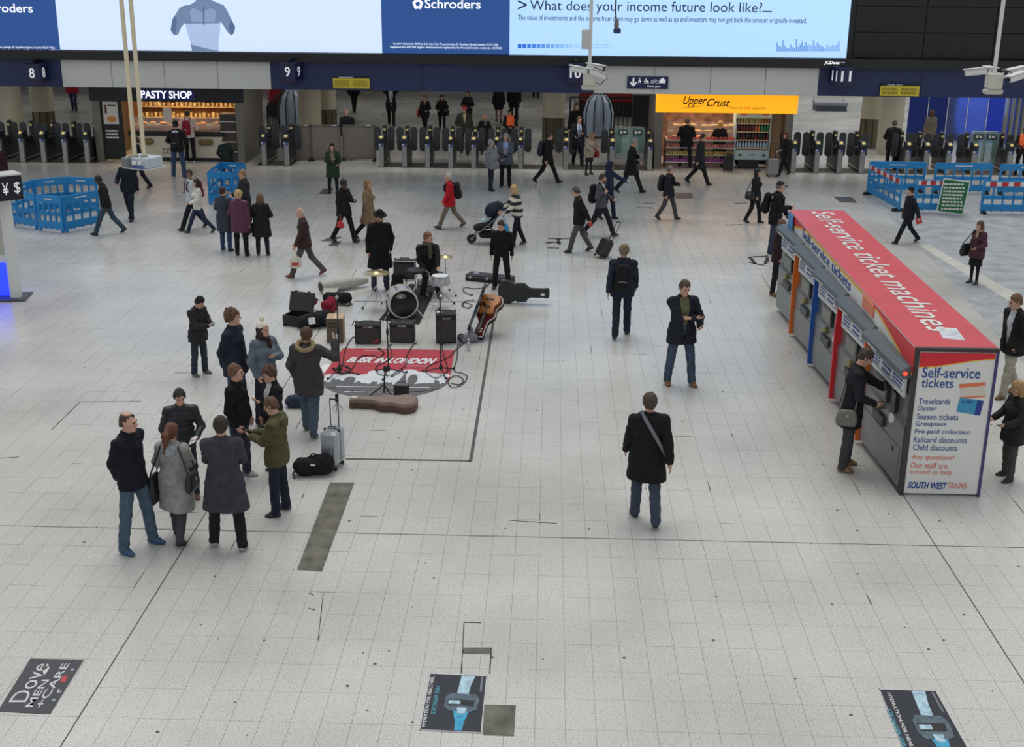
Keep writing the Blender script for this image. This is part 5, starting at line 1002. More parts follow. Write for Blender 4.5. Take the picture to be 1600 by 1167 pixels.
def carrier(p, side, label, col, w=.13, hgt=.2, name='carrier_bag', cat='bag', mark=None):
    h_ = p['hands'][0 if side == 'L' else 1][0]; c = h_+np.array([0, 0, -.12-hgt])
    body = nets([prim(c+np.array([0, 0, -hgt*.5]), c+np.array([0, 0, hgt*.3]), w, w*.8, .5, right=(0, 1, 0), k=.03)], .014, disp=lambda X, Y, Z: .008*np.sin(40*X+31*Z)*np.sin(37*Y+29*Z))
    ps_ = [('bag_body', body, mat(col, .5, var=.1, scale=9, bump=.4, bscale=16, name='plastic_bag'))]
    for q in (-1, 1): ps_.append(('handle', MB().tube([c+np.array([0, q*w*.5, hgt*.45]), c+np.array([0, q*.03, hgt*.9]), h_+np.array([0, 0, -.01])], .009, 5), mat(col, .5)))
    if mark: ps_.append(('print', MB().box(tuple(c+np.array([(1 if side == 'L' else -1)*w*.46, 0, -hgt*.3])), (.01, w*1.1, .07), 0), mat(mark, .6)))
    return at_person(p, name, label, cat, ps_)
def suitcase(loc, rz, label, col, w=.38, d=.24, hgt=.56, handle=.45, tilt=0, m=None, name='suitcase'):
    o = root(name, label, 'suitcase', loc, rz); T = Matrix.Rotation(R(tilt), 3, 'X'); M_ = m or mat(col, .4, name='case_shell')
    def tf(mb): mb.v = [tuple(T @ Vector(v)) for v in mb.v]; return mb
    part(o, 'shell', tf(MB().box((0, 0, .06+hgt/2), (w, d, hgt), bev=.045)), M_)
    for k in range(5): part(o, 'rib', tf(MB().box((-w*.36+w*.18*k, 0, .06+hgt/2), (.014, d+.012, hgt*.86), bev=.004)), M_)
    part(o, 'zip_band', tf(MB().box((0, 0, .06+hgt/2), (w+.006, .03, hgt+.006), bev=.01)), BLK)
    for sx in (-1, 1):
        part(o, 'handle_tube', tf(MB().tube([(sx*w*.25, d*.3, .06+hgt*.9), (sx*w*.25, d*.3, .06+hgt+handle)], .009, 6)), SATIN)
        for sy in (-1, 1): part(o, 'wheel', tf(MB().lathe([(.02, -.014), (.03, -.012), (.03, .012), (.02, .014)], (sx*w*.38, sy*d*.36, .03), 12, Matrix.Rotation(R(90), 3, 'Y'))), BLK)
    part(o, 'handle_grip', tf(MB().tube([(-w*.25, d*.3, .06+hgt+handle), (w*.25, d*.3, .06+hgt+handle)], .014, 6)), SATIN); part(o, 'top_grip', tf(MB().tube([(-.06, 0, .06+hgt), (-.05, 0, .09+hgt), (.05, 0, .09+hgt), (.06, 0, .06+hgt)], .009, 6)), SATIN)
    return o
# ------------------------------------------------------------------ who is in the hall
DK1, NAVYC, JEAN, DJEAN, GREY = (26, 26, 30), (34, 38, 54), (74, 92, 110), (48, 54, 66), (74, 74, 76)
BRN, DBRN, BLN, GRYH, GING = (74, 54, 40), (40, 30, 24), (186, 156, 110), (140, 136, 130), (98, 68, 48)
# -- group standing at the lower left
p = P('balding man in black fleece jacket and blue jeans, hands behind back', 214, 856, 640, 72, 'apart', ('behind', 'behind'), (26, 27, 36), .84, .03, JEAN, (44, 82, 116), ('thin', BRN), (10, 4))
p = P('dark-haired man in black quilted jacket holding out a white card', 292, 775, 604, 18, 'stand', ('hold', 'pocket'), (36, 37, 42), .84, .022, (38, 44, 60), (104, 72, 54), ('short', (44, 36, 32)), (8, 14), puff=True)
held(p, 'L', 'card', 'white printed card in the hand of the man in black quilted jacket', 'card', (.11, .15, .004), (226, 228, 232))
p = P('woman seen from behind with auburn ponytail and long grey coat', 278, 846, 662, 172, 'step', ('hold', 'phone'), (150, 148, 146), .52, .032, (72, 72, 76), (28, 28, 30), ('tail', (104, 64, 44)), (-10, 4), fem=True, hood=(146, 156, 156, 1), flare=.04)
handbag(p, 'R', 'shiny black handbag on the right shoulder of the woman in grey coat', (30, 32, 36), .22, .2, .13, y=.1)
handbag(p, 'L', 'long black tote bag with green print beside the woman in grey coat', (24, 24, 26), .38, .18, .2, y=.04, name='tote_bag')
p = P('man seen from behind in charcoal knee-length overcoat and grey shoes', 357, 858, 650, 186, 'apart', ('phone', 'phone'), (62, 62, 70), .56, .03, (32, 32, 36), (150, 148, 146), ('short', (46, 36, 32)), (-6, 2), flare=.03)
p = P('man in olive green jacket with white collar looking at his phone', 443, 802, 619, 264, 'stand', ('phone', 'phone'), (84, 80, 54), .80, .032, (38, 42, 56), (40, 44, 52), ('short', (92, 66, 46)), (0, 24), hood=(84, 80, 54, 1))
held(p, 'L', 'camera', 'small dark camera held by the man in olive jacket', 'camera', (.11, .07, .04), (40, 38, 40), extra=(90, 90, 96))
p = P('short-haired man in black crew-neck sweater and jeans, side on', 374, 748, 567, 78, 'stand', ('pocket', 'pocket'), (22, 23, 27), .88, .018, DJEAN, (170, 170, 170), ('short', (108, 76, 54)), (14, -2), belly=.06)
p = P('curly-haired man in dark navy jacket and jeans behind the black sweater man', 369, 662, 481, 82, 'stand', ('pocket', 'behind'), (36, 40, 54), .80, .03, JEAN, (36, 38, 46), ('curly', GING), (20, 0))
p = P('curly brown-haired man with white T-shirt under open black jacket', 436, 738, 569, -52, 'stand', ('chest', 'pocket'), (28, 28, 32), .84, .024, (40, 42, 54), (40, 40, 44), ('curly', (84, 58, 40)), (-6, 16), open_=((206, 204, 206), -.05))
p = P('man in black cap and dark waxed jacket looking down at a phone', 311, 585, 460, 64, 'stand', ('phone', 'phone'), (44, 44, 46), .78, .034, DJEAN, (98, 92, 80), ('short', (30, 28, 28)), (6, 30), lean=4, hat=('beanie', (34, 34, 36)))
phone(p, 'L', 'phone held by the man in black cap')
p = P('woman in white bobble hat, denim jacket and dark scarf', 416, 662, 489, 50, 'stand', ('chest', 'pocket'), (100, 112, 122), .86, .034, (34, 34, 44), (32, 30, 34), ('long', (60, 38, 34)), (14, 0), fem=True, hat=('bobble', (224, 216, 200)), scarf=(52, 40, 44), height=1.74)
p = P('man from behind in grey parka with fur-trimmed hood raising one hand', 484, 680, 511, 176, 'step', ('pocket', 'wave'), (66, 62, 62), .70, .036, (76, 90, 106), (52, 64, 52), ('short', (84, 56, 40)), (-8, 4), hood=(160, 138, 104))
# -- hall, middle
p = P('man in black overcoat and jeans walking away with a grey bag strap', 1008, 818, 614, 184, 'step', ('fwd', 'back'), (27, 26, 28), .62, .03, (64, 74, 90), (40, 40, 46), ('short', (74, 58, 48)), (0, 0), flare=.02)
ub = p['ub']; at_person(p, 'bag_strap', 'grey shoulder bag strap across the back of the man in black overcoat', 'bag strap', [('strap', MB().tube([ub(.13, -.1, .5), ub(.1, .03, .59), ub(.05, .135, .5), ub(-.08, .17, .28), ub(-.2, .12, .06), ub(-.235, .03, -.02)], .026, 8), mat((112, 114, 120), .6))])
p = P('man in navy blazer, olive jumper and jeans reaching into his jacket', 1060, 600, 432, 16, 'apart', ('hold', 'cross'), (34, 37, 48), .74, .032, (66, 80, 98), (120, 78, 52), ('short', (82, 62, 48)), (4, 12), open_=((104, 106, 78), -.06), scarf=None)
p = P('man in dark navy suit walking away with a black rucksack', 970, 527, 381, 176, 'step2', ('back', 'fwd'), (40, 45, 60), .80, .026, (40, 45, 60), (34, 30, 30), ('short', (122, 104, 82)), (0, 2))
backpack(p, 'black rucksack on the back of the man in navy suit', (28, 29, 32))
p = P('man in black coat using a ticket machine, brown shoes', 1315, 731, 540, 82, 'stand', ('reach', 'hold'), (32, 33, 38), .66, .026, (64, 64, 68), (132, 98, 70), ('short', (62, 46, 38)), (0, 26), lean=6)
phone(p, 'R', 'phone held by the man at the ticket machine'); handbag(p, 'R', 'grey canvas shoulder bag of the man at the ticket machine', (112, 108, 100), .36, .2, .13, cross=True, y=.08, name='shoulder_bag')
p = P('long-haired woman in maroon-black jacket by the far ticket machine', 1210, 460, 342, 58, 'stand', ('hold', 'pocket'), (52, 38, 44), .80, .028, (34, 34, 40), (140, 106, 72), ('long', (104, 78, 56)), (0, 4), fem=True, scarf=(134, 120, 96))
handbag(p, 'L', 'tan brown handbag of the long-haired woman at the machines', (132, 104, 74), .34, .16, .12, cross=True, y=-.08)
p = P('man in black hat and coat holding a camera, bag on his shoulder', 1204, 395, 282, 74, 'stand', ('lap', 'phone'), (28, 28, 31), .74, .034, (56, 66, 84), (34, 32, 34), ('short', (110, 104, 98)), (0, 4), lean=5, hat=('cap', (44, 40, 42)))
held(p, 'L', 'camera', 'black camera in the hands of the man in black hat', 'camera', (.13, .08, .06), (26, 26, 28)); backpack(p, 'black bulky rucksack of the man with the camera', (24, 24, 26), w=.17)
p = P('young woman with long black hair in black walking right of the hall', 1174, 348, 262, 64, 'step', ('down', 'pocket'), (28, 30, 34), .74, .026, (30, 30, 34), (36, 34, 36), ('long', (28, 24, 24)), (20, 4), fem=True)
handbag(p, 'R', 'black handbag of the young woman with long black hair', (32, 34, 40), .24, .18, .12, y=.1)
p = P('man in black beanie and jacket striding past the green sign', 1418, 380, 289, -82, 'stride', ('back', 'pocket'), (30, 32, 40), .80, .032, (30, 31, 36), (26, 25, 26), ('short', (40, 36, 34)), (0, 4), hat=('beanie', (34, 34, 36)))
held(p, 'L', 'red_folder', 'red folder in the hand of the man in black beanie', 'folder', (.16, .2, .03), (200, 60, 66))
p = P('woman in maroon jacket with beige scarf carrying black bags', 1522, 443, 345, -62, 'close', ('hold', 'bag'), (78, 50, 58), .76, .03, (30, 29, 31), (58, 54, 48), ('long', (92, 62, 46)), (-10, 8), fem=True, scarf=(170, 150, 122), skirt=((30, 29, 31), .42))
handbag(p, 'R', 'big black bag slung in front of the woman in maroon', (32, 34, 38), .26, .22, .15, y=-.12)
p = P('man in black waxed jacket and pale trousers at the right edge', 1578, 618, 456, -72, 'step', ('pocket', 'down'), (36, 35, 35), .78, .036, (176, 170, 154), (122, 88, 66), ('short', (112, 78, 58)), (-14, 8), open_=((206, 208, 216), -.1), lean=4)
g = gp(1597, 640); suitcase((g[0]+.3, g[1], 0), R(20), 'dark pull-along case behind the man in pale trousers', (60, 62, 60))
p = P('blonde woman in black parka holding a turquoise card by the kiosk', 1576, 748, 594, -80, 'stand', ('hold', 'hold'), (46, 44, 44), .70, .036, (76, 74, 72), (36, 34, 36), ('long', (176, 138, 90)), (-4, 14), fem=True)
held(p, 'L', 'card', 'turquoise card in the hand of the blonde woman by the kiosk', 'card', (.1, .14, .004), (120, 196, 196))
# -- around the band
p = P('bearded man in long black coat and black bowler hat among the drums', 594, 452, 328, 22, 'stand', ('pocket', 'down'), (24, 24, 27), .52, .034, (54, 60, 72), (36, 34, 34), ('short', (60, 44, 36)), (10, 16), hat=('bowler', (26, 26, 28)), flare=.03, beard=(60, 42, 34))
sg_ = gp(672, 462); p = P('seated drummer in black jacket with olive scarf', 0, 0, 0, 14, 'sit', ('drum', 'lap'), (26, 26, 29), .9, .024, (28, 28, 32), (40, 38, 38), ('short', (128, 86, 58)), (58, 4), scarf=(84, 82, 68), ground=(sg_[0], sg_[1], 0), height=1.8, detail=1, seat=.56)
p = P('young man in black sweater and black jeans standing by the guitar case', 784, 452, 342, -6, 'apart', ('down', 'down'), (24, 24, 27), .88, .02, (27, 27, 31), (30, 30, 32), ('short', (50, 36, 30)), (-20, 18))
p = P('bald older man in brown leather jacket striding with a plastic bag', 483, 432, 319, -78, 'stride', ('fwd', 'bag'), (62, 46, 44), .80, .03, (88, 84, 82), (122, 66, 46), ('bald', (196, 190, 184)), (-4, 4), lean=5)
carrier(p, 'L', 'white plastic carrier bag with red print held by the bald man', (214, 208, 190), .15, .2, mark=(190, 70, 60))
p = P('dark-skinned man all in black checking his phone while walking', 536, 378, 277, 62, 'walk', ('phone', 'bag'), (30, 30, 34), .78, .028, (32, 32, 36), (28, 27, 28), ('short', (24, 22, 22)), (0, 14), skinc=(92, 66, 54)); phone(p, 'L', 'phone held by the man all in black')
carrier(p, 'R', 'red carrier bag held by the man all in black', (196, 50, 58), .12, .1)
p = P('woman in camel coat walking to the right behind the drums', 573, 376, 276, 84, 'stride2', ('pocket', 'pocket'), (128, 106, 84), .56, .03, (32, 34, 44), (34, 34, 38), ('bob', (140, 112, 78)), (0, 0), fem=True, flare=.03)
p = P('white-haired man in bright red jacket walking left with black rucksack', 707, 356, 266, -80, 'stride', ('fwd', 'down'), (186, 32, 44), .76, .032, (122, 112, 96), (74, 64, 54), ('thin', (206, 196, 186)), (0, 4), lean=4)
backpack(p, 'black rucksack on the man in the red jacket', (36, 36, 38))
p = P('blonde woman in black and cream striped sweater pushing a pram', 812, 384, 287, -70, 'step', ('push', 'push'), (38, 40, 50), .88, .03, (30, 31, 38), (84, 66, 48), ('bob', (196, 164, 116)), (0, 6), fem=True, stripes=(212, 204, 188), belly=.05, lean=8)
carrier(p, 'L', 'turquoise carrier bag hanging from the pram handle', (30, 150, 196), .15, .22)
# -- far left
p = P('dark-skinned man in black bomber jacket and jeans beside the blue barriers', 174, 366, 269, -76, 'stride', ('down', 'down'), (32, 31, 34), .86, .028, (58, 76, 90), (32, 30, 32), ('short', (26, 24, 24)), (0, 22), lean=8, skinc=(86, 62, 52))
p = P('man in dark navy jacket partly hidden by the hanging white box', 207, 343, 244, -10, 'step', ('down', 'hold'), (30, 34, 46), .82, .028, (36, 40, 52), (30, 28, 30), ('short', (50, 42, 38)), (0, 6))
p = P('man in dark suit passing behind the hanging white box', 222, 296, 212, -80, 'walk', ('down', 'down'), (30, 32, 42), .78, .024, (34, 36, 44), (28, 27, 28), ('short', (60, 46, 38)), (0, 0))
p = P('man in jeans and black jacket with white hood at the pasty shop', 280, 280, 183, 184, 'apart', ('hold', 'hold'), (34, 36, 36), .86, .03, (62, 82, 106), (206, 206, 204), ('short', (44, 36, 32)), (0, 6), hood=(206, 210, 214, 1), hat=('cap', (32, 32, 34))); backpack(p, 'black rucksack of the man in jeans at the pasty shop', (40, 40, 42))
p = P('man in pale pink hoodie and black trousers at the pasty shop', 298, 254, 172, 180, 'stand', ('hold', 'hold'), (212, 192, 190), .86, .026, (26, 26, 28), (214, 212, 210), ('short', (56, 42, 34)), (0, 6)); backpack(p, 'dark red rucksack on the pale pink hoodie', (132, 32, 50))
p = P('dark-haired person in black coat leaning over behind the small blue barrier', 356, 286, 220, 200, 'stand', ('hold', 'hold'), (34, 44, 40), .6, .03, (30, 30, 34), (28, 28, 28), ('short', (36, 32, 30)), (0, 30), lean=10); handbag(p, 'R', 'black shoulder bag of the person behind the small blue barrier', (32, 32, 34), .3, .17, .12)
p = P('young man in white hoodie with maroon rucksack turning his head', 306, 358, 261, -58, 'stride', ('down', 'down'), (196, 204, 206), .84, .026, (36, 38, 48), (30, 28, 30), ('short', (30, 26, 26)), (50, 0), skinc=(150, 106, 86)); backpack(p, 'maroon rucksack on the young man in white hoodie', (98, 34, 56))
p = P('woman with long black hair in short white jacket and jeans', 316, 364, 276, -66, 'stride2', ('hold', 'down'), (214, 210, 200), .84, .028, (48, 58, 80), (70, 72, 76), ('long', (34, 26, 28)), (0, 0), fem=True)
p = P('woman in navy padded coat and jeans, left of the three women', 353, 392, 292, 160, 'stand', ('hold', 'hold'), (44, 48, 62), .56, .036, (58, 76, 106), (30, 30, 34), ('short', (66, 32, 36)), (-20, 0), fem=True, puff=True)
p = P('fair-haired woman in maroon quilted jacket, middle of the three women', 378, 400, 297, 176, 'stand', ('hold', 'down'), (86, 44, 66), .66, .04, (27, 27, 30), (28, 27, 28), ('curly', (190, 160, 112)), (-10, 0), fem=True, puff=True, belly=.06)
p = P('woman in black hooded coat and black tights, right of the three women', 411, 399, 303, 184, 'stand', ('hold', 'hold'), (32, 33, 36), .56, .036, (36, 36, 46), (28, 27, 28), ('bob', (108, 82, 60)), (0, 0), fem=True, hood=(34, 35, 38, 1), flare=.03); handbag(p, 'L', 'black handbag between the maroon jacket and the black hooded coat', (30, 30, 32), .38, .14, .13, y=-.02)
p = P('older person with short fair hair and dark coat facing the three women', 388, 366, 264, -60, 'stand', ('hold', 'hold'), (44, 44, 44), .66, .034, (38, 38, 42), (30, 29, 30), ('short', (150, 118, 84)), (0, 8))
p = P('person with dark bushy hair behind the currency sign at the left edge', 2, 315, 221, 30, 'stand', ('down', 'down'), (60, 34, 36), .8, .03, (40, 40, 46), (30, 30, 32), ('long', (36, 26, 26)), (0, 0), fem=True)
# -- far middle and right, before the gates
p = P('woman in green coat and dark beret facing the camera, far middle', 521, 300, 224, 10, 'stand', ('hold', 'chest'), (44, 62, 48), .56, .03, (36, 36, 40), (28, 28, 30), ('bob', (50, 36, 34)), (-6, 0), fem=True, hat=('beanie', (50, 34, 38)), open_=((120, 112, 96), .05))
p = P('grey-haired woman wrapped in a grey cape by the gates', 765, 298, 217, 110, 'stand', ('hold', 'hold'), (70, 72, 76), .8, .03, (40, 44, 56), (30, 29, 30), ('short', (150, 146, 142)), (-10, 0), fem=True, cape=(126, 128, 132))
p = P('man in grey blazer and blue shirt looking at his phone by the gates', 790, 292, 207, -6, 'stand', ('phone', 'phone'), (84, 90, 104), .78, .026, (28, 28, 31), (28, 27, 28), ('short', (150, 146, 140)), (0, 20), open_=((150, 168, 206), -.06)); phone(p, 'L', 'phone of the man in grey blazer')
p = P('man in black coat striding right with a dark grey rucksack', 852, 286, 203, 82, 'stride', ('strap', 'down'), (28, 28, 30), .76, .03, (30, 30, 33), (28, 27, 28), ('short', (60, 48, 42)), (0, 4), lean=3); backpack(p, 'dark grey rucksack of the man in black coat striding right', (52, 56, 62), w=.17)
p = P('woman in headscarf and beige shawl with a red bag near the cameras', 918, 273, 210, 60, 'stand', ('hold', 'hold'), (172, 158, 138), .74, .034, (44, 38, 38), (40, 36, 36), ('none', (120, 90, 60)), (0, 26), fem=True, shawl=(158, 130, 98), skirt=((44, 42, 44), .4), lean=6); handbag(p, 'L', 'red handbag of the woman in beige shawl', (150, 34, 50), .3, .2, .15, y=-.1)
p = P('man in dark suit and pale tie coming through the gate, phone in hand', 902, 258, 180, 14, 'step', ('phone', 'hold'), (32, 34, 46), .68, .026, (34, 36, 46), (28, 27, 28), ('short', (110, 84, 60)), (10, 14), open_=((206, 210, 220), -.02, (110, 130, 170)))
p = P('woman with long hair in black just behind the suited man at the gate', 898, 240, 160, 20, 'stand', ('down', 'down'), (30, 29, 31), .7, .028, (34, 34, 38), (28, 28, 30), ('long', (112, 80, 56)), (10, 4), fem=True)
p = P('grey-haired man in black coat walking right with a hand at his chest', 981, 301, 212, 76, 'stride', ('chest', 'hold'), (30, 29, 31), .64, .028, (34, 34, 38), (28, 27, 28), ('short', (150, 142, 136)), (0, 20), lean=4)
p = P('person in dark blue hooded tracksuit reading a phone', 946, 342, 250, 72, 'step', ('reach', 'down'), (36, 46, 70), .86, .03, (36, 42, 62), (30, 29, 32), ('none', (30, 28, 30)), (0, 12), hat=('hoodup', (36, 46, 70)), skinc=(90, 64, 56)); phone(p, 'L', 'phone held by the person in blue hood')
p = P('bearded man in grey sweater and white collar with a big black rucksack', 934, 368, 267, 66, 'stride', ('hold', 'strap'), (80, 78, 86), .86, .022, (38, 38, 44), (72, 66, 56), ('short', (60, 40, 34)), (6, 8), open_=((214, 216, 220), .16), beard=(66, 42, 34)); backpack(p, 'big black rucksack of the bearded man', (30, 30, 33), w=.17)
p = P('man in grey beanie and black jacket pulling a case to the left', 908, 394, 289, -84, 'walk', ('back', 'down'), (32, 31, 33), .80, .032, (84, 84, 86), (30, 28, 30), ('short', (60, 48, 40)), (0, 14), lean=7, hat=('beanie', (92, 92, 92)))
g = gp(937, 403); cse = suitcase((g[0], g[1], 0), R(-60), 'black and red pull-along case behind the man in grey beanie', (34, 33, 35), .34, .24, .46, .5, -28)
held(PEOPLE[-1], 'L', 'red_bundle', 'red bundle strapped to the case of the man in grey beanie', 'bundle', (.1, .16, .08), (180, 40, 56))
p = P('man in flat cap and black jacket with rucksack walking right', 1040, 343, 257, 70, 'walk', ('phone', 'down'), (36, 38, 42), .78, .032, (76, 76, 80), (34, 32, 34), ('short', (110, 96, 86)), (0, 10), hat=('cap', (132, 118, 108))); backpack(p, 'black rucksack of the man in flat cap', (36, 38, 40))
p = P('man in dark overcoat walking past the baguette shop', 1088, 288, 205, 72, 'stride2', ('down', 'down'), (42, 42, 46), .62, .028, (34, 34, 38), (30, 28, 30), ('short', (60, 46, 40)), (0, 10), lean=4); handbag(p, 'L', 'black briefcase of the man in dark overcoat by the baguette shop', (34, 33, 34), .03, .2, .12, from_hand=True, name='briefcase')
p = P('broad man in black at the baguette counter, seen from behind', 1070, 262, 184, 178, 'apart', ('hold', 'hold'), (28, 28, 31), .76, .034, (30, 30, 33), (28, 27, 28), ('short', (90, 76, 66)), (0, 8), belly=.06)
p = P('blonde woman in long black coat at the baguette counter', 1122, 262, 189, 180, 'stand', ('hold', 'hold'), (28, 28, 31), .5, .03, (40, 46, 58), (28, 27, 28), ('long', (186, 150, 104)), (0, 8), fem=True)
g = gp(1137, 268); suitcase((g[0], g[1], 0), R(4), 'black upright case beside the blonde woman at the counter', (28, 28, 30), .34, .26, .55, .02)
p = P('red-haired woman in black suit walking left with a sheet of paper', 1226, 274, 205, -70, 'walk', ('hold', 'back'), (30, 30, 34), .72, .024, (30, 30, 33), (36, 34, 34), ('bob', (104, 60, 44)), (0, 4), fem=True); held(p, 'L', 'paper_sheet', 'white sheet of paper held by the red-haired woman', 'paper', (.16, .22, .003), (222, 220, 228))
g = gp(1206, 276); suitcase((g[0], g[1], 0), R(15), 'grey pull-along case of the red-haired woman', (104, 100, 96), .4, .26, .58, .5, 0, STEEL)
p = P('man in black coat with brown shoulder bag at the right gates', 1391, 264, 188, 176, 'stand', ('hold', 'pocket'), (32, 32, 34), .68, .032, (30, 30, 34), (28, 27, 28), ('short', (80, 66, 56)), (0, 4)); handbag(p, 'R', 'brown shoulder bag of the man at the right gates', (72, 60, 54), .34, .2, .14, cross=True, y=.06, name='shoulder_bag')
p = P('woman in beige coat beyond the right gates, walking away', 1450, 240, 172, 190, 'stand', ('down', 'bag'), (132, 122, 106), .6, .03, (60, 56, 52), (40, 38, 38), ('bob', (98, 70, 54)), (0, 0), fem=True); carrier(p, 'R', 'red and white bag of the woman in beige coat', (206, 120, 130), .1, .1)
p = P('bearded staff member in orange vest at the right edge', 1592, 274, 198, -10, 'stand', ('hold', 'hold'), (34, 34, 38), .8, .028, (30, 30, 34), (28, 27, 28), ('short', (34, 30, 28)), (-10, 6), vest=(244, 110, 50), skinc=(150, 108, 88), beard=(34, 30, 28))
# -- beyond the gates
p = P('man behind the grey barrier gate, dark jacket', 544, 246, 170, 0, 'stand', ('down', 'down'), (34, 36, 40), .8, .03, (36, 36, 40), (28, 27, 28), ('bald', (120, 110, 104)), (0, 0))
p = P('suited man on the platform walking forward, hands to his head', 612, 197, 129, 4, 'walk', ('ear', 'ear'), (32, 33, 40), .68, .026, (34, 34, 40), (28, 27, 28), ('short', (60, 46, 38)), (0, 0), open_=((206, 210, 216), -.05, (150, 156, 170)))
p = P('woman with red bag and pale scarf on the platform', 665, 206, 147, -14, 'walk', ('hold', 'bag'), (34, 33, 38), .72, .026, (32, 32, 38), (28, 27, 30), ('long', (110, 74, 52)), (0, 0), fem=True, scarf=(170, 162, 146)); handbag(p, 'R', 'red handbag of the woman on the platform', (150, 36, 46), .26, .2, .16, y=-.02)
p = P('dark-haired woman in black on the platform with a black bag', 691, 204, 147, 4, 'step', ('hold', 'hold'), (32, 32, 36), .76, .03, (30, 30, 34), (28, 27, 30), ('long', (40, 30, 30)), (0, 10), fem=True); handbag(p, 'L', 'black handbag of the dark-haired woman on the platform', (30, 30, 32), .28, .18, .13, y=-.02)
p = P('woman in dark coat on the platform behind the red cap man', 731, 200, 142, 0, 'step', ('hold', 'hold'), (36, 36, 42), .66, .03, (32, 32, 38), (28, 27, 30), ('long', (60, 42, 38)), (0, 6), fem=True)
p = P('stout man in bright red cap and olive sweater passing the gate', 726, 241, 163, 4, 'walk', ('down', 'hold'), (62, 64, 56), .84, .034, (34, 36, 42), (34, 32, 34), ('short', (150, 140, 130)), (0, 6), hat=('cap', (196, 40, 44)), belly=.09, open_=((206, 196, 150), .24))
p = P('blonde woman with grey scarf in black coat coming through a gate', 757, 243, 177, 4, 'walk', ('hold', 'hold'), (32, 32, 34), .7, .03, (30, 30, 34), (28, 27, 30), ('bob', (196, 150, 130)), (0, 4), fem=True, scarf=(124, 120, 112))
p = P('staff member in orange vest and black cap behind the middle gates', 795, 238, 170, 30, 'stand', ('hold', 'hold'), (36, 36, 40), .8, .028, (32, 32, 36), (28, 27, 28), ('short', (36, 32, 30)), (0, 16), vest=(244, 104, 50), hat=('cap', (30, 30, 32)))
p = P('woman in short black dress on the platform, upper middle', 779, 192, 130, 180, 'walk', ('down', 'down'), (32, 33, 38), .7, .024, (150, 110, 96), (30, 28, 30), ('bob', (50, 40, 36)), (0, 0), fem=True, skirt=((30, 30, 34), .32))
p = P('tall man in black coat on the platform, upper middle right', 803, 190, 122, 184, 'walk', ('down', 'down'), (32, 32, 35), .62, .03, (32, 32, 36), (28, 27, 28), ('short', (56, 44, 38)), (0, 0))
p = P('man in black beyond the gates near the yellow line, walking', 553, 176, 112, 170, 'walk', ('down', 'down'), (32, 32, 36), .78, .028, (34, 34, 38), (30, 28, 30), ('short', (60, 48, 40)), (0, 0))
p = P('person in red top and jeans carrying a white bag, top left', 117, 173, 112, 10, 'step', ('bag', 'down'), (170, 40, 48), .86, .03, (48, 62, 90), (30, 28, 30), ('short', (70, 52, 42)), (0, 0)); carrier(p, 'L', 'white carrier bag of the person in red top', (206, 206, 212), .15, .18)
p = P('man far off on the platform in dark clothes, top centre', 837, 153, 96, 180, 'walk', ('down', 'down'), (34, 34, 40), .76, .026, (34, 34, 40), (30, 28, 30), ('short', (60, 48, 40)), (0, 0))
# pram
PG = gp(757, 380); pr = root('pram', 'black three-wheeled pram with a navy hood', 'pram', (PG[0], PG[1], 0), R(8))
def wheel(c, r_): return MB().lathe([(r_*.55, -.02), (r_*.9, -.025), (r_, 0), (r_*.9, .025), (r_*.55, .02)], c, 20, Matrix.Rotation(R(90), 3, 'X'))
for c, r_ in (((-.34, .0, .13), .13), ((.36, -.25, .15), .15), ((.36, .25, .15), .15)): w_ = part(pr, 'wheel', wheel(c, r_), SATIN, smooth=True); part(w_, 'hub', wheel(c, r_*.3), STEEL)
for sy in (-1, 1):
    part(pr, 'frame_tube', MB().tube([(-.34, sy*.05, .15), (-.1, sy*.2, .38), (.3, sy*.24, .72), (.55, sy*.24, 1.0)], .018, 8), mat((120, 120, 122), .35, .6)); part(pr, 'rear_leg', MB().tube([(.36, sy*.25, .15), (.08, sy*.22, .52)], .018, 8), mat((120, 120, 122), .35, .6))
part(pr, 'handle_bar', MB().tube([(.55, -.24, 1.0), (.6, -.15, 1.03), (.6, .15, 1.03), (.55, .24, 1.0)], .022, 8), BLK)
seat_ = nets([prim((-.2, 0, .42), (.12, 0, .5), .19, .2, .5, right=(0, 1, 0), k=.04), prim((.12, 0, .5), (.36, 0, .86), .2, .2, .4, right=(0, 1, 0), k=.04)], .02); link('seat', npmesh([(seat_[0], seat_[1], cloth((34, 34, 38)))], 'seat'), None, pr)
hood_ = nets([prim((.22, 0, .86), (.34, 0, .92), .24, .22, .9, right=(0, 1, 0), k=.04)], .018, [lambda X, Y, Z: .62-Z+.5*(X+.1)+0*Y]); link('hood', npmesh([(hood_[0], hood_[1], cloth((38, 40, 54)))], 'hood'), None, pr)
bask = nets([prim((-.05, 0, .24), (.22, 0, .24), .14, .16, .7, right=(0, 1, 0), k=.03)], .018); link('basket', npmesh([(bask[0], bask[1], cloth((46, 46, 44)))], 'basket'), None, pr)
blk_ = nets([prim((-.02, 0, .6), (.14, 0, .68), .12, .12, .6, right=(0, 1, 0), k=.03)], .018); link('blanket', npmesh([(blk_[0], blk_[1], cloth((170, 196, 190)))], 'blanket'), None, pr)
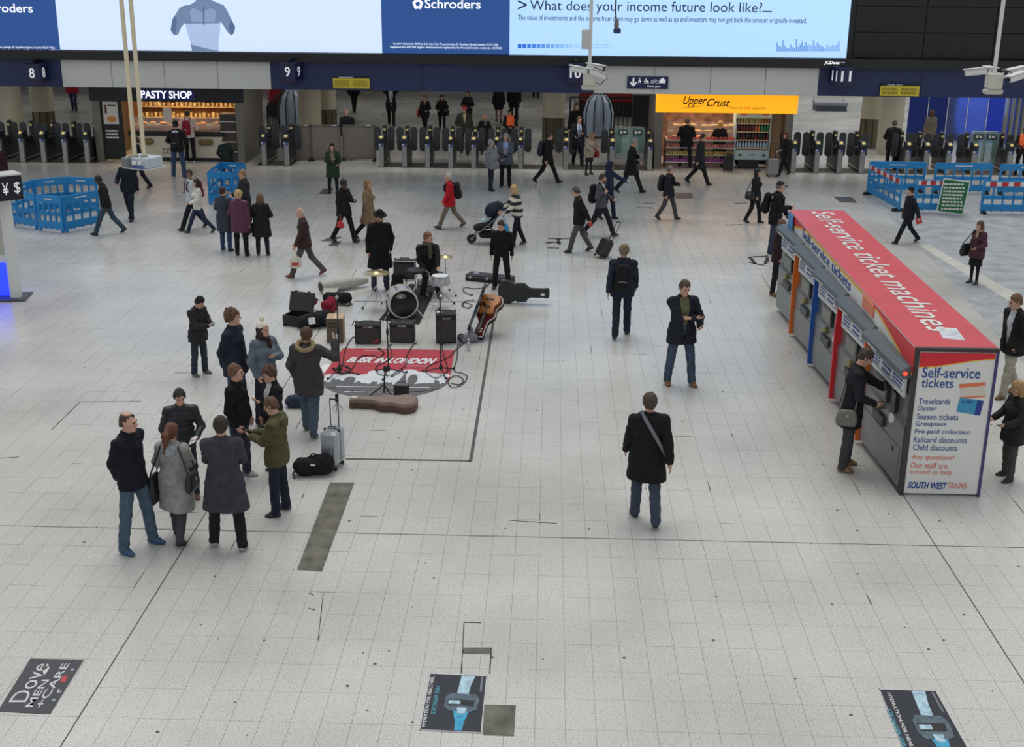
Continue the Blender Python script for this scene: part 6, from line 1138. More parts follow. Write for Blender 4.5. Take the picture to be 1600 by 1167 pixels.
# ------------------------------------------------------------------ the buskers' pitch
def G3(px, py, z=0.0): p = gp(px, py, z); return (float(p[0]), float(p[1]), float(z))
SILV = mat((196, 200, 208), .3, .3, name='drum_wrap'); SKINW = mat((226, 228, 228), .5, name='drum_head'); BRASS = mat((196, 178, 140), .3, .7, var=.1, scale=9, name='cymbal'); BOX = mat((188, 164, 134), .8, var=.08, scale=5, name='cardboard')
def tripod(o, r_, h, nleg=3, rad=.011, a0=20, m=SATIN):
    for k in range(nleg): a = R(a0+360*k/nleg); part(o, 'stand_leg', MB().tube([(0, 0, h), (r_*math.cos(a), r_*math.sin(a), .015)], rad, 6), m)
    return o
# mat
A, B = gp(545, 546), gp(714, 546); Cc, D = gp(704, 590), gp(519, 590); y0, y1 = (A[1]+B[1])/2, 21.2; xm = (A[0]+B[0])/2-.12; hw = 1.16
mt = root('busking_mat', 'red and grey busking floor mat with a city skyline', 'mat', (xm, y1, 0)); dep = y0-y1
MRED = mat((172, 48, 62), .6, var=.06, scale=4); MGR = mat((92, 92, 94), .6); MWH = mat((212, 216, 220), .6)
arc = [(hw*math.cos(R(a)), -1.05*abs(math.sin(R(a)))) for a in range(180, 361, 10)]
part(mt, 'red_field', MB().prism([(-hw, 0), (hw, 0), (hw*.97, dep), (-hw*.9, dep)], 0, .006), MRED); part(mt, 'grey_field', MB().prism(arc, 0, .006), MGR)
text(mt, 'BUSK IN LONDON', (-.86, dep*.50, .0065), EX, np.array([.12, 1, 0]), 1.66, .34, MWH, .05, .3, off=.001)
for s_, yy in ((-.6, .92), (.25, .42)): flat(mt, 'thin_rule', [(s_, dep*yy), (s_+.5, dep*yy), (s_+.5, dep*yy+.02), (s_, dep*yy+.02)], (0, 0, .006), EX, EY, MWH, .001)
random.seed(4)
cl = MB(); n_ = 0
for k in range(24):
    x = -1.02+2.04*k/23; r_ = random.uniform(.09, .15); hgt = (.12 if x < -.25 else .5 if x < .55 else .34)*random.uniform(.8, 1.15); y_ = -.42*math.sqrt(max(0, 1-(x/1.16)**2))+.0
    cl.prism([(max(-1.1, x-.1), y_), (min(1.1, x+.1), y_), (min(1.1, x+.1), hgt*.7), (max(-1.1, x-.1), hgt*.7)], .0062, .0072+.00012*k)
    cl.prism([(x+r_*math.cos(R(30*i)), hgt*.7+r_*math.sin(R(30*i))) for i in range(12)], .0062, .0102+.00012*k)
part(mt, 'white_clouds', cl, MWH)
sk = MB(); x = -.95
while x < .95:
    w_ = random.uniform(.05, .13); y_ = -.5*math.sqrt(max(.05, 1-(x/1.16)**2)); sk.prism([(x, y_-.25), (x+w_*1.05, y_-.25), (x+w_*1.05, y_+random.uniform(.12, .3)), (x, y_+random.uniform(.12, .3))], .0085, .0135+.0006*(x+1)); x += w_
sk.prism([(.5+.09*math.cos(R(20*i)), -.05+.28*math.sin(R(20*i))) for i in range(18)], .0085, .0162); sk.prism([(.24, -.3), (.42, -.3), (.335, .34)], .0085, .0158); sk.prism([(-.62+.1*math.cos(R(20*i)), -.12+.16*math.sin(R(20*i))) for i in range(18)], .0085, .0155)
part(mt, 'skyline', sk, MGR)
flat(mt, 'white_waterline', [(-.8, -.52), (.85, -.5), (.85, -.47), (-.8, -.49)], (0, 0, .0165), EX, EY, MWH, .001); bars(mt, (-.62, -.78, .0062), EX, EY, 1.1, .06, 1, MWH)
# black rug
rg = [gp(592, 500), gp(655, 507), gp(683, 446), gp(640, 444)]; link('drum_rug', MB().prism([tuple(p[:2]) for p in rg], 0, .008), mat((30, 30, 32), .95, var=.2, scale=20), None, label='black rug under the bass drum', category='rug')
# bass drum: facing the camera
bx, by, _ = G3(627, 501); bd = root('bass_drum', 'silver bass drum with black front head and oval badge', 'drum', (bx, by+.28, 0), R(16)); r_ = .30; TM = Matrix.Rotation(R(90), 3, 'X')
part(bd, 'shell', MB().lathe([(r_, -.22), (r_, .22)], (0, .1, r_+.02), 40, TM), SILV, smooth=True); part(bd, 'front_head', MB().lathe([(r_*.93, 0), (r_*.93, .012), (r_*.3, .02)], (0, -.125, r_+.02), 40, TM), mat((20, 20, 22), .25), smooth=True)
for y_ in (-.12, .31): part(bd, 'hoop', MB().lathe([(r_*.94, -.02), (r_*1.04, -.02), (r_*1.04, .02), (r_*.94, .02), (r_*.94, -.02)], (0, y_, r_+.02), 40, TM), mat((206, 200, 186), .35), smooth=True)
bg_ = flat(bd, 'badge', [(.1*math.cos(R(15*i)), .045*math.sin(R(15*i))) for i in range(24)], (-.06, -.15, r_*1.62), EX, EZ, mat((190, 186, 180), .4), .0); flat(bd, 'badge_centre', [(.085*math.cos(R(15*i)), .034*math.sin(R(15*i))) for i in range(24)], (-.06, -.15, r_*1.62), EX, EZ, BLK, .002); text(bd, 'NK', (-.12, -.152, r_*1.62-.022), EX, EZ, .12, .045, WHITE, .02, off=.002)
part(bd, 'port_ring', MB().lathe([(.09, 0), (.11, 0), (.11, .012), (.09, .012), (.09, 0)], (.1, -.14, .2), 24, TM), mat((40, 40, 42), .4))
for k in range(8):
    a = R(22+45*k); part(bd, 'tension_rod', MB().tube([((r_+.02)*math.cos(a), -.12, r_+.02+(r_+.02)*math.sin(a)), ((r_+.02)*math.cos(a), .3, r_+.02+(r_+.02)*math.sin(a))], .007, 5), CHROME); part(bd, 'lug', MB().box(((r_+.012)*math.cos(a), .1, r_+.02+(r_+.012)*math.sin(a)), (.03, .08, .03)), CHROME)
for s_ in (-1, 1): part(bd, 'spur_leg', MB().tube([(s_*r_*.85, -.05, r_*.7), (s_*(r_+.12), -.2, .01)], .012, 6), CHROME)
def cymbal(px, py, z, rad, lab, tilt=0):
    x, y, _ = G3(px, py, z); o = root('cymbal_stand', lab, 'cymbal', (x, y, 0)); tripod(o, .32, .5, m=CHROME, a0=80, rad=.012); part(o, 'pole', MB().tube([(0, 0, .2), (0, 0, z+.04)], .013, 8), CHROME)
    part(o, 'cymbal', MB().lathe([(.01, .035), (.05, .03), (.07, .012), (rad, -.006), (rad, -.01), (.07, .006), (.01, .02)], (0, 0, z), 32, Matrix.Rotation(R(tilt), 3, 'X')), BRASS, smooth=True); part(o, 'wing_nut', MB().lathe([(.012, .03), (.016, .05), (.008, .07)], (0, 0, z), 8), STEEL)
    for k in range(3): a = R(80+120*k); part(o, 'rubber_foot', MB().lathe([(.02, 0), (.022, .03), (.012, .05)], (.32*math.cos(a), .32*math.sin(a), 0), 8), BLK)
    return o
cymbal(588, 426, .78, .29, 'large cymbal on a chrome stand left of the bass drum'); cymbal(696, 401, .86, .18, 'small cymbal on a stand in front of the drummer')
# snare
x, y, _ = G3(688, 447, .45); sn = root('snare_drum', 'white snare drum on a chrome stand', 'drum', (x, y, 0)); part(sn, 'shell', MB().lathe([(.185, .5), (.185, .68)], n=32), SILV, smooth=True); part(sn, 'drum_head', MB().lathe([(.18, .68), (.18, .69)], n=32), SKINW)
for z in (.5, .675): part(sn, 'hoop', MB().lathe([(.182, z-.012), (.196, z-.012), (.196, z+.015), (.182, z+.015), (.182, z-.012)], n=32), CHROME, smooth=True)
for k in range(8): a = R(45*k); part(sn, 'tension_lug', MB().box((.192*math.cos(a), .192*math.sin(a), .59), (.02, .02, .16), a), CHROME)
part(sn, 'stand_pole', MB().tube([(0, 0, .15), (0, 0, .5)], .014, 8), CHROME); tripod(sn, .33, .34, a0=30, m=CHROME)
for k in range(3): a = R(30+120*k); part(sn, 'rubber_foot', MB().lathe([(.02, 0), (.024, .035), (.012, .06)], (.33*math.cos(a), .33*math.sin(a), 0), 8), BLK); part(sn, 'basket_arm', MB().tube([(0, 0, .4), (.19*math.cos(a), .19*math.sin(a), .49)], .009, 6), CHROME)
# practice pad / stool top
x, y, _ = G3(650, 424, .6); st = root('drum_stool', 'round black drum stool on a chrome tripod', 'stool', (x, y, 0)); part(st, 'seat', MB().lathe([(.05, .57), (.2, .585), (.215, .62), (.2, .65), (.03, .66)], n=28), mat((38, 40, 44), .5), smooth=True); part(st, 'column', MB().tube([(0, 0, .2), (0, 0, .58)], .02, 8), CHROME); tripod(st, .27, .36, a0=10, m=CHROME)
x, y, _ = G3(676, 458); st2 = root('drummer_stool', 'low black stool the drummer sits on', 'stool', (x+.08, y+.12, 0)); part(st2, 'seat', MB().lathe([(.04, .38), (.16, .39), (.17, .42), (.15, .45)], n=24), BLK, smooth=True); part(st2, 'column', MB().tube([(0, 0, .1), (0, 0, .4)], .02, 8), CHROME); tripod(st2, .2, .22, a0=50, m=CHROME)
# amplifiers
def amp(px, py, w, d, h, lab, rz=0, tilt=0, name='guitar_amplifier', mark='CUBE', stripe=False):
    x, y, _ = G3(px, py); o = root(name, lab, 'amplifier', (x, y+d/2, 0), R(rz)); T = Matrix.Rotation(R(-tilt), 3, 'X')
    def tf(mb): mb.v = [tuple(T @ Vector(v)) for v in mb.v]; return mb
    part(o, 'cabinet', tf(MB().box((0, 0, h/2), (w, d, h), bev=.02)), mat((38, 38, 40), .7, bump=.3, bscale=150)); part(o, 'grille', tf(MB().box((0, -d/2-.004, h*.44), (w*.9, .012, h*.74), bev=.004)), mat((54, 52, 52), .6, var=.1, scale=120))
    part(o, 'control_strip', tf(MB().box((0, -d/2-.004, h*.89), (w*.9, .012, h*.1))), mat((28, 28, 30), .4)); part(o, 'carry_handle', tf(MB().tube([(-w*.25, 0, h), (-w*.2, 0, h+.04), (w*.2, 0, h+.04), (w*.25, 0, h)], .011, 6)), BLK)
    for k in range(6): part(o, 'control_knob', tf(MB().lathe([(.012, 0), (.012, .016)], (-w*.35+w*.14*k, -d*.25, h), 8)), STEEL)
    for sx in (-1, 1):
        for sy in (-1, 1): part(o, 'corner_cap', tf(MB().box((sx*(w/2-.015), sy*(d/2-.015), h-.015), (.045, .045, .045), bev=.01)), mat((70, 70, 72), .4, .4))
    if mark: tx = text(o, mark, (-w*.16, -d/2-.011, h*.83), EX, EZ, w*.36, .035, mat((196, 196, 196), .4), .02, off=.002)
    if stripe: flat(o, 'red_corner', [(w*.12, h*.1), (w*.42, h*.1), (w*.43, h*.3)], (0, -d/2-.011, 0), EX, EZ, mat((170, 36, 46), .5), .001)
    return o
amp(574, 538, .5, .28, .40, 'left of two small amplifiers, with red corner print', 4, 0, stripe=True); amp(628, 536, .48, .28, .40, 'right of two small amplifiers before the bass drum', -2)
sp_ = amp(696, 537, .4, .34, .60, 'tall black loudspeaker right of the small amplifiers', 6, 0, 'loudspeaker', 'Roland'); part(sp_, 'white_label', MB().box((-.13, -.02, .605), (.1, .08, .006)), WHITE)
bc_ = amp(632, 436, .5, .26, .44, 'large silver-edged amplifier at the back behind the drums', 0, 0, 'bass_amplifier', None); part(bc_, 'silver_edge', MB().tube([(-.25, -.14, .01), (-.25, -.14, .43), (.25, -.14, .43), (.25, -.14, .01)], .016, 6), STEEL)
x, y, _ = G3(626, 623); sa = root('mini_amplifier', 'tiny black battery amplifier behind the brown guitar case', 'amplifier', (x, y, 0), R(-4)); part(sa, 'cabinet', MB().box((0, .1, .12), (.25, .16, .22), bev=.015), BLK); part(sa, 'control_panel', MB().box((0, .08, .232), (.24, .1, .012)), mat((120, 122, 120), .4)); part(sa, 'handle', MB().tube([(-.09, .1, .23), (-.08, .1, .27), (.08, .1, .27), (.09, .1, .23)], .008, 6), SATIN); part(sa, 'grille', MB().box((0, .018, .11), (.22, .008, .17)), mat((40, 40, 42), .7))
# cardboard box
x, y, _ = G3(523, 536); bo = root('cardboard_box', 'tall cardboard box with two arrows printed on it', 'box', (x, y+.18, 0), R(4)); part(bo, 'carton', MB().box((0, 0, .25), (.33, .36, .5)), BOX); part(bo, 'printed_front', MB().box((-.0, -.182, .25), (.325, .006, .49)), mat((96, 84, 70), .8, var=.1, scale=9)); part(bo, 'tape', MB().box((0, 0, .502), (.05, .355, .004)), mat((206, 190, 150), .4))
for s_ in (-.035, .035): flat(bo, 'arrow', [(s_-.012, .08), (s_+.012, .08), (s_+.012, .17), (s_+.026, .17), (s_, .2), (s_-.026, .17), (s_-.012, .17)], (0, -.186, 0), EX, EZ, MWH, .001)
flat(bo, 'arrow_base', [(-.07, .06), (.07, .06), (.07, .07), (-.07, .07)], (0, -.186, 0), EX, EZ, MWH, .001); bars(bo, (-.13, -.186, .3), EX, EZ, .2, .14, 2, mat((60, 52, 46), .8))
# guitar shaped cases
def guitar_outline(L_=1.08, lower=.21, waist=.145, upper=.165, neck=.075):
    pts = []; prof = [(0, .0), (.004, .09), (.03, .15), (.08, .19), (.16, lower), (.24, .2), (.32, waist+.012), (.37, waist), (.42, waist+.012), (.5, upper), (.56, upper*.97), (.61, upper*.72), (.65, neck+.02), (.69, neck), (L_-.1, neck), (L_-.09, neck+.008), (L_-.02, neck+.008), (L_, neck-.02)]
    return [(x, y) for x, y in prof]+[(x, -y) for x, y in prof[::-1]]
def shrink(pts, k, cx=.45): return [(cx+(x-cx)*(1-k*.6), y*(1-k)) for x, y in pts]
def guitar_case(loc, rz, lab, m, lidm, upright=False, dep=.13, band=None, sy=1.0, sl=1.0):
    o = root('guitar_case', lab, 'guitar case', loc, rz); M_ = None
    if upright: M_ = Matrix(((1, 0, 0), (0, 0, -1), (0, 1, 0)))
    off = (lambda mb: (setattr(mb, 'v', [(v[0], v[1], v[2]+.20*sy) for v in mb.v]), mb)[1]) if upright else (lambda mb: mb)
    out = [(x*sl, y*sy) for x, y in guitar_outline()]; part(o, 'lower_shell', off(MB().prism(out, .0, dep*.62, M_)), m); part(o, 'lid', off(MB().prism(out, dep*.63, dep*.94, M_)), lidm); part(o, 'lid_crown', off(MB().prism(shrink(out, .09), dep*.93, dep, M_)), lidm)
    part(o, 'seam', off(MB().prism(shrink(out, -.012), dep*.6, dep*.64, M_)), band or m)
    for x in (.14, .44, .85):
        yy = sy*(-.215 if x < .3 else (-.17 if x < .6 else -.085))
        lt = MB().box((x, yy, dep*.6), (.045, .02, .07)); 
        if upright: lt.v = [(v[0], -v[2], v[1]) for v in lt.v]
        part(o, 'latch', off(lt), CHROME)
    hn = MB().tube([(.5, -.18, dep*.5), (.52, -.21, dep*.5), (.62, -.2, dep*.5), (.64, -.13, dep*.5)], .012, 6)
    if upright: hn.v = [(v[0], -v[2], v[1]) for v in hn.v]
    part(o, 'handle', off(hn), SATIN); return o
BRC = mat((92, 66, 54), .6, var=.1, scale=12, bump=.3, bscale=120, name='brown_case'); BRL = mat((132, 112, 102), .55, var=.08, scale=10, bump=.3, bscale=120, name='brown_lid')
g = G3(646, 640); gc1 = guitar_case((g[0]+.06, g[1]+.02, .0), R(176), 'brown hard guitar case lying in front of the mat', BRC, BRL, band=mat((70, 48, 40), .5), sy=1.3, sl=1.06, dep=.17); part(gc1, 'round_sticker', MB().lathe([(.055, .171), (.055, .173)], (1.07, 0, 0), 20), mat((206, 190, 176), .5))
g = G3(780, 473); gc2 = guitar_case((g[0]-.02, g[1]+.06, .0), R(-3), 'black guitar case standing on its side by the man in black', mat((34, 36, 37), .6), mat((40, 42, 43), .6), True, sy=1.25, sl=1.04); part(gc2, 'white_sticker', MB().box((.98, -.135, .23), (.08, .006, .06)), WHITE)
# flat black keyboard/guitar case behind
a, b = gp(727, 438), gp(812, 447); fc = root('flat_case', 'long flat black instrument case lying behind the guitar case', 'instrument case', (a[0], a[1], 0), math.atan2(b[1]-a[1], b[0]-a[0])); L_ = 1.12
part(fc, 'lower_half', MB().box((L_/2, .17, .05), (L_, .36, .1), bev=.015), BLK); part(fc, 'lid', MB().box((L_/2, .17, .125), (L_, .36, .05), bev=.015), mat((46, 48, 52), .6)); part(fc, 'edge_trim', MB().tube([(0, -.012, .1), (L_, -.012, .1)], .008, 5), STEEL); part(fc, 'sticker', MB().box((.2, .2, .152), (.12, .09, .004)), mat((170, 170, 196), .5))
for k in (.12, .5, .88): part(fc, 'latch', MB().box((L_*k, -.02, .1), (.05, .02, .06)), CHROME)
# open case with an acoustic guitar in it
pa = gp(748, 533); ax_ = Vector((.27, .80, .62)).normalized(); rgt = Vector((ax_.y, -ax_.x, 0)).normalized(); nrm = rgt.cross(ax_)      # leans back, neck end down
MW = Matrix(((-ax_.x, -rgt.x, nrm.x, pa[0]+ax_.x*1.06), (-ax_.y, -rgt.y, nrm.y, pa[1]+ax_.y*1.06), (-ax_.z, -rgt.z, nrm.z, ax_.z*1.06+.03), (0, 0, 0, 1)))
oc_ = root('open_guitar_case', 'open black guitar case with wine-red lining propped at the right of the pitch', 'guitar case'); oc_.matrix_world = MW; out = [(x, y*1.2) for x, y in guitar_outline(1.06)]
part(oc_, 'prop_leg', MB().tube([(.2, 0, 0), tuple(MW.inverted() @ Vector((pa[0]+ax_.x*.9, pa[1]+ax_.y*1.15, 0)))], .012, 6), BLK)
part(oc_, 'shell', MB().prism(out, 0, .1), BLK); part(oc_, 'lining', MB().prism(shrink(out, .07), .1, .106), mat((92, 26, 34), .95)); part(oc_, 'rim', MB().tube([(x, y, .1) for x, y in out+out[:1]], .011, 6), mat((206, 196, 180), .4))
ld = MB().prism(out, 0, .05); Ml = Matrix.Translation((0, .26, .1)) @ Matrix.Rotation(R(113), 4, 'X'); ld.v = [tuple(Ml @ Vector((v[0], v[1]+.26, v[2]))) for v in ld.v]; part(oc_, 'open_lid', ld, mat((40, 44, 50), .5))
gu = root('acoustic_guitar', 'sunburst acoustic guitar lying in the open case', 'guitar'); gu.matrix_world = MW @ Matrix.Translation((0, 0, .107)) @ Matrix.Diagonal((1, 1.2, 1, 1)); bodyo = [(x, y) for x, y in guitar_outline(.52, .185, .125, .14, .03) if x < .62]
gpr = [(0.03, .0), (.034, .08), (.06, .13), (.11, .17), (.18, .185), (.25, .17), (.31, .13), (.35, .12), (.39, .125), (.45, .14), (.5, .13), (.53, .09), (.535, .0)]; bodyo = gpr+[(x, -y) for x, y in gpr[::-1]]
part(gu, 'body', MB().prism(bodyo, 0, .07), mat((132, 76, 34), .3)); part(gu, 'top', MB().prism(shrink(bodyo, .05, .3), .07, .074), mat((172, 112, 58), .25, var=.3, scale=5, name='sunburst')); part(gu, 'sound_hole', MB().lathe([(.048, .074), (.048, .0755)], (.36, 0, 0), 20), BLK); part(gu, 'bridge', MB().box((.17, 0, .08), (.03, .14, .012)), DK); part(gu, 'pick_guard', MB().prism([(.26, .06), (.33, .03), (.36, .07), (.3, .12), (.24, .1)], .074, .077), mat((60, 30, 24), .3))
part(gu, 'neck', MB().box((.7, 0, .065), (.42, .05, .03)), mat((70, 44, 30), .4)); hs_ = part(gu, 'headstock', MB().box((.96, 0, .065), (.14, .075, .02)), mat((60, 36, 26), .4))
for k in range(14): part(gu, 'fret', MB().box((.53+.026*k, 0, .0815), (.004, .048, .003)), STEEL)
for k in range(6): part(gu, 'string', MB().tube([(.17, -.02+.008*k, .088), (.94, -.015+.006*k, .086)], .0015, 4), STEEL); part(hs_, 'tuning_peg', MB().box((.91+.035*(k//2), (.05 if k % 2 else -.05), .07), (.014, .025, .012)), CHROME)
# microphone stands
def micstand(px, py, z, lab, boom):
    x, y, _ = G3(px, py); o = root('microphone_stand', lab, 'microphone stand', (x, y, 0)); part(o, 'pole', MB().tube([(0, 0, .08), (0, 0, z)], .012, 8), BLK); tripod(o, .34, .12, rad=.012, a0=boom, m=BLK); part(o, 'clutch', MB().lathe([(.022, z*.55), (.026, z*.6), (.018, z*.64)], n=10), BLK); part(o, 'leg_hub', MB().lathe([(.03, .08), (.035, .14), (.02, .18)], n=10), BLK)
    for k in range(3): a = R(boom+120*k); part(o, 'rubber_foot', MB().lathe([(.018, 0), (.02, .03), (.01, .05)], (.34*math.cos(a), .34*math.sin(a), 0), 8), BLK)
    mcp = part(o, 'microphone', MB().tube([(0, -.02, z), (.02, -.12, z+.06)], [.014, .022], 8), mat((70, 70, 72), .4)); part(mcp, 'grille_ball', MB().lathe([(.008, -.03), (.03, -.015), (.034, .005), (.026, .028), (.008, .036)], (.024, -.14, z+.075), 12), STEEL); part(o, 'mic_clip', MB().box((0, -.015, z), (.03, .05, .03)), BLK); return o
micstand(531, 586, 1.42, 'left microphone stand beside the cardboard box', 0); micstand(607, 586, 1.38, 'middle microphone stand before the bass drum', 20); micstand(689, 584, 1.42, 'right microphone stand by the loudspeaker', 50)
x, y, _ = G3(600, 618); sm = root('short_stand', 'short black microphone stand behind the brown guitar case', 'microphone stand', (x, y, 0)); part(sm, 'pole', MB().tube([(0, 0, .05), (.03, 0, .5)], .012, 8), BLK); tripod(sm, .26, .2, rad=.012, a0=200, m=BLK); part(sm, 'clutch', MB().lathe([(.03, .44), (.035, .5), (.02, .54)], (.03, 0, 0), 10), BLK)
x, y, _ = G3(527, 641); tp_ = root('pocket_tripod', 'small black recorder on a pocket tripod beside the brown guitar case', 'tripod', (x, y, 0)); tripod(tp_, .09, .14, rad=.006, a0=30, m=BLK); part(tp_, 'recorder', MB().box((0, 0, .22), (.055, .035, .15), bev=.008), BLK); part(tp_, 'ball_head', MB().lathe([(.014, .13), (.018, .145), (.01, .16)], n=8), STEEL)
# bags and cases at the back left of the pitch
x, y, _ = G3(478, 513); tc_ = root('tool_case', 'open black equipment case with wheels, left of the drums', 'equipment case', (x-.18, y+.25, 0), R(-18))
cb = MB().box((0, -.17, .11), (.56, .03, .22)).box((0, .17, .11), (.56, .03, .22)).box((-.27, 0, .11), (.03, .34, .22)).box((.27, 0, .11), (.03, .34, .22)).box((0, 0, .015), (.54, .34, .03)); part(tc_, 'lower_tub', cb, BLK); part(tc_, 'lid', MB().box((-.05, .24, .42), (.56, .08, .42), M=Matrix.Rotation(R(-18), 3, 'X'), bev=.02), mat((40, 42, 44), .5))
for s_ in (-1, 1): part(tc_, 'wheel', MB().lathe([(.02, -.02), (.035, -.015), (.035, .015), (.02, .02)], (s_*.22, -.18, .035), 12, Matrix.Rotation(R(90), 3, 'Y')), BLK); part(tc_, 'lid_latch', MB().box((s_*.15-.05, .28, .62), (.05, .03, .05)), SATIN)
def lump(name, label, cat, px, py, prims, m, extra=()):
    x, y, _ = G3(px, py); o = root(name, label, cat, (x, y, 0)); q = nets(prims, .014, [lambda X, Y, Z: .004-Z+0*X+0*Y], lambda X, Y, Z: .009*np.sin(24*X+17*Z+3)*np.sin(21*Y+13*Z)); link('bag_body', npmesh([(q[0], q[1], m)], name), None, o)
    for nm, mb, mm in extra: part(o, nm, mb, mm, smooth=True)
    return o
lump('dark_bag', 'black padded bag with a white label in front of the open case', 'bag', 492, 512, [prim((-.2, -.08, .14), (.22, .12, .2), .15, .15, 1, k=.05), prim((-.15, .1, .1), (.2, .2, .12), .14, k=.05)], cloth((30, 32, 36)), [('white_label', MB().box((-.02, -.19, .2), (.14, .01, .13), R(30), M=Matrix.Rotation(R(-25), 3, 'X')), WHITE), ('handle', MB().tube([(-.1, .0, .3), (0, .05, .36), (.12, .08, .32)], .012, 6), BLK)])
lump('red_lined_case', 'small dark case with bright red lining inside the clutter', 'case', 481, 491, [prim((-.14, -.08, .16), (.14, .1, .24), .06, .06, 1, k=.03)], cloth((150, 34, 34)), [('blue_packet', MB().box((-.15, .1, .25), (.12, .1, .12), R(20)), mat((52, 66, 86), .6)), ('rim', MB().tube([(-.2, -.06, .22), (-.1, .06, .3), (.1, .16, .34), (.2, .1, .28)], .03, 8), BLK)])
lump('red_jacket', 'crumpled dark red jacket heaped by the cardboard box', 'jacket', 514, 486, [prim((0, -.05, .12), (.04, .1, .2), .14, .11, .9, k=.04), prim((.06, .1, .1), (-.1, .16, .08), .1, k=.04)], cloth((126, 28, 44)), [('sleeve', MB().tube([(.1, -.05, .2), (.16, -.14, .1), (.1, -.22, .05)], .05, 8), cloth((112, 26, 40)))])
lump('black_rucksack', 'black rucksack with straps lying by the rolled mat', 'rucksack', 528, 474, [prim((-.2, .0, .12), (.2, -.02, .14), .14, .13, .9, k=.04)], cloth((30, 31, 34)), [('strap', MB().tube([(.2, -.1, .1), (.34, -.16, .03), (.26, -.24, .02), (.1, -.2, .03)], .016, 6), BLK), ('strap', MB().tube([(.1, -.16, .08), (.0, -.3, .02), (-.1, -.36, .02)], .016, 6), BLK)])
lump('standing_rucksack', 'black rucksack standing behind the bass drum', 'rucksack', 621, 458, [prim((0, 0, .14), (0, .03, .38), .15, .13, .75, k=.04)], cloth((28, 28, 31)), [('strap', MB().tube([(.1, .1, .42), (.2, .1, .3), (.18, .08, .12)], .016, 6), BLK), ('front_pocket', MB().box((0, -.12, .18), (.2, .05, .16), bev=.02), cloth((34, 34, 37)))])
lump('grey_bag', 'crumpled grey plastic bag right of the loudspeaker', 'bag', 733, 535, [prim((-.1, .0, .08), (.1, .02, .1), .1, .09, .9, k=.04), prim((.02, .04, .14), (.04, .05, .28), .07, .03, .8, k=.04)], mat((112, 114, 118), .4, var=.3, scale=12, bump=.5, bscale=20), [('dark_cover', MB().box((-.16, -.02, .1), (.14, .14, .16), bev=.04), mat((60, 62, 66), .5))])
lump('black_holdall', 'black holdall beside the silver suitcase', 'bag', 490, 741, [prim((-.16, -.02, .13), (.17, .03, .15), .14, .15, .95, k=.05), prim((.1, .02, .24), (.16, .02, .27), .08, .07, k=.04)], cloth((26, 26, 29)), [('strap', MB().tube([(-.2, -.06, .16), (-.28, -.12, .05), (-.24, -.2, .02)], .014, 6), BLK), ('top_handle', MB().tube([(-.06, 0, .27), (0, 0, .33), (.08, 0, .31)], .011, 6), BLK), ('brand_tag', MB().box((.02, -.13, .2), (.07, .01, .02)), WHITE)])
lump('blue_bag', 'dark blue bag on the floor by the legs of the parka man', 'bag', 466, 636, [prim((-.12, 0, .1), (.12, 0, .12), .11, .11, .9, k=.04)], cloth((52, 62, 84)), [('handle', MB().tube([(-.08, 0, .2), (0, 0, .27), (.08, 0, .21)], .01, 6), BLK)])
g = gp(521, 729); suitcase((g[0], g[1], 0), R(-14), 'silver ribbed suitcase with raised black handle', (176, 178, 180), .26, .36, .55, .42, 0, mat((168, 172, 178), .3, .5, name='silver_case'))
# rolled mat
a, b = gp(501, 458), gp(574, 447); rm = root('rolled_mat', 'rolled pale carpet tube lying behind the bags', 'rolled mat', (a[0], a[1], 0), math.atan2(b[1]-a[1], b[0]-a[0])); RM = mat((186, 184, 176), .8, var=.08, scale=8, name='carpet_roll'); L_ = float(np.linalg.norm(b-a)); TY90 = Matrix.Rotation(R(90), 3, 'Y')
part(rm, 'roll', MB().lathe([(.085, .012), (.13, 0), (.135, .3), (.12, L_*.7), (.07, L_), (.05, L_)], (0, 0, .14), 24, TY90), RM, smooth=True); part(rm, 'hollow_end', MB().lathe([(.1, -.004), (.1, .02)], (0, 0, .14), 20, TY90), BLK); part(rm, 'loose_flap', MB().add([(.02, -.12, .15), (-.15, -.42, .012), (.18, -.36, .012), (.4, -.12, .12), (.02, -.14, .14), (-.15, -.43, .002), (.18, -.37, .002), (.4, -.13, .1)], [(0, 1, 2, 3), (7, 6, 5, 4), (0, 4, 5, 1), (1, 5, 6, 2), (2, 6, 7, 3)]), RM); part(rm, 'upper_fold', MB().add([(.35, .1, .2), (.5, .35, .22), (.95, .05, .2), (.9, .0, .16), (.35, .1, .18), (.5, .35, .2), (.95, .05, .18), (.9, .0, .14)], [(0, 1, 2, 3), (7, 6, 5, 4), (0, 4, 5, 1), (1, 5, 6, 2)]), RM)
x, y, _ = G3(662, 443); link('small_roll', MB().tube([(x-.2, y+.05, .07), (x+.18, y, .07)], .065, 14), RM, None, label='short pale roll beside the drummer', category='rolled mat', smooth=True)
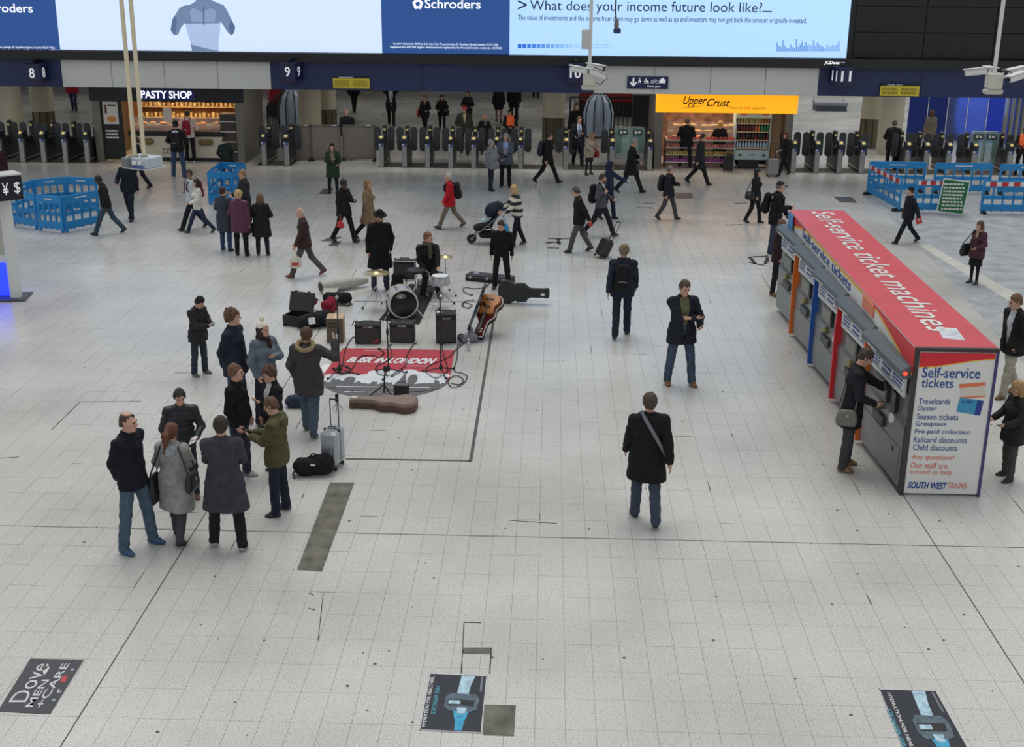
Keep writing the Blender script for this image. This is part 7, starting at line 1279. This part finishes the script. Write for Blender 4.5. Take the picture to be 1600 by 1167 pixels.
# bottle, paper, cables
x, y, _ = G3(732, 548); wb = root('water_bottle', 'clear plastic water bottle by the corner of the mat', 'bottle', (x, y, 0)); part(wb, 'bottle', MB().lathe([(.035, 0), (.037, .02), (.037, .15), (.015, .2), (.013, .22)], n=14), mat((206, 214, 218), .1, trans=.85), smooth=True); part(wb, 'cap', MB().lathe([(.016, .22), (.016, .24)], n=10), WHITE)
link('song_sheet', MB().prism([tuple(gp(*p)[:2]) for p in ((502, 572), (513, 567), (520, 578), (505, 581))], .0, .004), WHITE, None, label='white sheet on the floor left of the mat', category='paper')
def cable(pts, lab, r_=.009):
    P_ = [gp(*p) for p in pts]; q = []
    for i in range(len(P_)-1):
        p0, p1, p2, p3 = P_[max(i-1, 0)], P_[i], P_[i+1], P_[min(i+2, len(P_)-1)]
        for t in (0, .25, .5, .75): q.append(.5*((2*p1)+(-p0+p2)*t+(2*p0-5*p1+4*p2-p3)*t*t+(-p0+3*p1-3*p2+p3)*t**3))
    q.append(P_[-1]); o = root('audio_cable', lab, 'cable', (float(q[0][0]), float(q[0][1]), 0)); part(o, 'cord', MB().tube([(p[0]-q[0][0], p[1]-q[0][1], r_+.008) for p in q], r_, 5), BLK); part(o, 'plug', MB().tube([(0, 0, r_+.008), (.06, .01, r_+.008)], r_*1.5, 6), SATIN)
cable([(551, 528), (545, 536), (538, 552), (536, 568), (531, 584)], 'cable from the left amplifier to the left microphone stand'); cable([(590, 546), (600, 552), (592, 560), (580, 556), (560, 560), (550, 578), (534, 586)], 'looping cable across the upper red mat'); cable([(647, 538), (636, 556), (634, 572), (615, 585), (612, 590), (622, 584), (630, 580)], 'cable from the right amplifier over the lettering')
cable([(690, 538), (694, 560), (700, 578), (692, 588)], 'cable running down from the loudspeaker'); cable([(728, 535), (712, 548), (700, 560), (672, 572), (665, 582), (680, 592), (690, 588)], 'cable curving over the right of the mat'); cable([(715, 540), (714, 560), (710, 580), (722, 584), (730, 590), (722, 602), (706, 606), (700, 596), (712, 588), (724, 594), (718, 602), (704, 600)], 'coiled cable right of the mat'); cable([(608, 540), (612, 560), (588, 574), (592, 586), (606, 588)], 'thin cable beside the middle microphone stand')
cable([(540, 575), (548, 578), (546, 584), (532, 584), (526, 578), (532, 572), (544, 575), (547, 582), (534, 586), (524, 580)], 'coil of cable on the left microphone stand', .012); cable([(735, 462), (724, 456), (726, 450), (740, 452), (758, 450), (764, 444)], 'cable in front of the flat black case'); cable([(737, 470), (726, 472), (722, 478), (730, 482), (738, 478), (726, 474), (724, 480), (734, 483)], 'small coil of cable left of the open guitar case')
